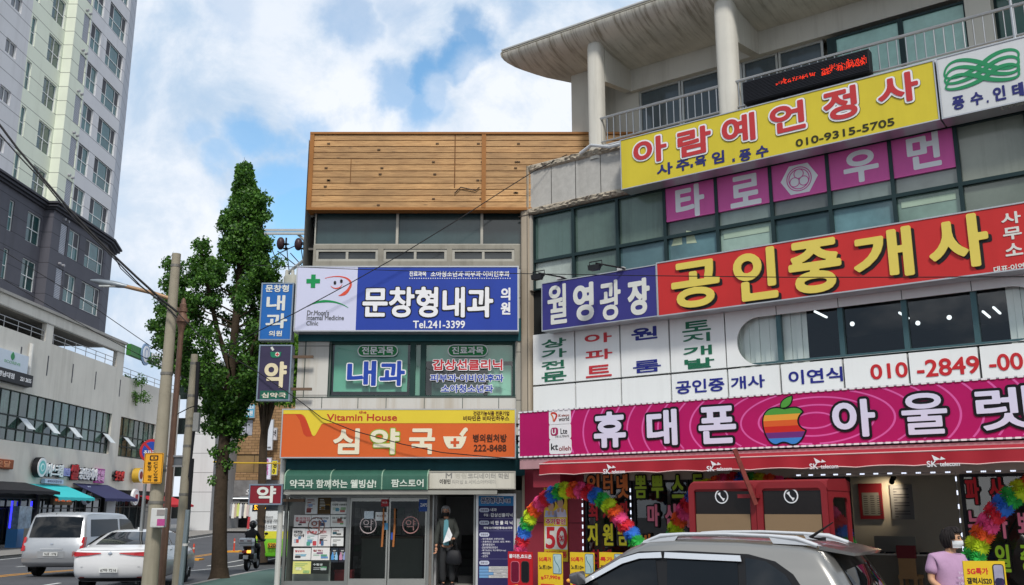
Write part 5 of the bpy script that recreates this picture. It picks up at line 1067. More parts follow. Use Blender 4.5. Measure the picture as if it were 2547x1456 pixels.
# second floor: white panels, pill shaped window
u2 = [1325, 1431, 1544, 1667, 1807, 1937, 2092, 2252, 2427, 2620, 2830]; ss2 = [su(u, 5.0) for u in u2]
zs0 = FR.px(1330, 1015)[1]; zs1 = FR.px(1324, 961)[1]; zs1b = FR.px(1431, 950)[1]; zt2_ = 5.86
wp2 = mat('#eef0ef', .5, var=.03, vs=.8, streak=.12, ss=2)
for i in range(4): MB(FR).box(ss2[i] + .02, ss2[i + 1] - .02, -.2, .02, zs1 + .02, zt2_).build('white_panel', wp2, rb)
for i in range(10): MB(FR).box(ss2[i] + .02, ss2[i + 1] - .02, -.2, .02, zs0 - .3, zs1 - .02).build('white_panel', wp2, rb)
MB(FR).box(sp1, SR, -.4, -.2, zs0 - .5, zs1).box(sp1, ss2[4], -.4, -.2, zs1, 6.95).box(sp1, SR, -.4, -.1, zt2_ + .02, 7.0).build('backing', mat('#1d2122', .8), rb)
q0 = FR.px(1833, 840); ptop = FR.px(1888, 789)[1]; pbot = FR.px(1878, 909)[1]; q1 = FR.px(2600, 795)
pz0, pz1 = pbot, ptop; pr_ = (pz1 - pz0) / 2 - .01
outer = [(ss2[4] + .012, zs1 + .015), (SR, zs1 + .015), (SR, zt2_), (ss2[4] + .012, zt2_)]
solid(FR, [outer, rrect(q0[0], pz0, q1[0], pz1, pr_, 12)], -.0, .03, wp2, rb, 'window_surround')
mb = MB(FR)
for s_ in ss2[5:]: mb.box(s_ - .006, s_ + .006, .03, .034, pz1 + .0, zt2_)
mb.build('joint', mat('#555a5a', .8), rb)
tm2 = mat('#486469', .4, .4, var=.1); dg = see_glass((.93, .96, .95), .03)
for i in range(4, 10): window(FR, ss2[i], zs1 + .02, ss2[i + 1], pz1 + .1, -.14, rb, tm2, dg, fw=.045, fd=.1)
MB(FR).box(ss2[4], SR, -7.1, -7, 3.8, 6.4).box(ss2[4], SR, -7, -.25, 6.3, 6.4).box(ss2[4], SR, -7, -.25, 3.9, 4.0).box(ss2[4] - .1, ss2[4], -7, -.25, 3.9, 6.3).build('room', mat('#1d1d1e', .9), rb)
mb = MB(FR); s_ = ss2[4] + .1
while s_ < ss2[5] + .42:
    if not (ss2[4] + .75 < s_ < ss2[5] + .05): mb.box(s_, s_ + .1, -.2 + .02 * math.sin(s_ * 30), -.18 + .02 * math.sin(s_ * 30 + 1), zs1, pz1 + .1)
    else: mb.box(s_, s_ + .11, -.2 + .02 * math.sin(s_ * 40), -.17, zs1, pz1 + .1)
    s_ += .105
mb.build('curtain', mat('#f0f5f0', .8, var=.06), rb)
mb = MB(FR)
s9 = su(2506, 5.3, -.2)
for k in range(7): mb.box(s9 + k * .11, s9 + k * .11 + .105, -.2 + .02 * (k % 2), -.18 + .02 * (k % 2), zs1, pz1 + .1)
mb.build('curtain', mat('#f0f5f0', .8, var=.06), rb)
emw = mat('#f3fbff', .4, var=0, emit=1.1)
for u, v, L_b in ((2040, 782, 1), (2247, 785, 1), (2452, 782, 1), (2478, 772, 1)):
    r_ = ray(u, v); tt = (6.1 - 2) / r_.z; p = CAM + r_ * tt
    d = FR.r * .0 + FR.n * -.5
    MB().tube([p - FR.n * .4, p + FR.n * .36], .026, 6).build('fluorescent_tube', emw, rb)
for u, v in ((1941, 806), (2119, 806), (2282, 804), (2360, 790)):
    r_ = ray(u, v); tt = (5.85 - 2) / r_.z; p = CAM + r_ * tt; MB().sphere(p, .05, 10, 6).build('globe_lamp', emw, rb)
gw = mat('#1f6b4e', .45); nv = mat('#232a82', .45)
def wt_(name, label, items):
    q = R(*items[0][1], .03); t = thing(name, label, 'sign lettering', FR(q[0], .03, q[1]))
    for tx, b, m, w in items: text(FR, tx, RS(b, .03), .022, m, t, w=w, depth=.008)
def vert(chars, boxes, m, w): return [(c, b, m, w) for c, b in zip(chars, boxes)]
Z2 = lambda x, y: ((1650 + x / 1.542) / 1.2969, (900 + y / 1.542) / 1.2969)
def zb2(x0_, y0_, x1_, y1_): a = Z2(x0_, y0_); b = Z2(x1_, y1_); return (*a, *b)
wt_('panel_lettering', 'green vertical lettering on the first white panel', vert('상가전문', [zb2(148, 298, 270, 340), zb2(148, 350, 272, 392), zb2(148, 408, 262, 448), zb2(148, 462, 272, 508)], gw, .012))
wt_('panel_lettering', 'red vertical lettering on the second white panel', vert('아파트', [zb2(362, 272, 497, 318), zb2(366, 352, 500, 400), zb2(368, 430, 497, 488)], red, .016))
wt_('panel_lettering', 'blue vertical lettering on the third white panel', vert('원룸', [zb2(593, 242, 724, 302), zb2(602, 405, 742, 464)], nv, .016))
wt_('panel_lettering', 'green vertical lettering on the fourth white panel', vert('토지개발', [zb2(846, 210, 990, 260), zb2(850, 272, 986, 314), zb2(852, 335, 996, 380), zb2(858, 395, 1008, 444)], gw, .013))
wt_('panel_lettering', 'blue agent name lettering along the lower white panels', [('공인중', zb2(814, 500, 1058, 565), nv, .022), ('개사', zb2(1088, 482, 1260, 545), nv, .022), ('이연식', zb2(1374, 448, 1648, 518), nv, .024)])
rd2 = mat('#c22a30', .45)
wt_('panel_lettering', 'red phone number along the lower white panels at the right', [('010', zb2(1780, 420, 1972, 495), rd2, .03), ('-2849', zb2(2010, 395, 2330, 480), rd2, .03), ('-00', zb2(2368, 372, 2547, 455), rd2, .03)])
# ---------------- big signs
o1 = .42
bx = R(1347, 705, 1638, 787, o1); zl, zh = FR.px(1348, 825, o1)[1], FR.px(1347, 705, o1)[1]; sx_ = FR.px(1634, 700, o1)[0]; sl_ = FR.px(1347, 760, o1)[0]
t = sign(FR, 'square_name_sign', 'navy blue sign with four white characters joined to the red agency sign', 'sign', (sl_, zl, sx_ - .004, zh), .05, o1, mat('#38377e', .5, var=.06, streak=.15, ss=1.5), fw=.02)
def T(tx, b, m, w=.02, out=None, o=o1, **k): return text(FR, tx, RS(b, o), o, m, t, w=w, depth=.01, out=out, **k)
def zq(x0_, y0_, x1_, y1_): return zb2(x0_, y0_, x1_, y1_)
T('월', zq(178, 30, 275, 225), wl, .032); T('영', zq(305, 22, 410, 210), wl, .032); T('광', zq(437, 10, 545, 205), wl, .03); T('장', zq(575, 0, 690, 180), wl, .032)
rz0, rz1 = FR.px(1637, 789, o1)[1], FR.px(1630, 655, o1)[1]
t = sign(FR, 'estate_agency_sign', 'huge red estate agency sign with yellow black-shadowed characters', 'sign', (sx_, rz0, 11.6, rz1), .05, o1 + .02, mat('#c22f2f', .5, var=.06, streak=.14, ss=1.5), fw=.025)
yel = mat('#dcc95e', .45, var=.04); o2 = o1 + .02
def Ts(ch, b, w):
    q = RS(b, o2); d = .05
    text(FR, ch, (q[0] + d, q[1] - d, q[2] + d, q[3] - d), o2, black, t, w=w, depth=.008, name='letter_shadow'); text(FR, ch, q, o2 + .009, yel, t, w=w, depth=.03)
Z3 = lambda x, y: ((1650 + x / 1.542) / 1.2969, (400 + y / 1.542) / 1.2969)
def zr(x0_, y0_, x1_, y1_): return (*Z3(x0_, y0_), *Z3(x1_, y1_))
Ts('공', (1669, 652, 1793, 765), .05); Ts('인', (1822, 622, 1937, 748), .055); Ts('중', (1958, 600, 2098, 730), .04); Ts('개', (2118, 575, 2276, 695), .05); Ts('사', (2303, 540, 2466, 670), .055)
def T(tx, b, m, w=.02, out=None, o=o2, **k): return text(FR, tx, RS(b, o), o, m, t, w=w, depth=.01, out=out, **k)
T('사', zr(2430, 440, 2535, 498), wl, .02); T('무', zr(2440, 515, 2540, 575), wl, .02); T('소', zr(2450, 595, 2545, 655), wl, .02); T('대표:이연식', zr(2395, 700, 2590, 730), wl, .012)
# yellow balcony sign and white one beside it
o3 = .5; yb = FR.px(1545, 473, o3); yt = FR.px(1543, 347, o3); yr = FR.px(2330, 228, o3)
yz0 = (yb[1] + FR.px(2335, 300, o3)[1]) / 2; yz1 = (yt[1] + FR.px(2320, 152, o3)[1]) / 2
t = sign(FR, 'fortune_teller_sign', 'long yellow sign with red white-edged characters below the balcony railing', 'sign', (yb[0], yz0, yr[0], yz1), .08, o3, mat('#d3c139', .5, var=.05, streak=.12, ss=1.5), fw=.02)
def T(tx, b, m, w=.02, out=None, o=o3, **k): return text(FR, tx, RS(b, o), o, m, t, w=w, depth=.01, out=out, **k)
Z4 = lambda x, y: ((1600 + x / 1.4965) / 1.2969, (0 + y / 1.4965) / 1.2969)
def zy(x0_, y0_, x1_, y1_): return (*Z4(x0_, y0_), *Z4(x1_, y1_))
ed = [(.035, white), (.047, mat('#4f4d36', .5))]; rd3 = mat('#bd3a3c', .42, var=.03)
for ch, b in (('아', (660, 668, 830, 792)), ('람', (872, 620, 1045, 752)), ('예', (1085, 560, 1258, 695)), ('언', (1316, 500, 1500, 640)), ('정', (1572, 428, 1752, 582)), ('사', (1833, 362, 2048, 505))): T(ch, zy(b[0] + 3, b[1] + 3, b[2] - 3, b[3] - 3), rd3, .035, ed)
nv2 = mat('#2c2f6e', .45); 
for ch, b in (('사', (775, 790, 853, 845)), ('주', (868, 772, 935, 825)), ('육', (958, 752, 1015, 806)), ('임', (1040, 732, 1102, 790)), ('풍', (1172, 722, 1232, 778)), ('수', (1252, 705, 1316, 760))): T(ch, zy(*b), nv2, .014)
for b in ((938, 795, 950, 808), (1140, 768, 1152, 780)): q = R(*zy(*b), o3); MB(FR).box(q[0], q[2], o3, o3 + .01, q[1], q[3]).build('dot', nv2, t)
q0_ = FR.px(*Z4(1445, 680), o3); q1_ = FR.px(*Z4(1925, 622), o3); 
q = R(*zy(1447, 678, 1925, 612), o3); h_ = FR.px(*Z4(1447, 676), o3)[1] - FR.px(*Z4(1447, 712), o3)[1]; text(FR, '010-9315-5705', (q0_[0], FR.px(*Z4(1447, 712), o3)[1], q1_[0], FR.px(*Z4(1447, 676), o3)[1]), o3, mat('#35331f', .45), t, w=.016, depth=.01)
t = sign(FR, 'geomancy_sign', 'white sign with looping green ribbon emblem at the right edge', 'sign', (yr[0] + .03, yz0, 12.6, yz1 + .02), .08, o3, mat('#cdd0d2', .5, var=.04, streak=.15), fw=.025)
gr2 = mat('#2c8a5c', .45, var=.1)
Z5 = lambda x, y: FR.px((2500 + x / 3.166) / 1.2969, y / 3.166 / 1.2969, o3)
def loop(p, w_, o): solid(FR, [band(p, [w_ * (.45 + .55 * math.sin(math.pi * i / (len(p) - 1)) ** 2) for i in range(len(p))])], o3, o, gr2, t, 'ribbon')
for k, (dy, dx) in enumerate(((0, 0), (72, 8), (150, 20))):
    A_ = bez(Z5(2480 + dx * .3, 590 + dy), Z5(2520, 470 + dy), Z5(2300, 490 + dy), Z5(2150 + dx, 620 + dy), 24); B_ = bez(Z5(2150 + dx, 620 + dy), Z5(2000, 760 + dy), Z5(1690, 880 + dy * .5), Z5(1730 + dx, 740 + dy * .95), 24)
    loop(A_ + B_[1:], .075, .006 + .003 * k)
    A_ = bez(Z5(1730 + dx, 740 + dy * .95), Z5(1760, 600 + dy), Z5(1950, 590 + dy), Z5(2120, 650 + dy), 24); B_ = bez(Z5(2120, 650 + dy), Z5(2330, 740 + dy * .7), Z5(2520, 700 + dy * .7), Z5(2480 + dx * .3, 590 + dy), 24)
    loop(A_ + B_[1:], .075, .0075 + .003 * k)
def zw(x0_, y0_, x1_, y1_): k = 4.106; return RS((2500 / 1.2969 + x0_ / k, y0_ / k, 2500 / 1.2969 + x1_ / k, y1_ / k), o3)
for tx, b, w in (('풍', (1800, 985, 1940, 1120), .02), ('수', (1985, 945, 2130, 1075), .02), ('인', (2215, 885, 2360, 1030), .02), ('테', (2410, 850, 2545, 990), .02), ('리', (2640, 800, 2780, 940), .02)): text(FR, tx, zw(*b), o3, nv2, t, w=w, depth=.01)
q = zw(2160, 1028, 2180, 1050); MB(FR).box(q[0], q[2], o3, o3 + .01, q[1], q[3]).build('dot', nv2, t); text(FR, '(무료', zw(2300, 1052, 2560, 1106), o3, mat('#44443f', .5), t, w=.006, depth=.008)
# LED ticker on the railing
o4 = .35; lb_ = FR.px(1848, 258, o4); lt_ = FR.px(1845, 206, o4); lr_ = FR.px(2162, 150, o4)
t = thing('ticker_display', 'black LED ticker display with broken red characters hung on the balcony railing', 'display', FR(lb_[0], o4, lb_[1])); MB(FR).box(lb_[0], lr_[0], .14, o4, lb_[1], lt_[1]).build('case', mat('#17181d', .5, var=.15), t, bevel=.015)
mb = MB(FR); nl = 14
for k in range(nl): z = lb_[1] + .03 + (lt_[1] - lb_[1] - .06) * k / (nl - 1); mb.box(lb_[0] + .03, lr_[0] - .03, o4, o4 + .012, z - .006, z + .006)
mb.build('louvre', mat('#23242b', .5), t)
red_led = mat('#ff3b1e', .5, var=0, emit=.75); mb = MB(FR); rr = random.Random(11); L_w = lr_[0] - lb_[0]
lz = lb_[1] + (lt_[1] - lb_[1]) * .5
for i in range(120):
    f = .28 + .7 * i / 120; s_ = lb_[0] + L_w * f
    if f < .62: a, b_ = -.05 + rr.uniform(0, .04), rr.uniform(0, .05) + .02 * math.sin(f * 60)
    else: a, b_ = -.08 + .1 * max(0, math.sin(f * 45)) * rr.random(), .02 + .1 * rr.random() * (.4 + .6 * abs(math.sin(f * 28)))
    if rr.random() < .14 or .6 < f < .64: continue
    z = lz + a
    while z < lz + b_: (mb.box(s_, s_ + .011, o4 + .012, o4 + .016, z, z + .012) if rr.random() < .7 else 0); z += .024
mb.build('lit_characters', red_led, t)
# floodlights
def flood(label, u, v, u1, v1):
    p = FR.px(u, v, 1.0); q_ = FR.px(u1, v1, .4); t = thing('floodlight', label, 'floodlight', FR(q_[0], .4, q_[1]), 'floodlights above the navy sign')
    h = Vector((p[0], 1.0, p[1])); MB(FR).tube([(q_[0], .3, q_[1]), (q_[0] - .05, .5, q_[1] + .03), (h.x, 1.0, h.z + .06)], .018, 8).build('arm', black, t)
    MB(FR).add([(h.x - .12, .93, h.z + .03), (h.x + .12, .93, h.z + .03), (h.x + .09, .98, h.z - .1), (h.x - .09, .98, h.z - .1), (h.x - .14, 1.1, h.z + .01), (h.x + .14, 1.1, h.z + .01), (h.x + .12, 1.1, h.z - .1), (h.x - .12, 1.1, h.z - .1)], [(0, 1, 2, 3), (4, 5, 6, 7), (0, 1, 5, 4), (1, 2, 6, 5), (2, 3, 7, 6), (3, 0, 4, 7)]).build('housing', mat('#1d1e21', .45), t)
    MB(FR).tube([(h.x - .15, 1.0, h.z - .03), (h.x - .15, 1.0, h.z + .1), (h.x + .15, 1.0, h.z + .1), (h.x + .15, 1.0, h.z - .03)], .012, 6).build('yoke', black, t)
    MB(FR).box(q_[0] - .2, q_[0] - .04, .36, .46, q_[1] + .0, q_[1] + .07).build('ballast_box', mat('#c0c2c2', .5), t)
flood('black floodlight at the left end above the navy sign', 1339, 686, 1406, 694); flood('black floodlight above the middle of the navy sign', 1481, 662, 1558, 672)
# ---------------- roof canopy, columns, beam, upper glazing
ccm = mat('#a9a497', .85, var=.08, vs=.8, bump=.15, bs=14, streak=.0, name='board concrete')
cs_, ct, cp = nodes('stained canopy concrete'); ob = nn(ct, 'ShaderNodeTexCoord').outputs['UV']
mp = nn(ct, 'ShaderNodeMapping', {0: ob}); mp.inputs['Scale'].default_value = (5, .4, 1)
na = nn(ct, 'ShaderNodeTexNoise', {0: mp.outputs[0]}); na.inputs['Scale'].default_value = 1.6; na.inputs['Detail'].default_value = 7; na.inputs['Roughness'].default_value = .72
nb_ = nn(ct, 'ShaderNodeTexNoise', {0: ob}); nb_.inputs['Scale'].default_value = 1.3; nb_.inputs['Detail'].default_value = 5
sxy = nn(ct, 'ShaderNodeSeparateXYZ', {0: ob}); fade = nn(ct, 'ShaderNodeMapRange', {0: sxy.outputs[1]}, i_1=.0, i_2=1.9, i_3=1., i_4=.25)
rA = nn(ct, 'ShaderNodeMapRange', {0: na.outputs[0]}, i_1=.48, i_2=.62, i_3=0., i_4=.9); mA = nn(ct, 'ShaderNodeMath', {0: rA.outputs[0], 1: fade.outputs[0]}, operation='MULTIPLY')
c1 = nn(ct, 'ShaderNodeMix', {0: mA.outputs[0]}, data_type='RGBA'); c1.inputs[6].default_value = srgb('#d6d2c6'); c1.inputs[7].default_value = srgb('#857c68')
rB = nn(ct, 'ShaderNodeMapRange', {0: nb_.outputs[0]}, i_1=.3, i_2=.7, i_3=.8, i_4=1.1); c2_ = nn(ct, 'ShaderNodeMix', {6: c1.outputs[2], 7: rB.outputs[0]}, data_type='RGBA', blend_type='MULTIPLY'); c2_.inputs[0].default_value = 1
ct.links.new(c2_.outputs[2], cp.inputs['Base Color']); cp.inputs['Roughness'].default_value = .85
prof = [(.42, 12.84), (.40, 12.76), (.33, 12.68), (.25, 12.63), (.08, 12.56), (-.1, 12.52), (-.4, 12.47), (-.65, 12.44), (-1.25, 12.43), (-1.62, 12.43), (-2.6, 12.45)]
def send(o): return -.36 + (.42 - o) * .6
nS = 40; vs = []; uv = []
acc = 0
for j, (o, z) in enumerate(prof):
    if j: acc += math.hypot(o - prof[j - 1][0], z - prof[j - 1][1])
    for i in range(nS + 1): s_ = send(o) + (14 - send(o)) * i / nS; vs.append((s_, o, z)); uv.append((s_, acc))
fs = [(j * (nS + 1) + i, j * (nS + 1) + i + 1, (j + 1) * (nS + 1) + i + 1, (j + 1) * (nS + 1) + i) for j in range(len(prof) - 1) for i in range(nS)]
can = MB(FR).add(vs, fs).build('canopy_soffit', cs_, rb, recalc=False, smooth=60)
ul = can.data.uv_layers.new(name='UVMap')
for lp in can.data.loops: ul.data[lp.index].uv = uv[lp.vertex_index]
mb = MB(FR); mb.quad((send(.42), .42, 12.86), (14, .42, 12.86), (14, .36, 12.95), (send(.36) + .02, .36, 12.95)); mb.quad((send(.36) + .02, .36, 12.95), (14, .36, 12.95), (14, -8, 14.2), (send(-8), -8, 14.2))
ep = [(send(o), o, z) for o, z in prof]; mb.quad(*ep, (send(-2.6), -2.6, 13.35), (send(.36) + .02, .36, 12.95)); mb.build('canopy_roof', ccm, rb, recalc=False)
MB(FR).tube([(send(.36), .4, 12.93), (14, .4, 12.93)], .03, 6).build('drip_edge', mat('#c3c6c6', .5), rb)
colm = mat('#cfccc2', .7, var=.06, vs=1.2, streak=.3, ss=4)
def column(u, r_):
    s_ = su(u, 11, -.1); mb = MB(FR); p = rrect(s_ - r_, -.1 - r_ * 1.0, s_ + r_, -.1 + r_ * 1.0, r_ * .75, 5); k = len(p)
    lv = [(9.7, 1), (12.44, 1), (12.55, .93), (12.6, .75), (12.62, .3)]
    mb.add([(s_ + (a - s_) * f, -.1 + (b + .1) * f, z) for z, f in lv for a, b in p], [(l * k + i, l * k + (i + 1) % k, (l + 1) * k + (i + 1) % k, (l + 1) * k + i) for l in range(len(lv) - 1) for i in range(k)]); mb.build('column', colm, rb, smooth=45)
    # cross beam from the column back to the facade beam
    MB(FR).ext([(-.25, 11.66), (-.25, 12.5), (-1.5, 12.45), (-1.5, 11.88)], s_ - .02, s_ + r_ * .85).build('cross_beam', colm, rb); return s_
c1s = column(1484, .18); c2s = column(1811, .215)
c3s = c2s + (c2s - c1s); 
gof = -1.6
MB(FR).box(c1s + .1, 14, gof - .2, gof + .12, 11.88, 12.46).build('facade_beam', colm, rb)
w0 = su(1422, 11, -.9); w1_ = su(1475, 11, -.9); MB(FR).box(w0, w0 + .55, -2.2, -.9, 9.7, 12.46).box(w0, su(1590, 11, gof), gof - .3, gof, 9.7, 12.4).build('corner_wall', mat('#c6c3b8', .75, var=.06, vs=1.2, streak=.35, ss=3), rb)
MB(FR).box(sp1, 14, -2.6, .0, 9.5, 9.75).box(w0, 14, -8, -2.2, 9.7, 13).build('balcony_slab', ccm, rb)
upf = mat('#b8bbb8', .4, .5); gup = pane_glass('#4f5a60', .08, .35, .6, streak=.3); gtl = pane_glass('#9cc9c1', .25, .2, 2.2, streak=.15)
ws = [su(u, 10.6, gof) for u in (1590, 1695, 1795, 1850, 1940, 2055)]
for i in range(5): window(FR, ws[i] + .02, 9.75, ws[i + 1], 11.88, gof - .08, rb, upf if i != 3 else upf, gup, fw=.05)
ws2 = [su(u, 10.9, gof + .25) for u in (2078, 2245, 2410)]
for i in range(2): window(FR, ws2[i], 9.6, ws2[i + 1], 11.72, gof + .18, rb, mulm, gtl, fw=.05)
MB(FR).box(ws2[0] - .15, ws2[0], gof - .1, gof + .2, 9.7, 11.75).build('window_post', mulm, rb)
MB(FR).box(ws2[2], ws2[2] + .45, gof - .2, gof + .4, 9.6, 12.2).build('pier', colm, rb); window(FR, ws2[2] + .45, 9.6, 13.6, 11.88, gof - .1, rb, mulm, pane_glass('#2f5a4f', .1, .3), [.3, .6], fw=.05)
# balcony railing
rs = mat('#b9babb', .28, .9, var=.05); ztr_ = FR.px(1480, 300)[1]; zbr = FR.px(1482, 358)[1]; s0_ = su(1478, 10.5); mb = MB(FR); mb.cyl((s0_, 0, ztr_), (13.5, 0, ztr_), .035, n=8).cyl((s0_, 0, zbr), (13.5, 0, zbr), .022, n=8); rl_ = mb.build('railing', rs, rb, smooth=40)
pst_ = [su(u, 10.5) for u in (1479, 1812)]; d_ = su(2516, 10.5)
mb = MB(FR)
for s_ in pst_ + [d_]: mb.cyl((s_, 0, 9.6), (s_, 0, ztr_ + .12), .03, n=10).sphere((s_, 0, ztr_ + .17), .06, 10, 8)
mb.build('railing_post', rs, rb, smooth=40)
mb = MB(FR); s_ = s0_ + .17
while s_ < 13.4: mb.cyl((s_, 0, zbr), (s_, 0, ztr_), .013, n=6, cap=False); s_ += .165
mb.build('baluster', rs, rb, smooth=60)
MB(FR).tube([(su(1440, 9.9, .2), .15, 9.87), (su(1470, 9.9, .2), .2, 9.98), (s0_ + .5, .22, yz1 + .03), (13, .3, yz1 + .06)], .04, 8).tube([(s0_ + .3, .2, yz1 + .1), (13, .26, yz1 + .13)], .022, 6).build('cable_conduit', mat('#c9cccf', .4, .3), rb, smooth=40)
c_ = FR.px(2150, 3, -.9); MB(FR).cyl((c_[0], -.9, 12.45), (c_[0], -.9, 12.3), .12, n=14).build('soffit_lamp', mat('#7f7c76', .5), rb)
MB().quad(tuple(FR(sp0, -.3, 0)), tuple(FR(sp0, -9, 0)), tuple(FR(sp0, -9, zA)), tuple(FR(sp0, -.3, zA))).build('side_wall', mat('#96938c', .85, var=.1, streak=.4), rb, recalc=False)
# ================================================================== PHONE SHOP at the foot of the plaza building
om = .8; ml_ = FR.px(1291, 1077, om)[0]; mz0 = (FR.px(1292, 1133, om)[1] + FR.px(2546, 1098, om)[1]) / 2; mz1 = (FR.px(1290, 1022, om)[1] + FR.px(2546, 938, om)[1]) / 2
t = sign(FR, 'phone_shop_sign', 'long magenta phone shop sign with ringed pattern, rainbow apple emblem and white characters', 'sign', (ml_, mz0, 11.3, mz1), .0, om, mat('#b00d60', .5, var=.07, streak=.1, ss=1.5), fw=.02)
ac = FR.px(1949, 1050, om); rg = mat('#d65ea6', .5); mb = MB(FR)
for k in range(1, 17):
    rx, rz_ = .34 * k, .135 * k
    n = 90 + 20 * k
    for i in range(n):
        a0, a1 = 2 * math.pi * i / n, 2 * math.pi * (i + 1) / n
        P = [(ac[0] + .55 + (rx + w_) * math.cos(a), ac[1] + (rz_ + w_ * .8) * math.sin(a)) for a, w_ in ((a0, -.018), (a1, -.018), (a1, .018), (a0, .018))]
        if all(ml_ + .03 < p[0] < 11.25 and mz0 + .03 < p[1] < mz1 - .03 for p in P): mb.quad(*[(p[0], om + .0015, p[1]) for p in P])
mb.build('ring_pattern', rg, t, recalc=False)
mb = MB(FR); s_ = ml_
while s_ < 11.25:
    for z in (mz0 - .005, mz1 - .03): mb.box(s_, s_ + .085, om, om + .02, z, z + .03)
    s_ += .13
z = mz0
while z < mz1 - .08: mb.box(ml_ - .01, ml_ + .02, om, om + .02, z, z + .08); z += .12
mb.build('dashed_border', white, t)
def T(tx, b, m, w=.02, out=None, o=om + .003, **k): return text(FR, tx, RS(b, o), o, m, t, w=w, depth=.012, out=out, **k)
lilw = mat('#d6d9ee', .42, var=.02); blk2 = mat('#0e0e12', .45)
for ch, b in (('휴', (1477, 1025, 1558, 1114)), ('대', (1608, 1020, 1686, 1109)), ('폰', (1736, 1012, 1833, 1104)), ('아', (2067, 995, 2181, 1088)), ('울', (2238, 979, 2361, 1081)), ('렛', (2422, 964, 2580, 1070))): T(ch, b, lilw, .042, [(.045, blk2)])
# rainbow apple with a bite and a leaf
Ap = lambda x, y: FR.px((1650 + x / 1.542) / 1.2969, (900 + y / 1.542) / 1.2969, om)
body = bez(Ap(1355, 650), Ap(1385, 645), Ap(1425, 630), Ap(1445, 662), 14) + bez(Ap(1445, 662), Ap(1412, 685), Ap(1408, 735), Ap(1460, 755), 14)[1:] + bez(Ap(1460, 755), Ap(1440, 815), Ap(1410, 828), Ap(1385, 818), 12)[1:] + bez(Ap(1385, 818), Ap(1360, 806), Ap(1345, 806), Ap(1322, 820), 10)[1:] + bez(Ap(1322, 820), Ap(1285, 830), Ap(1252, 765), Ap(1253, 705), 14)[1:] + bez(Ap(1253, 705), Ap(1256, 645), Ap(1310, 635), Ap(1355, 650), 14)[1:-1]
B_ = np.array(body); ctr = B_.mean(0); 
solid(FR, [[tuple(p) for p in contours([B_], .028, .012)[0]]], om + .002, .006, blk2, t, 'apple_outline')
def clipz(poly, za, zb):
    def half(P, z, sg):
        o = []
        for i in range(len(P)):
            a, b = P[i], P[(i + 1) % len(P)]
            ia, ib = sg * (a[1] - z) >= 0, sg * (b[1] - z) >= 0
            if ia: o.append(a)
            if ia != ib: q = (z - a[1]) / (b[1] - a[1]); o.append((a[0] + (b[0] - a[0]) * q, z))
        return o
    return half(half(poly, za, 1), zb, -1)
zlo, zhi = B_[:, 1].min(), B_[:, 1].max(); cl = ['#3a86d0', '#6a2f7a', '#c22a22', '#d5612a', '#e0a23c', '#4f9a3c']; tl = [0, .17, .33, .5, .66, .82, 1.001]
for k in range(6):
    P = clipz([tuple(p) for p in B_], zlo + (zhi - zlo) * tl[k], zlo + (zhi - zlo) * tl[k + 1])
    if len(P) > 2: solid(FR, [P], om + .008, .006, mat(cl[k], .45, var=.03), t, 'apple_stripe')
lf = bez(Ap(1340, 640), Ap(1335, 605), Ap(1370, 590), Ap(1392, 585), 10) + bez(Ap(1392, 585), Ap(1398, 620), Ap(1370, 645), Ap(1340, 640), 10)[1:-1]
solid(FR, contours([np.array(lf)], .022, .01), om + .002, .006, blk2, t, 'leaf_outline'); solid(FR, [lf], om + .008, .006, mat('#4f9a3c', .45), t, 'apple_leaf')
Zc = lambda x, y: ((1660 + x / 3.309) / 1.2969, (1120 + y / 3.309) / 1.2969)
def zc_(x0_, y0_, x1_, y1_): return R(*Zc(x0_, y0_), *Zc(x1_, y1_), om)
for (b, its) in (((365, 672, 600, 820), [('SK telecom', (465, 718, 583, 738), mat('#8f4a3a', .5), .002), ('world', (470, 745, 582, 788), mat('#4f4a4a', .5), .004)]), ((367, 828, 603, 978), [('Lte', (490, 868, 562, 926), black, .012), ('THE ULTIMATE', (428, 945, 582, 962), mat('#777777', .5), .001)]), ((370, 988, 608, 1135), [('kt', (388, 1030, 465, 1100), black, .016), ('olleh', (472, 1058, 600, 1104), mat('#8a4648', .5), .005)])):
    q = zc_(*b); solid(FR, [rrect(*q, .05)], om + .003, .004, white, t, 'network_badge')
    for tx, bb_, m_, w_ in its: text(FR, tx, zc_(*bb_), om + .007, m_, t, w=w_, depth=.003, res=18)
Zq = lambda x, y: FR.px(*Zc(x, y), om)
solid(FR, [band(bez(Zq(388, 712), Zq(420, 690), Zq(460, 715), Zq(445, 745)) + bez(Zq(445, 745), Zq(435, 770), Zq(430, 780), Zq(415, 795))[1:], .04)], om + .007, .003, mat('#c0392f', .5), t, 'badge_mark'); solid(FR, [band(bez(Zq(388, 712), Zq(395, 730), Zq(415, 735), Zq(413, 790)), .03)], om + .007, .004, mat('#d07a4a', .5), t, 'badge_mark')
solid(FR, [rrect(*zc_(385, 862, 465, 945), .06)], om + .007, .003, mat('#a0295a', .5), t, 'badge_mark'); text(FR, 'U', zc_(398, 875, 440, 930), om + .01, white, t, w=.01, depth=.003)
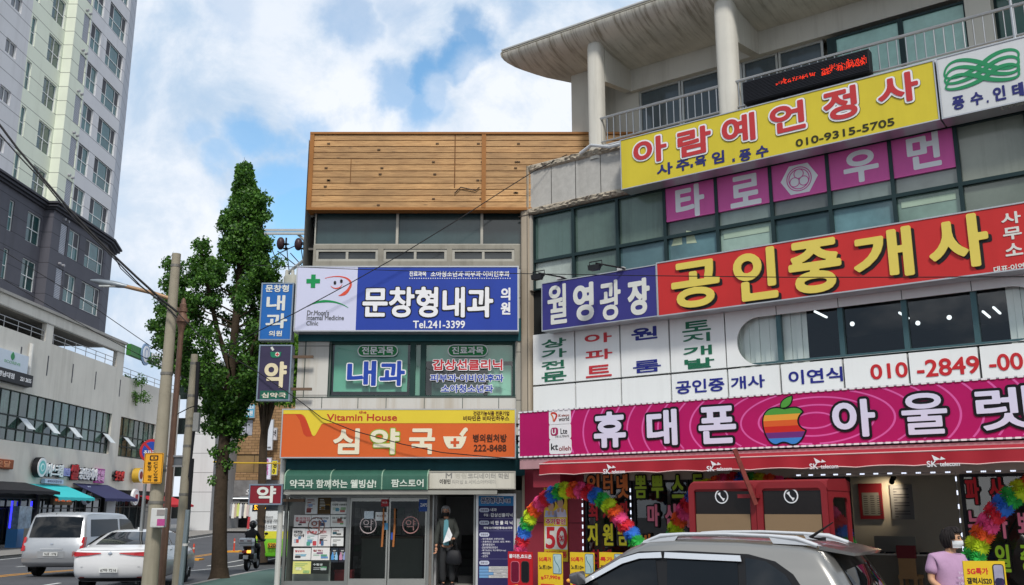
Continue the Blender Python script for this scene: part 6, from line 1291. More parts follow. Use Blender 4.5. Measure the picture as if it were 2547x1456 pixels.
# ledge, awning
ledge = mat('#b98f94', .5, var=.08, vs=1.2, streak=.2); shopred = mat('#93303f', .6, var=.08, vs=.8, dirt=.18)
MB(FR).box(ml_, 11.3, -.1, .78, mz0 - .24, mz0 - .03).build('sign_ledge', ledge, rb)
MB(FR).box(ml_ + .22, ml_ + .9, -.1, .6, mz0 - .62, mz0 - .22).build('sign_soffit_box', shopred, rb)
t = thing('red_awning', 'long red fabric awning with a white telecom emblem repeated along its wavy valance', 'awning', FR(6, 1, 2.5))
oa = 2.0; s0_ = FR.px(1341, 1170, oa)[0]; zt_a = (FR.px(1345, 1154, oa)[1] + FR.px(2546, 1115, oa)[1]) / 2; zb_a = (FR.px(1340, 1187, oa)[1] + FR.px(2546, 1150, oa)[1]) / 2 + .01; s1_ = 11.6
awm = mat('#a82431', .7, var=.1, vs=1.5); awm2 = mat('#9c1f2c', .7, var=.08, vs=1.2)
nS = 90; mb = MB(FR); sl_t = lambda i: s0_ + (s1_ - s0_) * i / nS
for i in range(nS):
    a, b = sl_t(i), sl_t(i + 1); sag = [(.75, mz0 - .2), (1.2, mz0 - .2 - .05), (1.65, zt_a + .08), (oa, zt_a)]
    for (oa_, za_), (ob_, zb_) in zip(sag[:-1], sag[1:]): mb.quad((a, oa_, za_), (b, oa_, za_), (b, ob_, zb_), (a, ob_, zb_))
mb.build('canvas', awm, t, smooth=50, weld=True, recalc=False)
mb = MB(FR); wv = lambda s_: .018 * math.sin(s_ * 9.5); hem = lambda s_: .022 * abs(math.sin(s_ * 3.6))
for i in range(nS * 2):
    a, b = s0_ + (s1_ - s0_) * i / (nS * 2), s0_ + (s1_ - s0_) * (i + 1) / (nS * 2)
    mb.quad((a, oa, zt_a), (b, oa, zt_a), (b, oa + .02 + wv(b), zb_a + hem(b)), (a, oa + .02 + wv(a), zb_a + hem(a)))
mb.build('valance', awm2, t, smooth=60, weld=True, recalc=False)
mb = MB(FR); mb.tube([(s0_ + (s1_ - s0_) * i / 180, oa + .024 + wv(s0_ + (s1_ - s0_) * i / 180), zb_a + hem(s0_ + (s1_ - s0_) * i / 180)) for i in range(181)], .009, 5); mb.tube([(s0_, oa, zt_a), (s1_, oa, zt_a)], .012, 5); mb.build('hem', mat('#d8b7b4', .7), t)
MB(FR).add([(s0_, .75, mz0 - .2), (s0_, oa, zt_a), (s0_, oa, zb_a + .05), (s0_, 1.2, zt_a - .02)], [(0, 1, 2, 3)]).build('end_flap', awm2, t, recalc=False)
for u, v in ((1516, 1172), (1776, 1165), (2034, 1159), (2329, 1153)):
    a = FR.px(u, v, oa + .05)
    text(FR, 'SK', (a[0] - .14, a[1] - .05, a[0] + .0, a[1] + .04), oa + .05, white, t, w=.006, depth=.003); text(FR, 'telecom', (a[0] + .04, a[1] - .045, a[0] + .32, a[1] + .02), oa + .05, white, t, w=.004, depth=.003)
    solid(FR, [[(a[0] - .06, a[1] + .13), (a[0] + .06, a[1] + .06), (a[0] - .03, a[1] + .04)], [(a[0] + .07, a[1] + .1), (a[0] + .13, a[1] + .06), (a[0] + .05, a[1] + .05)]], oa + .05, .003, white, t, 'wing_mark')
# walls of the shop
zfl = .17
g0 = su(1452, 1.8); e0 = su(2108, 1.8); e1 = su(2392, 1.8); top_ = mz0 - .6
rw0 = su(1306, 1.8); MB(FR).box(rw0, g0, -.4, .02, zfl - .1, mz0 - .2).build('red_wall', shopred, rb)
MB(FR).box(rw0, g0, .02, .026, 1.72, 1.735).build('joint', mat('#5c1d28', .7), rb)
MB(FR).box(sp0, rw0, -.4, .0, 0, 3.2).build('stone_base', stone, rb)
sgl2 = see_glass((.75, .78, .76), .05); dkf = mat('#1f1f22', .4, .4)
MB(FR).box(g0, SR, -6.3, -6.2, 0, 3.3).box(g0, SR, -6.2, -.1, 3.15, 3.3).box(g0, SR, -6.2, .0, .02, zfl).box(g0 - .1, g0, -6.2, -.4, 0, 3.3).box(g0, SR, -.3, -.02, top_ + .1, mz0 - .2).build('shop_room', mat('#c3bbae', .85, var=.06), rb)
m1_ = su(1572, 1.8); m2_ = su(1715, 1.8)
for a, b in ((g0, m1_), (m1_, m2_), (m2_, e0), (e1, su(2700, 1.8))): window(FR, a + .03, zfl, b - .0, top_ + .1, -.06, rb, dkf, sgl2, fw=.05, name='shop_window')
MB(FR).box(g0 + .05, m1_ + .4, -.8, -.75, zfl, 2.7).build('display_back', mat('#2d2b2a', .8, var=.2), rb); MB(FR).box(m1_ + .4, e0 - .2, -1.0, -.95, zfl, 2.7).build('display_back', mat('#343031', .8, var=.25), rb); MB(FR).box(e1 + .1, SR, -1.0, -.95, zfl, 2.9).build('display_back', mat('#2a2526', .8, var=.3), rb)
# LED light chains around the glazing
led = mat('#e3ecff', .3, var=0, emit=1.0)
def chain(label, pts, step):
    t = thing('light_chain', label, 'light chain', FR(*pts[0])); cb_ = MB(FR)
    for p, q in zip(pts[:-1], pts[1:]):
        p, q = Vector(p), Vector(q); L = (q - p).length; n = max(1, int(L / step)); vert_ = abs(q.z - p.z) > L * .5
        for i in range(n):
            c = p.lerp(q, (i + .5) / n)
            mb = MB(FR)
            for k in (-1, 0, 1):
                d = Vector((0, 0, k * .025)) if vert_ else Vector((k * .028, 0, 0)); mb.box(c.x + d.x - .01, c.x + d.x + .01, c.y, c.y + .015, c.z + d.z - .012, c.z + d.z + .012)
            mb.build('lamp_module', led, t)
        cb_.tube([p, q], .006, 4)
    cb_.build('cord', mat('#8f9090', .6), t)
zl_ = top_ - .02
chain('vertical chain of white lights at the left edge of the lettered shop windows', [(g0 + .02, .08, zl_), (g0 + .02, .08, zfl + .1)], .14)
chain('vertical chain of white lights between the orange and green window lettering', [(m1_ + .02, .08, zl_), (m1_ + .02, .08, zfl + .1)], .14)
chain('chain of white lights along the top and sides of the open shop entrance', [(e0 - .9, .12, FR.px(2100, 1180, .12)[1]), (e0, .12, FR.px(2110, 1180, .12)[1]), (e1, .12, FR.px(2110, 1180, .12)[1]), (e1, .12, zfl + .2)], .21)
chain('chain of white lights along the top right shop window', [(e1 + .1, .12, FR.px(2110, 1180, .12)[1]), (SR - 1, .12, FR.px(2110, 1180, .12)[1])], .21)
# neon coloured window lettering
ZS = lambda x, y: ((1600 + x / 2.9965) / 1.2969, (1450 + y / 2.9965) / 1.2969)
ZT = lambda x, y: ((2450 + x / 2.9894) / 1.2969, (1450 + y / 2.9894) / 1.2969)
def wlet(label, chars, m, f, w=.028, em=0):
    t = None
    for ch, b in chars:
        q = FR.box(*f(b[0], b[1]), *f(b[2], b[3]), .0)
        if t is None: t = thing('window_lettering', label, 'window lettering', FR(q[0], 0, q[1]))
        text(FR, ch, q, .004, m, t, w=w, depth=.006, out=[(.03, mat('#241f1e', .6))])
og = mat('#e8803f', .5, var=.05); lg = mat('#b4d83c', .5, var=.05); rdl = mat('#cc2632', .5); yll = mat('#fff23c', .5, var=.03); pkl = mat('#ff8fae', .5, var=.03); org = mat('#f08a3a', .5)
wlet('large orange characters at the top of the first shop window', [('인', (880, 240, 1005, 425)), ('터', (1035, 235, 1130, 430)), ('넷', (1165, 240, 1282, 470))], og, ZS)
wlet('large red characters half hidden by the first paper flower arch', [('최', (895, 495, 985, 690)), ('저', (1030, 500, 1120, 700)), ('가', (1195, 500, 1285, 690))], rdl, ZS)
wlet('large yellow characters low on the first shop window', [('지', (885, 715, 985, 930)), ('원', (1030, 715, 1135, 930)), ('금', (1175, 715, 1275, 930))], yll, ZS)
wlet('red characters at the foot of the first shop window', [('최', (910, 965, 1000, 1150)), ('대', (1030, 965, 1120, 1150))], rdl, ZS)
wlet('large green characters at the top of the second shop window', [('뽐', (1340, 255, 1458, 470)), ('뿌', (1500, 255, 1620, 470)), ('스', (1695, 250, 1820, 470)), ('토', (1890, 240, 2010, 460)), ('어', (2075, 250, 2180, 460))], lg, ZS)
wlet('large pink characters beside the phone booth', [('마', (1462, 530, 1582, 745)), ('산', (1630, 525, 1765, 750)), ('점', (1820, 530, 1935, 755))], pkl, ZS)
wlet('orange characters just above the grey car roof', [('번', (1395, 815, 1500, 1000)), ('호', (1560, 815, 1700, 1000)), ('이', (1740, 815, 1830, 1000))], org, ZS)
wlet('dark red characters at the top of the right shop window', [('파', (1970, 270, 2130, 530)), ('산', (2200, 270, 2370, 530)), ('세', (2440, 270, 2600, 530))], rdl, ZT, .04)
wlet('large pink characters on the right shop window', [('누', (1995, 590, 2160, 850)), ('가', (2230, 590, 2405, 860)), ('봐', (2470, 590, 2640, 860))], pkl, ZT, .045)
wlet('large lime green characters low on the right shop window', [('세', (2060, 920, 2200, 1190)), ('일', (2260, 915, 2430, 1185)), ('중', (2500, 920, 2660, 1190))], mat('#b5e83a', .5), ZT, .05)
# inside the open entrance: wall boards, spotlight, counter, chair
def inside(name, label, cat, u0, v0, u1, v1, o, th, m):
    q = FR.box(u0, v0, u1, v1, o); t = thing(name, label, cat, FR(q[0], o, q[1])); MB(FR).box(q[0], q[2], o - th, o, q[1], q[3]).build('panel', m, t); return t, q
wo_ = -2.6; MB(FR).box(e0 - 2.5, SR, wo_ - .1, wo_, zfl, 3.15).build('partition', mat('#dcd4c4', .85, var=.06), rb)
t, q = inside('price_board', 'red framed price board on the wall inside the open shop', 'notice board', *ZT(945, 330), *ZT(1195, 672), wo_ + .06, .05, mat('#8d2430', .6)); w_, h_ = q[2] - q[0], q[3] - q[1]
MB(FR).box(q[0] + .06, q[2] - .06, wo_ + .06, wo_ + .066, q[1] + h_ * .1, q[1] + h_ * .74).build('sheet', mat('#8e8c88', .6), t); mb = MB(FR)
for k in range(3):
    for j in range(9): mb.box(q[0] + .09 + w_ * .29 * k, q[0] + .06 + w_ * .29 * (k + .85), wo_ + .066, wo_ + .069, q[1] + h_ * (.15 + .06 * j), q[1] + h_ * (.17 + .06 * j))
mb.build('text_lines', mat('#4a4648', .6), t)
t, q = inside('notice_board', 'pale grey notice sheet in a frame beside the wall spotlight', 'notice board', *ZT(1250, 340), *ZT(1490, 675), wo_ + .06, .05, mat('#9a999c', .6, var=.06)); w_, h_ = q[2] - q[0], q[3] - q[1]; mb = MB(FR)
for j in range(11): mb.box(q[0] + .06, q[0] + w_ * (.3 if j % 3 == 0 else .85), wo_ + .06, wo_ + .064, q[1] + h_ * (.06 + .08 * j), q[1] + h_ * (.085 + .08 * j))
mb.build('text_lines', mat('#55535a', .6), t)
p = FR.px(*ZT(1290, 265), -1.6); t = thing('spotlight', 'small black ceiling spotlight lighting the wall inside the shop', 'spotlight', FR(p[0], -1.6, p[1])); MB(FR).cyl((p[0], -1.6, p[1]), (p[0] - .08, -1.72, p[1] - .1), .05).build('housing', black, t); MB(FR).cyl((p[0], -1.6, p[1]), (p[0], -1.6, 3.15), .015).build('stem', black, t)
sp = bpy.data.lights.new('spotlight_beam', 'SPOT'); sp.energy = 20; sp.color = (1, .82, .55); sp.spot_size = rad(85); sp.spot_blend = 1.; sp.shadow_soft_size = .05; so_ = bpy.data.objects.new('spotlight_beam', sp); COL.objects.link(so_); so_.parent = t
lp_ = FR(p[0] - .1, -2.2, p[1] - .05); tg = FR(*(lambda q_: (q_[0], wo_, q_[1]))(FR.px(*ZT(1215, 450), wo_))); so_.location = lp_ - Vector(t.location); so_.rotation_euler = (tg - lp_).to_track_quat('-Z', 'Y').to_euler()
t, q = inside('shop_counter', 'white counter with a glass tray of phones inside the shop', 'counter', *ZT(970, 1000), *ZT(1600, 1030), -1.2, .7, mat('#b5b3ae', .5)); MB(FR).box(q[0] + .05, q[2] - .05, -1.85, -1.25, zfl, q[1]).build('body', mat('#6c675f', .7), t)
MB(FR).box(q[0] + .1, q[2] - .3, -1.85, -1.8, q[3], q[3] + .3).build('tray_back', mat('#8a8882', .4), t); mb = MB(FR)
for k in range(9): mb.box(q[0] + .2 + k * .2, q[0] + .32 + k * .2, -1.6, -1.4, q[3], q[3] + .03)
mb.build('phone_row', mat('#23262c', .3), t)
q = FR.box(*ZT(1315, 935), *ZT(1535, 1300), -.7); t = thing('shop_stool', 'wooden shop chair with a dark red padded back at the counter', 'chair', FR(q[0], -.7, zfl)); w_ = q[2] - q[0]; zs_ = q[3] - .45; wd = mat('#8a6c4a', .6, var=.12)
MB(FR).box(q[0], q[2], -.72, -.66, q[3] - .2, q[3] + .02).build('back_pad', mat('#5c1a22', .7), t, bevel=.015); MB(FR).box(q[0] + .02, q[2] - .02, -.7, -.67, zs_ - .05, q[3] - .2).build('back_board', wd, t); MB(FR).box(q[0], q[2], -1.1, -.66, zs_ - .1, zs_ - .04).build('seat', wd, t)
for a in (q[0] + .02, q[2] - .07):
    for b in (-1.08, -.7): MB(FR).box(a, a + .05, b, b + .05, zfl, zs_ - .1).build('leg', wd, t)
# ---------------- banner, boards
def board(name, label, cat, u0, v0, u1, v1, o, face, tilt=0):
    q = FR.box(u0, v0, u1, v1, o); t = thing(name, label, cat, FR((q[0] + q[2]) / 2, o, q[1])); MB(FR).box(q[0], q[2], o - .02, o, q[1], q[3]).build('sheet', face, t); return t, q
ybm = mat('#e0bd2a', .5, var=.04); o = .05
t, q = board('discount_banner', 'tall yellow discount banner with two people pictured on the red wall', 'banner', *ZS(460, 328), *ZS(692, 1085), o, ybm)
f = lambda x0_, y0_, x1_, y1_: FR.box(*ZS(x0_, y0_), *ZS(x1_, y1_), o)
text(FR, '만 65세', f(472, 348, 615, 390), o, black, t, w=.008, depth=.003)
q2 = f(468, 740, 688, 968); MB(FR).box(q2[0], q2[2], o, o + .002, q2[1], q2[3]).build('white_field', mat('#dfdcd5', .5), t)
text(FR, '추가할인', f(480, 668, 668, 725), o, rdl, t, w=.014, depth=.004, out=[(.012, white)]); text(FR, '50', f(478, 745, 690, 965), o + .003, rdl, t, w=.05, depth=.003); text(FR, '%', f(612, 830, 658, 892), o + .012, rdl, t, w=.008, depth=.003, out=[(.012, white)])
text(FR, '현장개통', f(478, 980, 685, 1050), o, rdl, t, w=.014, depth=.004)
sk = mat('#c99d82', .6); 
for (cx_, cy_, sh_, hr_) in ((530, 545, '#a9b2d6', '#5a4438'), (620, 515, '#cfc6dc', '#1f1a1c')):
    hq = FR.px(*ZS(cx_, cy_), o); b0 = FR.px(*ZS(cx_ - 62, 655), o); b1 = FR.px(*ZS(cx_ + 62, 655), o); sh1 = FR.px(*ZS(cx_ - 50, 590), o); sh2 = FR.px(*ZS(cx_ + 50, 590), o)
    solid(FR, [[b0, b1, sh2, (hq[0] + .05, hq[1] - .11), (hq[0] - .05, hq[1] - .11), sh1]], o, .003, mat(sh_, .6), t, 'pictured_torso'); solid(FR, [circ((hq[0], hq[1] + .035), .105, .11)], o, .004, mat(hr_, .7), t, 'pictured_hair'); solid(FR, [circ((hq[0], hq[1] - .01), .075, .095)], o, .006, sk, t, 'pictured_face')
    for d in (-.05, .05): solid(FR, [circ((hq[0] + d, hq[1] - .15), .035, .05)], o, .007, sk, t, 'pictured_hand')
def easel(t, q, o):
    MB(FR).tube([(q[0] + .05, o - .03, q[3]), (q[0] + .05, o - .03, zfl - .03)], .015, 6).tube([(q[2] - .05, o - .03, q[3]), (q[2] - .05, o - .03, zfl - .03)], .015, 6).tube([((q[0] + q[2]) / 2, o - .03, q[3] - .1), ((q[0] + q[2]) / 2, o - .4, zfl - .03)], .015, 6).build('stand', stl, t)
o = 1.9
t, q = board('phone_board', 'red standing board picturing a dark red and a black flip phone', 'standing board', *ZS(113, 985), *ZS(350, 1420), o, mat('#b81a24', .5, var=.05)); easel(t, q, o)
f = lambda x0_, y0_, x1_, y1_: FR.box(*ZS(x0_, y0_), *ZS(x1_, y1_), o)
text(FR, '폴더폰,효도폰', f(125, 1010, 342, 1058), o, white, t, w=.012, depth=.004)
for a, b, c in ((142, 226, '#6b1230'), (242, 320, '#17191d')):
    q2 = f(a, 1078, b, 1290); solid(FR, [rrect(*q2, .06)], o, .006, mat('#d0707f' if a < 200 else '#333333', .3), t, 'phone_picture'); solid(FR, [rrect(q2[0] + .012, q2[1] + .012, q2[2] - .012, q2[3] - .012, .05)], o + .006, .003, mat(c, .25, var=.2), t, 'phone_picture')
text(FR, '0원', f(165, 1305, 210, 1350), o, yll, t, w=.01, depth=.004); bz_ = FR.px(*ZS(232, 1360), o); MB(FR).box(q[0], q[2], o - .022, o + .002, q[1] - .02, q[1]).build('edge', white, t)
def yboard(label, x0_, f0, o, l1, l2, price=None, y0_=992, wd_=240, s=1., ph='#a9c3c6'):
    F_ = f0; t, q = board('price_poster', label, 'standing board', *F_(x0_, y0_), *F_(x0_ + wd_, y0_ + 430), o, ybm); t['group'] = 'yellow price boards'; easel(t, q, o)
    f = lambda a, b, c, d: FR.box(*F_(x0_ + a * s, y0_ + b * s), *F_(x0_ + c * s, y0_ + d * s), o)
    text(FR, l1, f(10, 45, 128, 95), o, rdl, t, w=.01, depth=.003); text(FR, l2, f(12, 125, 135, 170), o, black, t, w=.008, depth=.003)
    q2 = f(145, 15, 232, 215); solid(FR, [rrect(*q2, .03)], o, .005, mat('#5c6a70', .3), t, 'phone_picture'); solid(FR, [rrect(q2[0] + .012, q2[1] + .012, q2[2] - .012, q2[3] - .012, .02)], o + .005, .003, mat(ph, .3, var=.35, vs=3), t, 'phone_picture')
    solid(FR, [band(bez(((q2[0] * .8 + q2[2] * .2), q2[3] - .05), (q2[0] + .02, (q2[1] + q2[3]) / 2), (q2[2] - .02, (q2[1] + q2[3]) / 2), (q2[2] - .06, q2[1] + .03)), .012)], o + .008, .002, mat('#2f6a72', .4), t, 'screen_line')
    if price: text(FR, '월', f(28, 235, 55, 265), o, rdl, t, w=.005, depth=.003); text(FR, price, f(60, 222, 188, 268), o, rdl, t, w=.012, depth=.003); text(FR, '원', f(192, 235, 215, 265), o, rdl, t, w=.005, depth=.003)
    q2 = f(28, 305, 160, 330); MB(FR).box(q2[0], q2[2], o, o + .003, q2[1], q2[3]).build('red_strip', rdl, t)
    return t
yboard('left yellow price board below the discount banner showing a 57,990 won phone', 403, ZS, 1.8, '5G특가', '노트10+', '57,990')
yboard('middle yellow price board partly behind the grey car bonnet', 712, ZS, 1.7, '5G특가', '노트10+')
yboard('yellow price board peeking out just above the car windscreen', 995, ZS, 1.6, '특가', '갤럭시')
# big board by the woman
F4 = Frame((0, 11.3), rad(-8))
bq = F4.box(*ZT(1955, 1075), *ZT(2395, 1400), 0); t = thing('price_poster', 'large yellow price board with a purple phone screen in front of the woman', 'standing board', F4(bq[0], 0, bq[1]), 'yellow price boards'); MB(F4).box(bq[0], bq[2], -.02, 0, bq[1] - .4, bq[3]).build('sheet', ybm, t)
f = lambda x0_, y0_, x1_, y1_: F4.box(*ZT(x0_, y0_), *ZT(x1_, y1_), 0)
text(F4, '5G특가', f(1995, 1140, 2205, 1208), 0, rdl, t, w=.01, depth=.003); text(F4, '갤럭시S20', f(1993, 1235, 2240, 1300), 0, black, t, w=.008, depth=.003)
q2 = f(2236, 1105, 2378, 1400); solid(F4, [rrect(*q2, .03)], 0, .005, mat('#2a2a30', .3), t, 'phone_picture'); solid(F4, [rrect(q2[0] + .01, q2[1] + .01, q2[2] - .01, q2[3] - .01, .02)], .005, .002, mat('#9e9bb0', .3, var=.2, vs=6), t, 'phone_picture')
for k in range(9): rr = random.Random(k); c_ = (q2[0] + .04 + rr.random() * (q2[2] - q2[0] - .08), q2[1] + .04 + rr.random() * .1); solid(F4, [circ(c_, .035, n=14)], .007, .0015 + .0003 * k, mat(('#3a2a55', '#5a2440', '#2a2a4a')[k % 3], .3), t, 'screen_shape')
MB(F4).tube([(bq[0] + .05, -.04, bq[3]), (bq[0] + .05, -.04, .1)], .015, 6).tube([(bq[2] - .05, -.04, bq[3]), (bq[2] - .05, -.04, .1)], .015, 6).build('stand', stl, t)
# ---------------- paper flower arches
FLC = ['#2f6fd0', '#2fae4a', '#c6e02a', '#f0602a', '#ef4f8a', '#d8283a']
_fl = {}
def flower_mesh(ci):
    if ci in _fl: return _fl[ci]
    mb = MB(); rr = random.Random(ci); 
    for lay in range(3):
        n = 10
        for k in range(n):
            a = 2 * math.pi * (k + .5 * lay) / n + rr.uniform(-.1, .1); a2 = a + 2 * math.pi / n * .95; r_ = (1.0, .92, .78)[lay] * rr.uniform(.85, 1.1); h = (-.12, .06, .22)[lay] + rr.uniform(-.1, .1)
            am = (a + a2) / 2; rr2 = r_ * 1.2
            mb.add([(0, 0, h * .3 + .05 * lay), (r_ * .8 * math.cos(a), r_ * .8 * math.sin(a), h), (rr2 * math.cos(am - .08), rr2 * math.sin(am - .08), h + .1), (r_ * .76 * math.cos(am), r_ * .76 * math.sin(am), h + .06), (rr2 * .98 * math.cos(am + .1), rr2 * .98 * math.sin(am + .1), h + .02), (r_ * .8 * math.cos(a2), r_ * .8 * math.sin(a2), h + .14)], [(0, 1, 2, 3), (0, 3, 4, 5)])
    me = bpy.data.meshes.new('paper_flower'); me.from_pydata([tuple(v) for v in mb.v], [], mb.f); me.materials.append(mat(FLC[ci], .7, var=.06, name='crepe paper')); _fl[ci] = me; return me
def arch(label, fr, pts, o, size, c0=0, n=None):
    P = [Vector(fr(*fr.px(u, v, o)[:1], o, fr.px(u, v, o)[1])) for u, v in pts]
    # dense resample
    D_ = [P[0]]
    for i in range(len(P) - 1):
        p0, p1, p2, p3 = P[max(i - 1, 0)], P[i], P[i + 1], P[min(i + 2, len(P) - 1)]
        for k in range(1, 13): tt = k / 12; D_.append(.5 * ((2 * p1) + (-p0 + p2) * tt + (2 * p0 - 5 * p1 + 4 * p2 - p3) * tt ** 2 + (-p0 + 3 * p1 - 3 * p2 + p3) * tt ** 3))
    t = thing('paper_flower_arch', label, 'flower arch', (D_[0].x, D_[0].y, min(p.z for p in D_)), 'paper flower arches')
    MB().tube(D_, .02, 6).build('hoop', black, t)
    L = 0; nxt = 0; i = c0; rr = random.Random(5)
    for a, b in zip(D_[:-1], D_[1:]):
        seg = (b - a).length
        while nxt <= L + seg:
            p = a.lerp(b, (nxt - L) / seg); d = (b - a).normalized(); sd_ = d.cross(fr.n).normalized()
            for sgn in (-1, 1):
                ob = bpy.data.objects.new('paper_flower', flower_mesh((i // 1) % 6)); COL.objects.link(ob); ob.parent = t
                nrm = (fr.n * .75 + sd_ * sgn * .8 + d * rr.uniform(-.2, .2)).normalized(); ob.location = p + sd_ * sgn * size * .42 + fr.n * .03 - Vector(t.location)
                q = nrm.to_track_quat('Z', 'Y'); ob.rotation_euler = (q @ Vector((0, 0, 1)).rotation_difference(Vector((0, 0, 1)))).to_euler(); ob.scale = (size * .78,) * 3
            i += 1; nxt += size * 1.05
        L += seg
    return t
arch('paper flower arch standing in front of the red shop wall and its yellow banner', FR, [(1284, 1480), (1286, 1420), (1293, 1362), (1305, 1310), (1330, 1265), (1370, 1230), (1420, 1218), (1470, 1228), (1515, 1262), (1550, 1305), (1578, 1345), (1592, 1385), (1600, 1430), (1606, 1480)], 1.5, .165, 5)
arch('paper flower arch half hidden behind the red phone booth', FR, [(1655, 1480), (1660, 1420), (1668, 1360), (1680, 1310), (1702, 1265), (1740, 1222), (1800, 1200), (1850, 1196), (1930, 1205), (2010, 1235), (2060, 1275), (2095, 1330), (2112, 1400)], .9, .165, 1)
arch('large paper flower arch at the right edge beside the woman', FR, [(2405, 1500), (2410, 1440), (2418, 1392), (2440, 1330), (2475, 1275), (2520, 1232), (2570, 1205), (2640, 1190)], 1.2, .17, 3)
# ---------------- phone booths
FBo = Frame((3.95, 15.3), rad(-37))
t = thing('phone_booth', 'double red telephone booth with white handset symbols behind the grey car', 'phone booth', (3.95, 15.3, .15))
qa = FBo.px(1716, 1300)[0]; qm = FBo.px(1884, 1300)[0]; qb = FBo.px(2062, 1300)[0]; zt_b = FBo.px(1890, 1199)[1]
br_m = mat('#86262c', .42, var=.07, vs=1.2, dirt=.12); dep = 1.05
def bshell(a, b): # rounded back frame with a real opening
    z0, z1 = .15, zt_b
    vs, fs = fill([rrect(a, z0, b, z1, .12), rrect(a + .1, z0 + .15, b - .09, z1 - .1, .06)], .06); mb = MB(FBo); mb.add([(x, z, y) for x, y, z in vs], fs)
    return mb
for a, b in ((qa, qm - .005), (qm + .005, qb)):
    bshell(a, b).build('booth_frame', br_m, t, recalc=False)
    MB(FBo).quad((a + .1, -.01, .3), (b - .09, -.01, .3), (b - .09, -.01, zt_b - .1), (a + .1, -.01, zt_b - .1)).build('upper_pane', mat('#1f1a19', .12, var=.3, vs=2, spec=.3), t, recalc=False)
    zpn = FBo.px(1800, 1279)[1]; MB(FBo).box(a + .12, b - .11, .0, .012, .32, zpn).build('tan_panel', mat('#8a7358', .6, var=.06), t)
    c_ = ((a + b) / 2 + .0, FBo.px(1797, 1235)[1]); solid(FBo, [circ(c_, .115)], .005, .004, white, t, 'symbol_ring'); solid(FBo, [circ(c_, .095)], .009, .002, black, t, 'symbol_disc')
    hs = band(bez((c_[0] - .045, c_[1] + .055), (c_[0] - .02, c_[1] + .0), (c_[0] - .0, c_[1] - .03), (c_[0] + .045, c_[1] - .055), 12), [.05, .048, .03, .022, .02, .02, .02, .02, .022, .03, .048, .05]); solid(FBo, [hs], .011, .003, white, t, 'handset_symbol')
MB(FBo).ext([(.03, zt_b - .1), (.0, zt_b), (-.1, zt_b + .03), (-dep + .2, zt_b + .05), (-dep, zt_b + .0), (-dep, zt_b - .14), (-.0, zt_b - .14)], qa + .05, qb + .01).build('roof', br_m, t, smooth=40)
for s_ in (qa, qb - .04):
    vs, fs = fill([rrect(-dep, .15, .0, zt_b, .12), rrect(-dep + .12, .9, -.22, zt_b - .24, .1)], .04); mb = MB(FBo); mb.add([(s_ + .02 + z, x, y) for x, y, z in vs], fs); mb.build('side_frame', br_m, t, recalc=False)
    MB(FBo).quad((s_ + .02, -dep + .12, .9), (s_ + .02, -.22, .9), (s_ + .02, -.22, zt_b - .24), (s_ + .02, -dep + .12, zt_b - .24)).build('side_pane', see_glass((.8, .82, .82), .06), t, recalc=False)
MB(FBo).box(qm - .02, qm + .02, -dep, 0, .15, zt_b - .1).build('partition', br_m, t)
MB(FBo).box(qa + .3, qa + .65, -.3, -.05, 1.2, 1.75).box(qm + .3, qm + .65, -.3, -.05, 1.2, 1.75).build('telephone', mat('#3a3c40', .5), t)
p0 = FBo.px(1826, 1117, .35); p1 = FBo.px(1878, 1255, .12); t = thing('steel_bar', 'rusty red steel bar leaning against the phone booth top', 'bar', FBo(p1[0], .1, p1[1])); MB(FBo).tube([(p0[0], .35, p0[1]), (p1[0], .1, p1[1])], .045, 4).build('bar', mat('#7d3a34', .7, var=.3, vs=8, dirt=.4), t)
MB(FBo).box(p1[0] - .3, p1[0] + .05, -.0, .1, p1[1] + .1, p1[1] + .16).build('bracket', br_m, t)
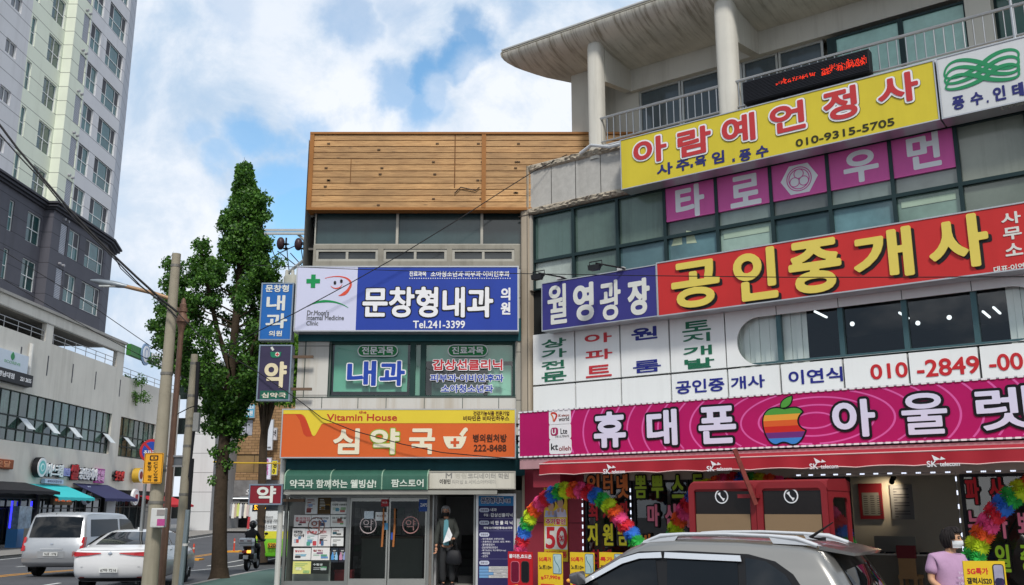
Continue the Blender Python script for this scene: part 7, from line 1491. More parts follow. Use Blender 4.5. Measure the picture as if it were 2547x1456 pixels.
# ================================================================== VEHICLES
def inset_poly(P, e):
    n = len(P); o = []; A_ = sum(P[i][0] * P[(i + 1) % n][1] - P[(i + 1) % n][0] * P[i][1] for i in range(n)); sg = 1 if A_ > 0 else -1
    for i in range(n):
        a, b, c = np.array(P[i - 1]), np.array(P[i]), np.array(P[(i + 1) % n]); d1 = (b - a) / np.hypot(*(b - a)); d2 = (c - b) / np.hypot(*(c - b))
        m = np.array([-d1[1] - d2[1], d1[0] + d2[0]]) * sg; l = np.hypot(*m)
        m = m / l if l > 1e-6 else m; o.append(tuple(b + m * e))
    return o
class Car:
    """body from its side silhouette; x forward, y to its left, z up"""
    def __init__(s, sil, W, zb, zr, tum, bowr=.08, bowf=.12, crown=.03, rnd=.07, zsh=None):
        s.sil, s.W, s.zb, s.zr, s.tum, s.br, s.bf, s.cr, s.rnd = sil, W, zb, zr, tum, bowr, bowf, crown, rnd; s.xc = (min(p[0] for p in sil) + max(p[0] for p in sil)) / 2
        s.zlow = min(p[1] for p in sil)
    def half(s, z): # half width at a height
        k = max(0, (z - s.zb) / (s.zr - s.zb)); low = max(0, (s.zb * .55 - z) / (s.zb * .55))
        return s.W / 2 * (1 - s.tum * k) * (1 - .05 * low)
    def warp(s, x, f, z):
        x2 = x + (s.br * f * f if x < s.xc else -s.bf * f * f) * min(1, abs(x - s.xc) / 1.2); z2 = z + (s.cr * (1 - f * f) if z > s.zb + .1 else 0)
        return (x2, f * s.half(z), z2)
    def body(s, m, parent, name='body'):
        fr_ = [0, .35, .65, .84, .93, .975, 1.0]; ins = [0, 0, 0, .004, .016, s.rnd * .5, s.rnd]
        sl = [(-f, e) for f, e in zip(fr_[::-1], ins[::-1])] + list(zip(fr_[1:], ins[1:])); n = len(s.sil); vs = []; fs = []
        for f, e in sl: vs += [s.warp(x, f, z) for x, z in inset_poly(s.sil, e)]
        for k in range(len(sl) - 1):
            for i in range(n): fs.append((k * n + i, k * n + (i + 1) % n, (k + 1) * n + (i + 1) % n, (k + 1) * n + i))
        ib = [i for i, p in enumerate(s.sil) if abs(p[1] - s.zb) < 1e-6]
        for k in (0, len(sl) - 1):
            b = k * n
            if len(ib) == 2:
                i, j = ib; fs.append(tuple(b + q for q in range(i, j + 1))); fs.append(tuple(b + q % n for q in range(j, i + n + 1)))
            else: fs.append(tuple(b + q for q in range(n)))
        me = MB().add(vs, fs); return me.build(name, m, parent, smooth=38)
    def side(s, poly, sgn, o=.006):
        bm_ = []; P = [Vector((x, sgn * (s.half(z) + o), z)) for x, z in poly]
        return P
    def xr(s, z, rear=True): # silhouette x at height
        n = len(s.sil); c = []
        for i in range(n):
            (x0_, z0_), (x1_, z1_) = s.sil[i], s.sil[(i + 1) % n]
            if (z0_ - z) * (z1_ - z) <= 0 and z0_ != z1_: c.append(x0_ + (x1_ - x0_) * (z - z0_) / (z1_ - z0_))
        return min(c) if rear else max(c)
    def patch(s, y0, y1, z0, z1, rear=True, o=.008, taper=0., ny=10, nz=5, rc=.0):
        """panel lying on the rear or front surface"""
        mb = MB(); vs = []
        for j in range(nz + 1):
            v = j / nz; z = z0 + (z1 - z0) * v
            for i in range(ny + 1):
                f = i / ny; ya, yb_ = y0 * (1 - taper * v) , y1 * (1 - taper * v); y = ya + (yb_ - ya) * f; ff = y / s.half(z); zz_ = z
                x = s.xr(z, rear); x2 = x + (s.br * ff * ff if rear else -s.bf * ff * ff); n_ = -o if rear else o
                vs.append((x2 + n_, y, zz_ + .004 + (s.cr * (1 - ff * ff) if z > s.zb + .1 else 0)))
        mb.add(vs, [(j * (ny + 1) + i, j * (ny + 1) + i + 1, (j + 1) * (ny + 1) + i + 1, (j + 1) * (ny + 1) + i) for j in range(nz) for i in range(ny)]); return mb
def wheel(parent, x, y, r, sgn, w=.2, alloy=True):
    t = MB(); c = (x, y, r)
    t.lathe(c, [(-w / 2, r * .62), (-w / 2, r * .95), (-w * .38, r), (w * .38, r), (w / 2, r * .95), (w / 2, r * .62)], 28, ax=(0, 1, 0)); t = t.build('wheel', mat('#1a1a1b', .85, var=.1), parent, smooth=35)
    m = MB(); yo = sgn * w * .44; m.cyl((x, y + yo * .7, r), (x, y + yo, r), r * .64, n=28)
    m2 = MB()
    m.build('rim', mat('#3a3b3d', .5, .5), t)
    for k in range(10): a = 2 * math.pi * k / 10; m2.tube([(x, y + yo * 1.05, r), (x + math.cos(a) * r * .6, y + yo * 1.02, r + math.sin(a) * r * .6)], [.045, .028], 5)
    m2.lathe((x, y + yo, r), [(-.01, r * .58), (.015, r * .6), (.015, r * .66), (-.01, r * .66)], 28, ax=(0, 1, 0)); m2.build('spokes', mat('#b5b7b9', .35, .8), t, smooth=40)
    a = MB(); a.lathe((x, sgn * (abs(y) + w * .35), r), [(-.02, r * 1.14), (.004, r * 1.14), (.004, 0)], 28, ax=(0, sgn, 0)); return t
def sidepoly(car, poly, sgn, m, parent, name, o=.006, th=0.):
    P = car.side(poly, sgn, o); mb = MB(); n = len(P)
    if th: Q = [p - Vector((0, sgn * th, 0)) for p in P]; mb.add([tuple(p) for p in P + Q], [tuple(range(n)), tuple(range(n, 2 * n))] + [(i, (i + 1) % n, n + (i + 1) % n, n + i) for i in range(n)])
    else: mb.add([tuple(p) for p in P], [tuple(range(n))])
    return mb.build(name, m, parent)
def xform(t, loc, heading):
    t.location = loc; t.rotation_euler = (0, 0, heading)
cgl = mat('#0b0d0f', .03, var=0, coat=.25, spec=.5, name='tinted car glass'); cgs = mat('#0b0c0e', .03, var=0, spec=.22, name='tinted side glass'); trim = mat('#141416', .5, var=.05); tyre = mat('#161617', .85); chrome = mat('#d5d7da', .12, 1., var=0); plm = mat('#d6d8d6', .45, var=.03)
lamp_r = mat('#b3121a', .15, coat=1, var=.15, vs=12); lamp_d = mat('#5f0c12', .12, coat=1)
def plate(parent, x, y0, z0, txt, w=.44, h=.11, nrm=-1):
    mb = MB().box(x - .012, x + .0, y0 - w / 2, y0 + w / 2, z0, z0 + h); p = mb.build('number_plate', plm, parent)
    class F_:
        def __call__(s, a, b, c): return Vector((x - .012 - b, -a, c))
    text(F_(), txt, (-y0 - w * .43, z0 + .015, -y0 + w * .43, z0 + h - .015), 0, mat('#2a2c30', .5), p, w=.003, depth=.003, res=18); return p
def arches(car, parent, xs_, r):
    mb = MB()
    for x in xs_:
        for sgn in (-1, 1):
            y = sgn * (car.half(r) + .004); P = [(x + (r * 1.16) * math.cos(a), y, r + r * 1.16 * math.sin(a)) for a in np.linspace(-.55, math.pi + .55, 22)]; mb.add(P, [tuple(range(len(P)))])
    mb.build('wheel_arch', mat('#0c0c0d', .9, var=0), parent)
def rear_rounded(car, y0, y1, z0, z1, m, parent, name, taper=0, o=.008): return car.patch(y0, y1, z0, z1, True, o, taper).build(name, m, parent, smooth=60, recalc=False)
def rear_poly(car, poly, m, parent, name, o=.012):
    """polygon (y,z) on the rear face"""
    vs = []
    for y, z in poly: ff = y / car.half(z); vs.append((car.xr(z) + car.br * ff * ff - o, y, z + (car.cr * (1 - ff * ff) if z > car.zb + .1 else 0)))
    return MB().add(vs, [tuple(range(len(vs)))]).build(name, m, parent)

# --- silver van
vm = mat('#b9bcc0', .35, .55, var=.03, coat=.5); t = thing('van', 'silver passenger van with black tinted windows seen from behind on the road', 'van')
sil = [(-2.5, .42), (-2.56, .62), (-2.54, 1.0), (-2.46, 1.12), (-2.36, 1.55), (-2.24, 1.84), (-2.12, 1.905), (-1.6, 1.925), (.4, 1.90), (.9, 1.86), (1.2, 1.72), (1.75, 1.32), (1.85, 1.12), (2.35, 1.0), (2.5, .85), (2.55, .5), (2.45, .3), (-2.3, .3)]
van = Car(sil, 1.92, 1.12, 1.92, .15, .07, .2, .03, .07); van.body(vm, t)
rear_rounded(van, -.8, .8, 1.18, 1.78, cgl, t, 'rear_window', .06)
for sg_ in (-1, 1):
    sidepoly(van, [(-2.02, 1.2), (.05, 1.2), (.05, 1.72), (-1.92, 1.72)], sg_, cgs, t, 'side_window'); sidepoly(van, [(.2, 1.18), (1.5, 1.18), (1.12, 1.62), (.95, 1.7), (.2, 1.72)], sg_, cgs, t, 'side_window')
    rear_poly(van, [(sg_ * .955, .78), (sg_ * .84, .8), (sg_ * .86, 1.2), (sg_ * .94, 1.2)], lamp_r, t, 'tail_light', .02); sidepoly(van, [(-2.5, .78), (-2.36, .82), (-2.28, 1.2), (-2.38, 1.2)], sg_, lamp_r, t, 'tail_light', .012)
    for x in (-1.62, 1.6): wheel(t, x, sg_ * .8, .34, sg_)
    MB().sphere((1.25, sg_ * 1.02, 1.2), .11, sc=(.6, .9, 1.2)).build('mirror', trim, t, smooth=60)
    MB().box(-1.9, .2, sg_ * .958 - .005, sg_ * .958 + .005, .98, 1.0).build('slide_rail', trim, t)
rear_poly(van, [(-.04, 1.02), (.04, 1.02), (.05, .98), (-.05, .98)], chrome, t, 'badge', .02); rear_poly(van, [(-.34, .83), (.34, .83), (.34, .88), (-.34, .88)], mat('#d6d8da', .3, .6), t, 'tailgate_grip', .03)
rear_poly(van, [(-.4, .58), (.4, .58), (.42, .78), (-.42, .78)], mat('#a5a8ab', .5, .4), t, 'plate_recess', .015); plate(t, -2.57, 0, .64, '76로 1778')
van.patch(-.9, .9, .34, .56, True, .05).build('bumper', vm, t, smooth=60, recalc=False); arches(van, t, (-1.62, 1.6), .34)
MB().sphere((-2.12, .12, 1.76), .09, sc=(1.2, 1.5, .6)).build('rear_mirror', trim, t, smooth=60); MB().tube([(-2.16, .12, 1.8), (-2.2, .12, 1.9)], .02, 6).build('mirror_stay', trim, t)
MB().tube([(-1.9, -.3, 1.93), (-2.0, -.3, 2.02)], .01, 5).build('aerial', trim, t)
MB().box(-2.3, -2.25, -.3, .3, 1.14, 1.17).build('wiper', trim, t)
xform(t, (-14.05, 32.6, -.02), rad(90 - 1)); 
# --- white saloon
cm = mat('#e3e4e6', .25, .0, var=.02, coat=.8); t = thing('saloon_car', 'white saloon car with slim red tail lights partly behind the concrete pole', 'car')
sil = [(-2.3, .35), (-2.4, .5), (-2.42, .72), (-2.4, .98), (-2.3, 1.06), (-1.75, 1.09), (-1.3, 1.24), (-.75, 1.4), (-.3, 1.46), (.2, 1.46), (.6, 1.40), (1.05, 1.2), (1.3, 1.06), (1.9, .96), (2.3, .78), (2.4, .55), (2.35, .3), (-2.1, .26)]
sed = Car(sil, 1.87, 1.06, 1.46, .24, .16, .2, .03, .08); sed.sil[4] = (-2.3, 1.06); sed.sil[12] = (1.3, 1.06); sed.body(cm, t)
sed.patch(-.66, .66, 1.13, 1.40, True, .012, .12).build('rear_window', cgl, t, smooth=60, recalc=False)
for sg_ in (-1, 1):
    sidepoly(sed, [(-1.5, 1.12), (-.42, 1.1), (-.42, 1.40), (-.85, 1.36)], sg_, cgs, t, 'side_window'); sidepoly(sed, [(-.34, 1.1), (.98, 1.08), (.55, 1.33), (.2, 1.4), (-.34, 1.4)], sg_, cgs, t, 'side_window')
    rear_poly(sed, [(sg_ * .9, .87), (sg_ * .55, .9), (sg_ * .22, .945), (sg_ * .22, .965), (sg_ * .6, .975), (sg_ * .9, .985)], lamp_r, t, 'tail_light', .03); sidepoly(sed, [(-2.34, .86), (-2.05, .93), (-2.2, 1.0), (-2.34, 1.0)], sg_, lamp_r, t, 'tail_light', .008)
    for x in (-1.42, 1.42): wheel(t, x, sg_ * .8, .33, sg_)
    MB().sphere((.85, sg_ * .98, 1.1), .09, sc=(.7, 1, .8)).build('mirror', cm, t, smooth=60)
    for x in (-.38, -1.1): MB().box(x - .2, x - .06, sg_ * .925, sg_ * .945, .95, .975).build('door_handle', chrome, t)
    sidepoly(sed, [(-.385, .4), (-.375, .4), (-.375, 1.06), (-.385, 1.06)], sg_, trim, t, 'door_gap', .003)
rear_poly(sed, [(-.06, .96), (0, 1.0), (.06, .96), (0, .92)], chrome, t, 'badge', .03); plate(t, -2.44, 0, .5, '67마 7216')
rear_poly(sed, [(-.7, .62), (.7, .62), (.72, .64), (-.72, .64)], mat('#b0b2b5', .4), t, 'bumper_crease', .012); sed.patch(-.8, .8, .27, .36, True, .02).build('diffuser', trim, t, recalc=False); rear_poly(sed, [(-.75, .36), (.75, .36), (.75, .385), (-.75, .385)], mat('#7a2a2a', .3), t, 'reflector_strip', .03); arches(sed, t, (-1.42, 1.42), .33)
sed.patch(-.8, .8, 1.03, 1.05, True, .03).build('boot_lip', cm, t, recalc=False); MB().box(-.35, -.2, -.02, .02, 1.48, 1.54).build('aerial', cm, t, bevel=.01)
xform(t, (-10.05, 26.6, -.0), rad(94))
# --- green city bus
bw_ = mat('#d9dcdc', .35, var=.03, coat=.4, dirt=.1); t = thing('city_bus', 'white, yellow and green city bus seen from behind with an amber route number', 'bus')
sil = [(-5.3, .35), (-5.36, .9), (-5.34, 1.35), (-5.25, 2.3), (-5.1, 2.95), (-4.9, 3.05), (4.6, 3.05), (5.0, 2.9), (5.3, 1.35), (5.35, .5), (5.2, .3), (-5.1, .3)]
bus = Car(sil, 2.48, 1.35, 3.05, .05, .1, .1, .04, .09); bus.body(bw_, t)
gr_ = mat('#79c232', .35, coat=.4, var=.05); ye_ = mat('#d3cf2f', .35, coat=.4, var=.05)
bus.patch(-1.2, 1.2, .36, 1.08, True, .012).build('green_panel', gr_, t, smooth=60, recalc=False); bus.patch(-1.2, 1.2, 1.09, 1.4, True, .012).build('yellow_panel', ye_, t, smooth=60, recalc=False); bus.patch(-1.24, 1.24, .34, .5, True, .05).build('bumper', mat('#5fae28', .4), t, smooth=60, recalc=False)
bus.patch(-1.05, 1.05, 2.22, 2.62, True, .014).build('rear_window', cgl, t, smooth=60, recalc=False)
class FBus:
    def __call__(s, a, b, c): return Vector((-5.3 + (c - 1.5) * .1 - b, -a, c))
fb_ = FBus(); text(fb_, '5206', (-.95, 2.3, -.45, 2.5), .05, mat('#ffb020', .4, var=0, emit=1.2), t, w=.012, depth=.01); text(fb_, '종합민원상담 기업', (-.85, 1.78, .15, 1.9), .09, trim, t, w=.006, depth=.006); text(fb_, '마산사업본부', (-.7, 1.55, .5, 1.66), .1, trim, t, w=.006, depth=.006); text(fb_, 'COMPANY', (-.6, 1.95, -.1, 2.03), .08, trim, t, depth=.006)
for sg_ in (-1, 1):
    rear_poly(bus, [(sg_ * 1.22, 1.5), (sg_ * 1.1, 1.5), (sg_ * 1.1, 2.0), (sg_ * 1.2, 2.0)], lamp_r, t, 'tail_light', .03); sidepoly(bus, [(-4.9, .35), (4.8, .35), (4.8, 1.1), (-5.0, 1.1)], sg_, gr_, t, 'side_band'); sidepoly(bus, [(-4.8, 1.5), (4.6, 1.5), (4.6, 2.5), (-4.7, 2.5)], sg_, cgl, t, 'side_windows')
    for x in (-3.0, 3.4): wheel(t, x, sg_ * 1.05, .48, sg_, .28)
rear_poly(bus, [(.3, 2.48), (.7, 2.48), (.7, 2.56), (.3, 2.56)], mat('#d02020', .4, emit=.6), t, 'brake_light', .03)
rear_poly(bus, [(-1.1, 1.5), (1.1, 1.5), (1.1, 1.52), (-1.1, 1.52)], trim, t, 'panel_gap', .02); rear_poly(bus, [(-.95, 1.36), (-.7, 1.36), (-.7, 1.42), (-.95, 1.42)], trim, t, 'vent', .03)
p = MB().box(-5.4, -5.37, -.25, .25, .72, .92).build('number_plate', mat('#d9a32a', .4), t); text(fb_, '5206', (-.22, .74, .22, .9), .13, black, p, w=.01, depth=.02)
xform(t, (-10.25, 47.2, -.3), rad(91))
# --- grey SUV in front
cgw = mat('#0c0e10', .02, var=0, coat=.5, spec=.7, name='reflective car glass'); sm_ = mat('#8d8c89', .3, .7, var=.02, coat=.8, name='silver metallic paint'); t = thing('suv', 'silver grey SUV with white roof rails and black tinted windows in the foreground', 'car')
sil = [(-2.25, .42), (-2.32, .6), (-2.3, .85), (-2.26, 1.08), (-2.08, 1.4), (-1.92, 1.64), (-1.72, 1.7), (-1.0, 1.745), (-.2, 1.75), (.25, 1.72), (.55, 1.62), (1.0, 1.36), (1.35, 1.14), (1.5, 1.08), (2.0, 1.0), (2.25, .85), (2.32, .6), (2.25, .35), (-2.1, .35)]
suv = Car(sil, 1.86, 1.08, 1.74, .24, .17, .2, .035, .07); suv.body(sm_, t)
suv.patch(-.68, .68, 1.12, 1.6, True, .012, .14, ny=14, nz=8).build('rear_window', cgl, t, smooth=60, recalc=False)
suv.patch(-.66, .66, 1.2, 1.62, False, .012, .14).build('windscreen', cgl, t, smooth=60, recalc=False)
pil = mat('#1d1d1f', .35, var=.05)
for sg_ in (-1, 1):
    sidepoly(suv, [(1.16, 1.12), (.98, 1.26), (.52, 1.53), (.3, 1.6), (-.2, 1.62), (-1.0, 1.60), (-1.3, 1.53), (-1.5, 1.4), (-1.66, 1.18), (-1.6, 1.12)], sg_, pil, t, 'window_pillar', .004)
    sidepoly(suv, [(1.02, 1.13), (.92, 1.24), (.5, 1.49), (.28, 1.555), (.1, 1.57), (.0, 1.13)], sg_, cgl, t, 'side_window', .012)
    sidepoly(suv, [(-.1, 1.13), (-.05, 1.57), (-.88, 1.555), (-.93, 1.13)], sg_, cgl, t, 'side_window', .012)
    sidepoly(suv, [(-1.02, 1.13), (-.97, 1.56), (-1.2, 1.53), (-1.42, 1.39), (-1.58, 1.17), (-1.54, 1.13)], sg_, cgw, t, 'quarter_window', .012)
    v1 = [(.98, 1.245), (.52, 1.515), (.3, 1.58), (.02, 1.6)]; v2 = [(.0, 1.535), (.28, 1.52), (.49, 1.455), (.95, 1.2)]
    vm_ = mat('#dde1e6', .2, .35, var=0, coat=.5)
    sidepoly(suv, v1 + v2, sg_, vm_, t, 'rain_visor', .045, .012); sidepoly(suv, [(-.03, 1.6), (-.92, 1.585), (-.94, 1.52), (-.03, 1.535)], sg_, vm_, t, 'rain_visor', .045, .012)
    yr_ = .64 * sg_; ra = MB(); pts = [(-1.72, yr_, 1.70), (-1.5, yr_, 1.775), (-1.2, yr_, 1.80), (-.7, yr_, 1.815), (-.2, yr_, 1.805), (.08, yr_, 1.78), (.3, yr_, 1.70)]
    ra.tube([Vector(p) for p in pts], [.028, .034, .024, .022, .024, .032, .022], 10); ra.add([(-1.78, yr_ - .025, 1.7), (-1.25, yr_ - .025, 1.72), (-1.2, yr_ - .02, 1.8), (-1.5, yr_ - .02, 1.78), (-1.78, yr_ + .025, 1.7), (-1.25, yr_ + .025, 1.72), (-1.2, yr_ + .02, 1.8), (-1.5, yr_ + .02, 1.78)], [(0, 1, 2, 3), (4, 5, 6, 7), (0, 1, 5, 4), (1, 2, 6, 5), (2, 3, 7, 6), (3, 0, 4, 7)])
    ra.add([(.34, yr_ - .025, 1.69), (-.1, yr_ - .025, 1.73), (-.15, yr_ - .02, 1.8), (.1, yr_ - .02, 1.78), (.34, yr_ + .025, 1.69), (-.1, yr_ + .025, 1.73), (-.15, yr_ + .02, 1.8), (.1, yr_ + .02, 1.78)], [(0, 1, 2, 3), (4, 5, 6, 7), (0, 1, 5, 4), (1, 2, 6, 5), (2, 3, 7, 6), (3, 0, 4, 7)])
    ra.build('roof_rail', mat('#d8dadd', .3, .5, var=.02), t, smooth=50)
    mr = MB(); mr.add([(.9, sg_ * .96, 1.2), (.9, sg_ * 1.17, 1.2), (.9, sg_ * 1.19, 1.36), (.9, sg_ * .98, 1.37), (1.06, sg_ * .98, 1.22), (1.04, sg_ * 1.13, 1.22), (1.04, sg_ * 1.14, 1.33), (1.06, sg_ * .99, 1.34)], [(0, 1, 2, 3), (4, 5, 6, 7), (0, 1, 5, 4), (1, 2, 6, 5), (2, 3, 7, 6), (3, 0, 4, 7)]); mr = mr.build('mirror', mat('#77767a', .3, .6, coat=.6), t, smooth=60, bevel=.03); MB().tube([(.95, sg_ * .9, 1.14), (.97, sg_ * 1.0, 1.22)], .03, 8).build('mirror_stay', trim, mr); MB().sphere((1.05, sg_ * 1.1, 1.25), .035, 8, 6, (1, 1.2, .7)).build('indicator', mat('#e89a3a', .2, emit=.3), mr, smooth=60)
    for x in (-1.35, 1.35): wheel(t, x, sg_ * .82, .36, sg_, .22)
    rear_poly(suv, [(sg_ * .9, .85), (sg_ * .62, .85), (sg_ * .66, 1.1), (sg_ * .88, 1.12)], lamp_r, t, 'tail_light', .02)
    sidepoly(suv, [(-.02, .45), (-.01, .45), (.05, 1.1), (.04, 1.1)], sg_, trim, t, 'door_gap', .003)
sp_ = MB(); sp_.add([(-1.74, -.66, 1.71), (-1.74, .66, 1.71), (-2.1, .6, 1.63), (-2.16, .3, 1.64), (-2.17, 0, 1.645), (-2.16, -.3, 1.64), (-2.1, -.6, 1.63), (-1.74, -.66, 1.66), (-1.74, .66, 1.66), (-2.08, .6, 1.6), (-2.14, .3, 1.605), (-2.15, 0, 1.61), (-2.14, -.3, 1.605), (-2.08, -.6, 1.6)], [(0, 1, 2, 3, 4, 5, 6), (7, 8, 9, 10, 11, 12, 13), (1, 2, 9, 8), (2, 3, 10, 9), (3, 4, 11, 10), (4, 5, 12, 11), (5, 6, 13, 12), (6, 0, 7, 13)]); sp_.build('spoiler', sm_, t, smooth=30)
MB().tube([(-1.62, -.05, 1.75), (-1.45, -.05, 1.77), (-1.72, -.05, 1.95)], [.03, .022, .006], 6).build('aerial', trim, t)
# round club sticker on the rear glass
class FRear:
    def __call__(s, a, b, c): y = -a; ff = y / suv.half(c); return Vector((suv.xr(c) + suv.br * ff * ff - .016 - b, y, c + .004))
fr_ = FRear(); c_ = (-.36, 1.4); solid(fr_, [circ(c_, .12, .105)], 0, .002, mat('#d5d7d6', .4), t, 'round_sticker'); solid(fr_, [circ(c_, .085, .072)], .002, .001, mat('#3d4246', .4), t, 'round_sticker'); solid(fr_, [circ(c_, .05, .042)], .003, .001, mat('#c9cccb', .4), t, 'round_sticker'); solid(fr_, [circ((c_[0] - .018, c_[1] + .01), .012), ], .004, .001, black, t, 'round_sticker'); solid(fr_, [circ((c_[0] + .018, c_[1] + .01), .012)], .004, .001, black, t, 'round_sticker')
arches(suv, t, (-1.35, 1.35), .36)
SUV = t; xform(t, (2.15, 11.9, .0), rad(180 - 33)); t.scale = (1, 1, .955)

# ================================================================== PEOPLE AND SCOOTER
def skin(name, V, E, Rr, m, parent, sub=2, smooth=True):
    me = bpy.data.meshes.new(name); me.from_pydata([tuple(v) for v in V], E, []); o = bpy.data.objects.new(name, me); COL.objects.link(o)
    md = o.modifiers.new('skin', 'SKIN'); md.use_smooth_shade = True
    for i, r in enumerate(Rr): r = r if isinstance(r, tuple) else (r, r); me.skin_vertices[0].data[i].radius = r
    me.skin_vertices[0].data[0].use_root = True
    sb_ = o.modifiers.new('sub', 'SUBSURF'); sb_.levels = sub; sb_.render_levels = sub
    dg = bpy.context.evaluated_depsgraph_get(); m2 = bpy.data.meshes.new_from_object(o.evaluated_get(dg)); bpy.data.objects.remove(o); bpy.data.meshes.remove(me)
    m2.name = name; m2.materials.clear(); m2.materials.append(m); o = bpy.data.objects.new(name, m2); COL.objects.link(o); o.parent = parent
    m2.polygons.foreach_set('use_smooth', [True] * len(m2.polygons)); return o
skinm = mat('#c08e72', .55, var=.05); 
def hand(parts, w, d, side, curl=.5, s=1.):
    """five skinned finger chains rooted in the palm: w wrist, d direction of the fingers, side = across the palm towards the thumb"""
    V, E, Rr = parts; d = Vector(d).normalized(); a = Vector(side).normalized(); n = d.cross(a).normalized(); w = Vector(w); iw = len(V) - 1
    pc = len(V); V.append(w + d * .045 * s); Rr.append((.034 * s, .016 * s)); E.append((iw, pc)); pe = len(V); V.append(w + d * .085 * s); Rr.append((.038 * s, .014 * s)); E.append((pc, pe))
    for k, (off, ln) in enumerate(((.028, .075), (.009, .085), (-.010, .078), (-.029, .062))):
        b = w + d * .092 * s + a * off * s; prev = pe; 
        for j in range(3):
            ang = curl * (j * .55); p = b + (d * math.cos(ang) + n * math.sin(ang)) * ln * s * (j + .4) / 2.4; i = len(V); V.append(p); Rr.append(.0088 * s - .0008 * j); E.append((prev, i)); prev = i
    prev = pc
    for j in range(2): i = len(V); V.append(w + d * (.05 + .03 * j) * s + a * (.045 + .012 * j) * s + n * .012 * j); Rr.append(.011 * s); E.append((prev, i)); prev = i
def head(t, c, yaw, skinm, hairm, glasses=False, hs=1., hair='short', maskm=None):
    """head with face; c centre, yaw 0 looks to -Y"""
    t_head = c; R_ = Matrix.Rotation(yaw, 3, 'Z'); 
    def L(x, y, z): return tuple(Vector(c) + R_ @ Vector((x * hs, y * hs, z * hs)))
    mb = MB(); b0 = 0; N_, K_ = 20, 14; vs = []
    for i in range(K_ + 1):
        th = math.pi * i / K_; z = .118 * math.cos(th); r = math.sin(th)
        for j in range(N_):
            a = 2 * math.pi * j / N_; fx = .076 * r * math.cos(a); fy = .096 * r * math.sin(a)
            if z < 0: k = 1 + z * 2.2; fx *= max(.62, k); fy *= max(.8, 1 + z * 1.0) if fy > 0 else 1; fy -= .012 * (-z / .118) if fy < 0 else 0
            vs.append(L(fx, fy, z))
    mb.add(vs, [(i * N_ + j, i * N_ + (j + 1) % N_, (i + 1) * N_ + (j + 1) % N_, (i + 1) * N_ + j) for i in range(K_) for j in range(N_)])
    mb.add([L(-.012, -.094, .012), L(.012, -.094, .012), L(.018, -.098, -.03), L(-.018, -.098, -.03), L(0, -.122, -.024)], [(0, 1, 4), (1, 2, 4), (2, 3, 4), (3, 0, 4)])
    for s_ in (-1, 1): mb.sphere(L(s_ * .078, .008, -.005), .026 * hs, 8, 6, (.4, .7, 1.2))
    mb.build('head', skinm, t, smooth=60, weld=True)
    e = MB(); [e.sphere(L(s_ * .031, -.088, .012), .011 * hs, 8, 6, (1.2, .5, .7)) for s_ in (-1, 1)]; e.build('eyes', black, t, smooth=60)
    br_ = MB(); [br_.tube([L(s_ * .015, -.096, .032), L(s_ * .032, -.096, .037), L(s_ * .05, -.086, .032)], .005 * hs, 5) for s_ in (-1, 1)]; br_.build('eyebrows', hairm, t)
    if maskm:
        m = MB(); vs = []; 
        for i in range(6):
            z = -.012 - .085 * i / 5
            for j in range(11):
                a = rad(-90 + (j - 5) * 15); k = 1.0 if i < 4 else .86; bul = 1.08 + .14 * math.exp(-((j - 5) / 2.2) ** 2) * (1 - abs(i - 1.5) / 4); vs.append(L(.078 * k * bul * math.cos(a), .1 * k * bul * math.sin(a), z))
        m.add(vs, [(i * 11 + j, i * 11 + j + 1, (i + 1) * 11 + j + 1, (i + 1) * 11 + j) for i in range(5) for j in range(10)]); [m.tube([L(s_ * .072, -.035, -.02), L(s_ * .084, .01, .0)], .003, 4) for s_ in (-1, 1)]; m.build('face_mask', maskm, t, smooth=60, recalc=False)
    else: MB().tube([L(-.022, -.096, -.058), L(0, -.1, -.06), L(.022, -.096, -.058)], .006, 5).build('mouth', mat('#8a4a42', .5), t)
    if glasses:
        g_ = MB()
        for s_ in (-1, 1): g_.tube([L(s_ * .033 + .02 * math.cos(a), -.102, .012 + .015 * math.sin(a)) for a in np.linspace(0, 6.28, 13)], .0025, 4)
        g_.build('glasses', mat('#55555a', .3, .6), t)
    # hair cap of tufts
    h_ = MB(); rr = random.Random(int(c[0] * 100)); K2, N2 = 9, 26; vs = []
    for i in range(K2 + 1):
        th = math.pi * (.02 + .6 * i / K2)
        for j in range(N2):
            a = 2 * math.pi * j / N2; front = -math.sin(a); th2 = th
            lim = .30 * math.pi if front > .55 else (.40 * math.pi if front > .2 else ((.66 if hair == 'long' else .58) * math.pi)); th2 = min(th, lim + (i == K2) * .0); bump = (1.10 if hair == 'short' else 1.24) + rr.uniform(-.025, .035)
            vs.append(L(.078 * bump * math.sin(th2) * math.cos(a) * (1.04), .1 * bump * math.sin(th2) * math.sin(a) + .006, .12 * bump * math.cos(th2) + .002))
    for k in range(110):
        a = rr.uniform(0, 2 * math.pi); front = -math.sin(a); e_ = (.34 if front > .5 else .5 if front > .1 else (.74 if hair == 'long' else .6)) * math.pi; s0_ = rr.uniform(.05, .3) * math.pi; bb = 1.06 if hair == 'short' else 1.2; pt = []
        for q in range(5):
            th = s0_ + (e_ - s0_) * q / 4; b2 = bb + .04 + .05 * math.sin(q * .8) + rr.uniform(-.03, .04); pt.append(L(.081 * b2 * math.sin(th) * math.cos(a + q * .04), .1 * b2 * math.sin(th) * math.sin(a + q * .04) + .006, .12 * b2 * math.cos(th)))
        h_.tube(pt, [.004, .012, .013, .01, .003], 5)
    h_.add(vs, [(i * N2 + j, i * N2 + (j + 1) % N2, (i + 1) * N2 + (j + 1) % N2, (i + 1) * N2 + j) for i in range(K2) for j in range(N2)]); h_.build('hair', hairm, t, smooth=60)
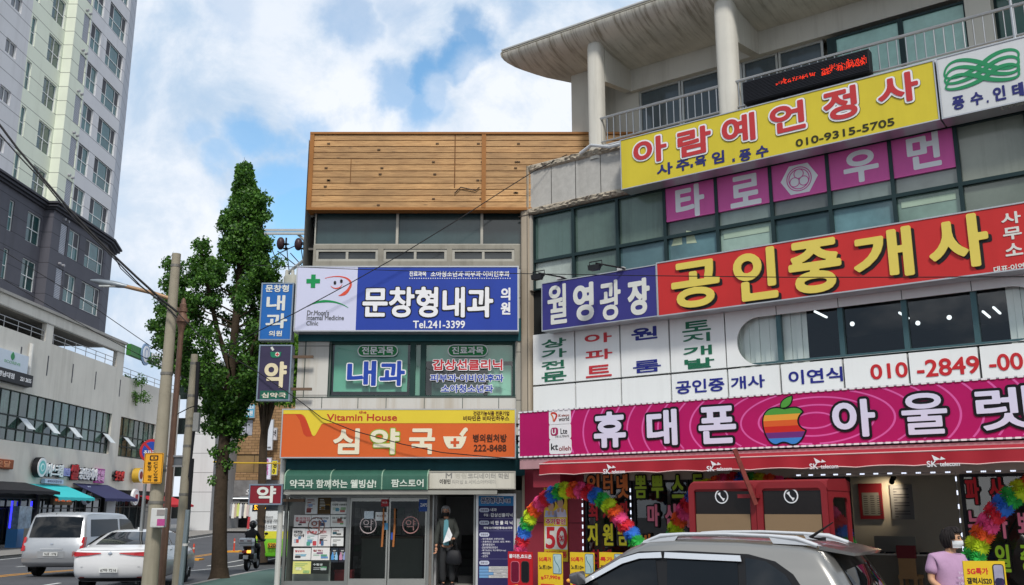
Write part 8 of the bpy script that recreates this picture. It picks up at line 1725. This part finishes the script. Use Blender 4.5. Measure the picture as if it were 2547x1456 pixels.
# man in the doorway
mx_, my_ = FC.px(1112, 1268, .1)[0], 21.32; zf_ = gs; 
t = thing('person', 'man in a dark jacket, teal shirt and black face mask standing in the doorway', 'person', (mx_, my_, zf_))
def V3(*P): return [Vector(p) for p in P]
V = V3((.02, 0, .92), (.02, 0, 1.12), (.0, 0, 1.33), (-.01, -.01, 1.44), (-.02, -.02, 1.52), (-.13, 0, 1.38), (-.21, .01, 1.1), (-.22, -.05, .84), (.13, 0, 1.38), (.22, .02, 1.12), (.16, -.17, 1.0), (-.06, 0, .86), (-.07, -.02, .48), (-.06, .03, .08), (-.08, -.12, .04), (.1, 0, .86), (.12, -.01, .48), (.13, .04, .08), (.15, -.1, .04))
E_ = [(0, 1), (1, 2), (2, 3), (3, 4), (2, 5), (5, 6), (6, 7), (2, 8), (8, 9), (9, 10), (0, 11), (11, 12), (12, 13), (13, 14), (0, 15), (15, 16), (16, 17), (17, 18)]
Rr = [(.1, .07), (.1, .07), (.11, .06), (.055, .055), (.05, .05), .045, .036, .028, .045, .036, .028, .06, .045, .03, .022, .06, .045, .03, .022]
skin('body', V, E_, Rr, skinm, t)
for (w, d, sd_, cu_) in (((-.22, -.05, .84), (.0, -.2, -1), (.6, -1, 0), .8), ((.16, -.17, 1.0), (-.9, -.4, .25), (0, -.3, 1), 1.4)):
    P = ([Vector(w)], [], [.026]); hand(P, w, d, sd_, cu_); skin('hand', P[0], P[1], P[2], skinm, t, 1)
jk = mat('#3c3f3c', .8, var=.12, vs=6); tr = mat('#2f3032', .85, var=.12, vs=5)
skin('jacket', V3((.02, .02, .84), (.02, .02, 1.0), (.015, .02, 1.2), (0, .015, 1.36), (-.005, .01, 1.44), (-.14, .01, 1.39), (-.215, .02, 1.1), (-.225, -.04, .88), (.14, .01, 1.39), (.23, .03, 1.12), (.17, -.15, 1.01)), [(0, 1), (1, 2), (2, 3), (3, 4), (3, 5), (5, 6), (6, 7), (3, 8), (8, 9), (9, 10)], [(.175, .125), (.17, .13), (.17, .13), (.16, .11), (.085, .08), .075, .066, .05, .075, .066, .05], jk, t)
MB().add([(-.055, -.135, .88), (.06, -.14, .88), (.05, -.125, 1.2), (.04, -.1, 1.4), (-.0, -.085, 1.43), (-.05, -.1, 1.4), (-.06, -.125, 1.2)], [(0, 1, 2, 6), (6, 2, 3, 5), (3, 4, 5)]).build('shirt_front', mat('#5a8f9a', .75, var=.08), t, recalc=False) 
skin('trousers', V3((.02, 0, .93), (-.06, 0, .84), (-.075, -.02, .48), (-.065, .03, .1), (.1, 0, .84), (.12, -.01, .48), (.13, .04, .1)), [(0, 1), (1, 2), (2, 3), (0, 4), (4, 5), (5, 6)], [(.155, .115), .1, .078, .066, .1, .078, .066], tr, t)
skin('shoes', V3((-.065, .06, .05), (-.075, -.05, .045), (-.08, -.17, .035)), [(0, 1), (1, 2)], [(.062, .058), (.062, .055), (.052, .04)], black, t, 1); skin('shoes', V3((.13, .07, .05), (.14, -.04, .045), (.15, -.15, .035)), [(0, 1), (1, 2)], [(.062, .058), (.062, .055), (.052, .04)], black, t, 1)
head(t, (-.025, -.035, 1.585), rad(-8), skinm, mat('#8d8d8e', .8, var=.25, vs=30), True, 1., 'short', mat('#17181b', .8))
for ob in [o for o in t.children if o.name.split('.')[0] in ('head', 'eyes', 'eyebrows', 'face_mask', 'glasses', 'hair', 'shirt_front')]:
    ob.data.transform(Matrix.Translation(Vector(t.location)))
bt_ = thing('shoulder_bag', 'black soft bag hanging from the forearm of the man in the doorway', 'bag', (mx_ + .17, my_ - .16, zf_ + .48))
b0 = Vector((mx_ + .17, my_ - .16, zf_ + .48)); mb = MB(); vs = []
for z, wx, wy in ((0, .13, .05), (.04, .17, .08), (.16, .17, .085), (.26, .14, .06), (.3, .11, .03)): vs += [tuple(b0 + Vector((wx * math.copysign(abs(math.cos(a)) ** .6, math.cos(a)), wy * math.sin(a), z))) for a in np.linspace(0, 2 * math.pi, 17)[:-1]]
mb.add(vs, [(l * 16 + i, l * 16 + (i + 1) % 16, (l + 1) * 16 + (i + 1) % 16, (l + 1) * 16 + i) for l in range(4) for i in range(16)] + [tuple(range(16)), tuple(range(64, 80))]); mb.build('body', mat('#1c1d22', .6, var=.2, vs=8), bt_, smooth=50); mb = MB()
for d in (-.03, .03): mb.tube([b0 + Vector((-.08, d, .28)), b0 + Vector((-.05, d, .45)), b0 + Vector((.0, d, .53)), b0 + Vector((.05, d, .45)), b0 + Vector((.08, d, .28))], .009, 6)
mb.build('handle', black, bt_)
pp = thing('paper_sheet', 'white folded papers held by the man in the doorway', 'paper', (mx_ + .05, my_ - .22, zf_ + .95)); MB().add([(mx_ - .06, my_ - .25, zf_ + .93), (mx_ + .1, my_ - .27, zf_ + .99), (mx_ + .14, my_ - .26, zf_ + 1.1), (mx_ + .06, my_ - .25, zf_ + 1.27), (mx_ - .0, my_ - .23, zf_ + 1.1)], [(0, 1, 2, 3, 4)]).build('sheet', white, pp, recalc=False)
# woman by the shop
wx, wy, wz = 5.36, 12.1, .14
t = thing('person', 'woman with short dark hair, white face mask and a lilac T-shirt walking past the shop', 'person', (wx, wy, wz))
V = V3((0, 0, .88), (0, 0, 1.06), (.0, .0, 1.24), (.03, -.01, 1.35), (.05, -.02, 1.44), (-.17, .02, 1.27), (-.24, 0, 1.02), (-.14, -.2, .88), (.16, .03, 1.26), (.21, -.06, 1.02), (.27, -.26, .99), (-.09, 0, .84), (-.1, .02, .46), (-.09, .06, .07), (-.09, -.1, .03), (.09, 0, .84), (.11, -.08, .46), (.12, -.04, .07), (.13, -.18, .03))
Rr = [(.13, .1), (.13, .1), (.13, .08), (.06, .06), (.055, .055), .055, .045, .032, .055, .045, .032, .08, .055, .032, .022, .08, .055, .032, .022]
skin('body', V, E_, Rr, mat('#c59878', .55, var=.05), t)
for (w, d, sd_, cu_) in (((-.14, -.2, .88), (.8, -.6, -.5), (.3, -.6, .8), 1.2), ((.27, -.26, .99), (.5, -.8, .1), (-.6, -.3, .7), 1.0)): P = ([Vector(w)], [], [.028]); hand(P, w, d, sd_, cu_); skin('hand', P[0], P[1], P[2], mat('#c59878', .55, var=.05), t, 1)
ts = mat('#b592b2', .9, var=.1, vs=5, bump=.6, bs=7)
skin('shirt', V3((0, .01, .76), (0, .01, .95), (0, .01, 1.14), (.0, .005, 1.27), (.025, 0, 1.345), (-.17, .02, 1.27), (-.235, .0, 1.08), (.16, .03, 1.26), (.205, -.04, 1.08)), [(0, 1), (1, 2), (2, 3), (3, 4), (3, 5), (5, 6), (3, 7), (7, 8)], [(.22, .18), (.205, .17), (.2, .155), (.165, .115), (.07, .068), .088, .082, .088, .082], ts, t)
skin('trousers', V3((0, 0, .9), (-.09, 0, .8), (-.1, .02, .46), (-.09, .06, .09), (.09, 0, .8), (.11, -.08, .46), (.12, -.04, .09)), [(0, 1), (1, 2), (2, 3), (0, 4), (4, 5), (5, 6)], [(.19, .15), .115, .085, .065, .115, .085, .065], mat('#2c2c33', .85), t)
skin('shoes', V3((-.09, .08, .05), (-.09, -.02, .045), (-.09, -.14, .03)), [(0, 1), (1, 2)], [(.06, .058), (.06, .052), (.052, .04)], white, t, 1); skin('shoes', V3((.12, -.02, .05), (.125, -.1, .045), (.13, -.22, .03)), [(0, 1), (1, 2)], [(.06, .058), (.06, .052), (.052, .04)], white, t, 1)
n0 = set(o.name for o in t.children)
head(t, (wx + .06, wy - .04, wz + 1.505), rad(42), mat('#c59878', .55, var=.05), mat('#1f1a1b', .75, var=.2, vs=40), False, 1.03, 'long', mat('#d9dcdf', .8))
class FSh:
    def __call__(s, a, b, c): return Vector((wx + a, wy - .185 - b + .5 * a * a, wz + c))
for tx, b in (('THE', (.02, 1.1, .1, 1.13)), ('WOODS', (.01, 1.04, .13, 1.075)), ('1987', (.02, .97, .13, 1.01))): text(FSh(), tx, b, .008, mat('#d3c3d6', .8), t, w=.003, depth=.002, res=16)
mb = MB(); tag(MB().box(wx - .035, wx + .03, wy - .33, wy - .318, wz + .76, wz + .88).build('mobile_phone', mat('#c4c6cc', .3), None, bevel=.004), 'small pale phone in the lower hand of the woman', 'phone')
tag(MB().box(wx + .26, wx + .48, wy - .4, wy - .38, wz + .99, wz + 1.06).build('wallet', mat('#1d1b1d', .5), None, bevel=.006), 'black wallet held up by the woman above the yellow board', 'wallet')
# rider and scooter
sx, sy = -9.45, 35.2; sz = gz(sy) - .0
t = thing('scooter', 'black delivery scooter with a white top box and lit amber tail light', 'scooter', (sx, sy, sz)); Bk = mat('#1b1b1d', .4, var=.1, coat=.3)
for y, r in ((0, .27), (1.25, .27)):
    w_ = MB().lathe((sx, sy + y, sz + r), [(-.06, r * .6), (-.065, r * .9), (-.03, r), (.03, r), (.065, r * .9), (.06, r * .6)], 24, ax=(1, 0, 0)).build('wheel', tyre, t, smooth=40); MB().lathe((sx, sy + y, sz + r), [(-.04, 0), (-.05, r * .6), (.05, r * .6), (.04, 0)], 20, ax=(1, 0, 0)).build('rim', mat('#6a6c6f', .4, .7), w_)
prof = [(-.12, .38), (-.2, .62), (-.05, .8), (.35, .78), (.6, .7), (.75, .45), (1.0, .42), (1.1, .9), (1.18, .92), (1.25, .5), (1.1, .28), (.3, .26)]
mb.add([(sx - .13, sy + a, sz + c) for a, c in prof] + [(sx + .13, sy + a, sz + c) for a, c in prof], [tuple(range(12)), tuple(range(12, 24))] + [(i, (i + 1) % 12, 12 + (i + 1) % 12, 12 + i) for i in range(12)]); mb.build('body', Bk, t, bevel=.03, smooth=40)
MB().box(sx - .15, sx + .15, sy - .15, sy + .55, sz + .76, sz + .86).build('seat', black, t, bevel=.03)
tb = MB().box(sx - .24, sx + .24, sy - .42, sy - .02, sz + .86, sz + 1.14).build('top_box', mat('#d3d5d8', .35, coat=.4), t, bevel=.06, smooth=40); MB().box(sx - .245, sx + .245, sy - .425, sy - .015, sz + .96, sz + .98).build('seam', black, tb)
for s_ in (-1, 1): MB().box(sx + s_ * .13 - .07, sx + s_ * .13 + .07, sy - .435, sy - .42, sz + 1.03, sz + 1.06).build('reflector', lamp_d, tb)
MB().box(sx - .15, sx + .02, sy - .26, sy - .2, sz + .62, sz + .72).build('tail_light', lamp_r, t, bevel=.015); MB().box(sx + .02, sx + .16, sy - .265, sy - .2, sz + .62, sz + .72).build('indicator', mat('#ffb545', .3, var=0, emit=1.5), t, bevel=.015)
MB().box(sx - .09, sx + .09, sy - .3, sy - .29, sz + .42, sz + .55).build('number_plate', plm, t)
mb = MB(); mb.tube([(sx - .32, sy + 1.02, sz + 1.0), (sx, sy + 1.08, sz + .98), (sx + .32, sy + 1.02, sz + 1.0)], .018, 8)
mb.tube([(sx + .25, sy + 1.03, sz + 1.0), (sx + .34, sy + 1.0, sz + 1.22)], .01, 6).tube([(sx - .25, sy + 1.03, sz + 1.0), (sx - .34, sy + 1.0, sz + 1.22)], .01, 6).sphere((sx + .37, sy + 1.0, sz + 1.26), .07, 10, 6, (1, .3, .7)).sphere((sx - .37, sy + 1.0, sz + 1.26), .07, 10, 6, (1, .3, .7)); mb.build('handlebar', black, t, smooth=50)
MB().tube([(sx + .16, sy + .1, sz + .3), (sx + .18, sy - .2, sz + .4)], .05, 10).build('exhaust', mat('#55575a', .4, .7), t, smooth=40); mb = MB()
for s_ in (-1, 1): mb.box(sx + s_ * .2 - .07, sx + s_ * .2 + .07, sy - .22, sy + .2, sz + .4, sz + .6)
mb.build('pannier_guard', Bk, t, bevel=.03)
t = thing('person', 'scooter rider in black clothes and a black helmet seen from behind', 'person', (sx, sy + .3, sz))
V = V3((.0, 0, .92), (0, .02, 1.1), (0, .1, 1.3), (0, .14, 1.42), (0, .16, 1.5), (-.17, .12, 1.32), (-.24, .3, 1.1), (-.28, .66, 1.02), (.17, .12, 1.32), (.24, .3, 1.1), (.28, .66, 1.02), (-.12, .08, .9), (-.2, .4, .78), (-.19, .36, .42), (-.19, .5, .38), (.12, .08, .9), (.2, .4, .78), (.19, .36, .42), (.19, .5, .38))
Rr = [(.15, .12), (.15, .12), (.16, .12), (.07, .07), (.06, .06), .075, .06, .045, .075, .06, .045, .1, .075, .055, .045, .1, .075, .055, .045]
skin('body', V, E_, Rr, mat('#1d1d20', .8, var=.15, vs=5), t)
ly = sy + .3; MB().sphere((sx, ly + .18, sz + 1.6), .14, 18, 12, (1, 1.12, 1.08)).build('helmet', mat('#17171a', .25, coat=.6), t, smooth=60); MB().box(sx - .1, sx + .1, ly + .27, ly + .33, sz + 1.55, sz + 1.66).build('visor', cgl, t, bevel=.02)
for s_ in (-1, 1): P = ([Vector((s_ * .28, .66, 1.02))], [], [.03]); hand(P, (s_ * .28, .66, 1.02), (s_ * .1, 1, -.1), (-s_, 0, .4), 1.5); skin('glove', P[0], P[1], P[2], black, t, 1)

# ================================================================== TREES
bark = mat('#463b30', .95, var=.25, vs=6, bump=.8, bs=18, dirt=.5)
def leafmat(a, b):
    m, t_, p_ = nodes('ginkgo leaf'); oi = nn(t_, 'ShaderNodeNewGeometry'); r = nn(t_, 'ShaderNodeValToRGB', {0: oi.outputs['Random Per Island']}); e = r.color_ramp.elements; e[0].color = srgb(a); e[1].color = srgb(b)
    t_.links.new(r.outputs[0], p_.inputs['Base Color']); p_.inputs['Roughness'].default_value = .5
    tr_ = nn(t_, 'ShaderNodeBsdfTranslucent', {0: r.outputs[0]}); mx_s = nn(t_, 'ShaderNodeMixShader', {1: p_.outputs[0], 2: tr_.outputs[0]}); mx_s.inputs[0].default_value = .35; t_.links.new(mx_s.outputs[0], t_.nodes['Material Output'].inputs[0]); return m
def leaves(centres, per, rad_, size, up=.3, seed=1):
    """fan-shaped leaves scattered round branch tips, numpy for speed"""
    g_ = np.random.default_rng(seed); C_ = np.repeat(np.array(centres), per, 0); n = len(C_); d = g_.normal(size=(n, 3)); d /= np.linalg.norm(d, axis=1)[:, None]; r = rad_ * g_.random((n, 1)) ** .5
    P = C_ + d * r * np.array([1, 1, .8]); nrm = d * .5 + g_.normal(size=(n, 3)) * .7 + np.array([0, 0, up]); nrm /= np.linalg.norm(nrm, axis=1)[:, None]
    a = np.cross(nrm, g_.normal(size=(n, 3))); a /= np.linalg.norm(a, axis=1)[:, None]; b = np.cross(nrm, a); s = size * g_.uniform(.6, 1.25, (n, 1))
    v0 = P; v1 = P + (a * .55 + b * .75) * s; v2 = P + b * s * .92 + nrm * s * .15; v3 = P + (-a * .55 + b * .75) * s
    vs = np.stack([v0, v1, v2, v3], 1).reshape(-1, 3); return vs, n
def leafobj(vs, n, m, parent):
    me = bpy.data.meshes.new('foliage'); off = np.array(parent.location); vs = vs - off; me.vertices.add(n * 4); me.vertices.foreach_set('co', vs.ravel()); me.loops.add(n * 4); me.loops.foreach_set('vertex_index', np.arange(n * 4)); me.polygons.add(n); me.polygons.foreach_set('loop_start', np.arange(0, n * 4, 4)); me.update(calc_edges=True); me.validate()
    me.materials.append(m); o = bpy.data.objects.new('foliage', me); COL.objects.link(o); o.parent = parent; return o
YT = 27.5
tb_ = atY(545, 1440, YT); t = thing('ginkgo_tree', 'tall narrow ginkgo street tree with dense dark green fan leaves', 'tree', (tb_.x, YT, .1))
ax = [(545, 1440), (546, 1350), (548, 1250), (553, 1150), (562, 1050), (572, 950), (582, 850), (590, 750), (596, 650), (601, 560), (605, 480), (607, 425)]
axp = [atY(u, v, YT) for u, v in ax]; rd_ = [.235, .2, .185, .17, .155, .14, .12, .1, .08, .055, .03, .012]
mb = MB(); mb.tube(axp, rd_, 14); mb.lathe((tb_.x, YT, .08), [(0, .33), (.12, .27), (.35, .225)], 14); mb.build('trunk', bark, t, smooth=60)
# crown silhouette: row v -> left and right edge of the mass
crown = [(412, 605, 613), (425, 600, 618), (450, 586, 630), (481, 580, 642), (513, 561, 660), (544, 548, 661), (576, 529, 656), (608, 545, 672), (640, 545, 668), (655, 500, 675), (690, 455, 700), (720, 410, 712), (760, 398, 716), (800, 382, 716), (840, 384, 718), (880, 400, 722), (920, 420, 716), (950, 445, 680), (985, 490, 648), (1010, 505, 622), (1040, 512, 606), (1070, 520, 600)]
vsr = [c[0] for c in crown]; lft = [c[1] for c in crown]; rgt = [c[2] for c in crown]
rr = random.Random(21); cen = []; tips = []
extra = [(648, 495, 10), (652, 500, 10), (610, 428, 4), (606, 440, 5), (432, 655, 26), (445, 690, 30), (500, 605, 30), (492, 640, 34), (508, 665, 40), (424, 700, 26), (405, 760, 22), (388, 805, 18), (402, 850, 18), (396, 905, 16), (436, 740, 34), (648, 490, 20), (655, 540, 18), (668, 610, 20), (690, 655, 16), (500, 1030, 22), (505, 1060, 16), (600, 1050, 14), (590, 1085, 10), (545, 1120, 14), (560, 1160, 14), (540, 1190, 12), (580, 1110, 12)]
for _ in range(1150):
    v = rr.uniform(418, 1075); a, b = np.interp(v, vsr, lft), np.interp(v, vsr, rgt); c_, h_ = (a + b) / 2, (b - a) / 2; ax_u = np.interp(v, [p[1] for p in ax][::-1], [p[0] for p in ax][::-1])
    q = (rr.random() ** .55) * rr.choice((-1, 1)); dep_ = rr.uniform(-1, 1) * math.sqrt(max(0, 1 - q * q)); u = c_ + q * max(2, h_ * .97 - 13)
    if v > 1010 and rr.random() < .5: continue
    Y = YT + dep_ * min(2.3, h_ / 88 * .95); cen.append(atY(u, v, Y)); tips.append((u, v, Y))
for u, v, r_ in extra:
    for k in range(max(2, r_ // 6)): cen.append(atY(u + rr.uniform(-r_, r_) * .6, v + rr.uniform(-r_, r_) * .6, YT + rr.uniform(-.5, .3)))
cen = [c for c in cen if mnoise.noise(c * 1.3) > -.36]
mb = MB(); 
for u, v, Y in rr.sample(tips, 60):
    pu = np.interp(v + 60, [p[1] for p in ax][::-1], [p[0] for p in ax][::-1]); p0 = atY(pu, min(v + 75, 1100), YT); p1 = atY(u, v, Y); mid = p0.lerp(p1, .55) + Vector((0, 0, -.12)); mb.tube([p0, mid, p1], [.03, .02, .008], 5)
for P_ in (((560, 1050), (520, 1000), (480, 900), (440, 790), (430, 680)), ((556, 1090), (590, 1000), (620, 900), (650, 780)), ((575, 930), (540, 820), (515, 700), (500, 610)), ((588, 780), (625, 690), (650, 560))): mb.tube([atY(u, v, YT - .1 * i) for i, (u, v) in enumerate(P_)], [.09, .075, .055, .035, .015][:len(P_)], 7)
mb.build('limbs', bark, t, smooth=60)
lm1 = leafmat('#244d1d', '#659437'); vs, n = leaves([tuple(c) for c in cen], 82, .24, .088, .35, 3); leafobj(vs, n, lm1, t)
mb = MB()
for c in rr.sample(cen, 60): mb.tube([c + Vector((0, 0, -.2)), c, c + Vector((rr.uniform(-.12, .12), rr.uniform(-.1, .1), rr.uniform(.15, .4)))], [.012, .009, .004], 4)
mb.build('twigs', bark, t)
Y2 = 42; t = thing('street_tree', 'second leafy street tree behind the hanging signs, brighter green at the top', 'tree', (atY(650, 1380, Y2).x, Y2, gz(Y2)))
p = [atY(u, v, Y2) for u, v in ((652, 1392), (651, 1300), (652, 1200), (655, 1100), (662, 1020), (672, 950))]; p[0].z = gz(Y2) + .1; MB().tube(p, [.24, .2, .18, .17, .14, .08], 12).build('trunk', bark, t, smooth=60)
cen = []
for _ in range(300):
    v = rr.uniform(835, 998); hw = np.interp(v, [835, 870, 930, 998], [40, 75, 95, 80]); cen.append(tuple(atY(690 + rr.uniform(-1, 1) * hw, v, Y2 + rr.uniform(-1.8, 1.8))))
vs, n = leaves(cen, 60, .42, .15, .3, 9); leafobj(vs, n, leafmat('#356420', '#86b23a'), t)
mb = MB(); [mb.tube([p[3], Vector(c).lerp(p[5], .5), Vector(c)], [.07, .04, .015], 5) for c in rr.sample(cen, 26)]; mb.build('limbs', bark, t)
# roof garden bushes on the podium seen through the terrace end
for u, v, lb in ((332, 946, 'small bush on the podium roof seen through the terrace opening'), (338, 990, 'low roof plant below the green dental sign')):
    c_ = atY(u, v, 74); t = thing('roof_shrub', lb, 'shrub', (c_.x, 74, c_.z - .6)); MB().tube([c_ + Vector((0, 0, -.6)), c_], [.04, .02], 6).build('stem', bark, t); vs, n = leaves([tuple(c_ + Vector((rr.uniform(-.8, .8), rr.uniform(-.5, .5), rr.uniform(-.3, .4)))) for _ in range(26)], 30, .3, .12, .3, 4); leafobj(vs, n, lm1, t)
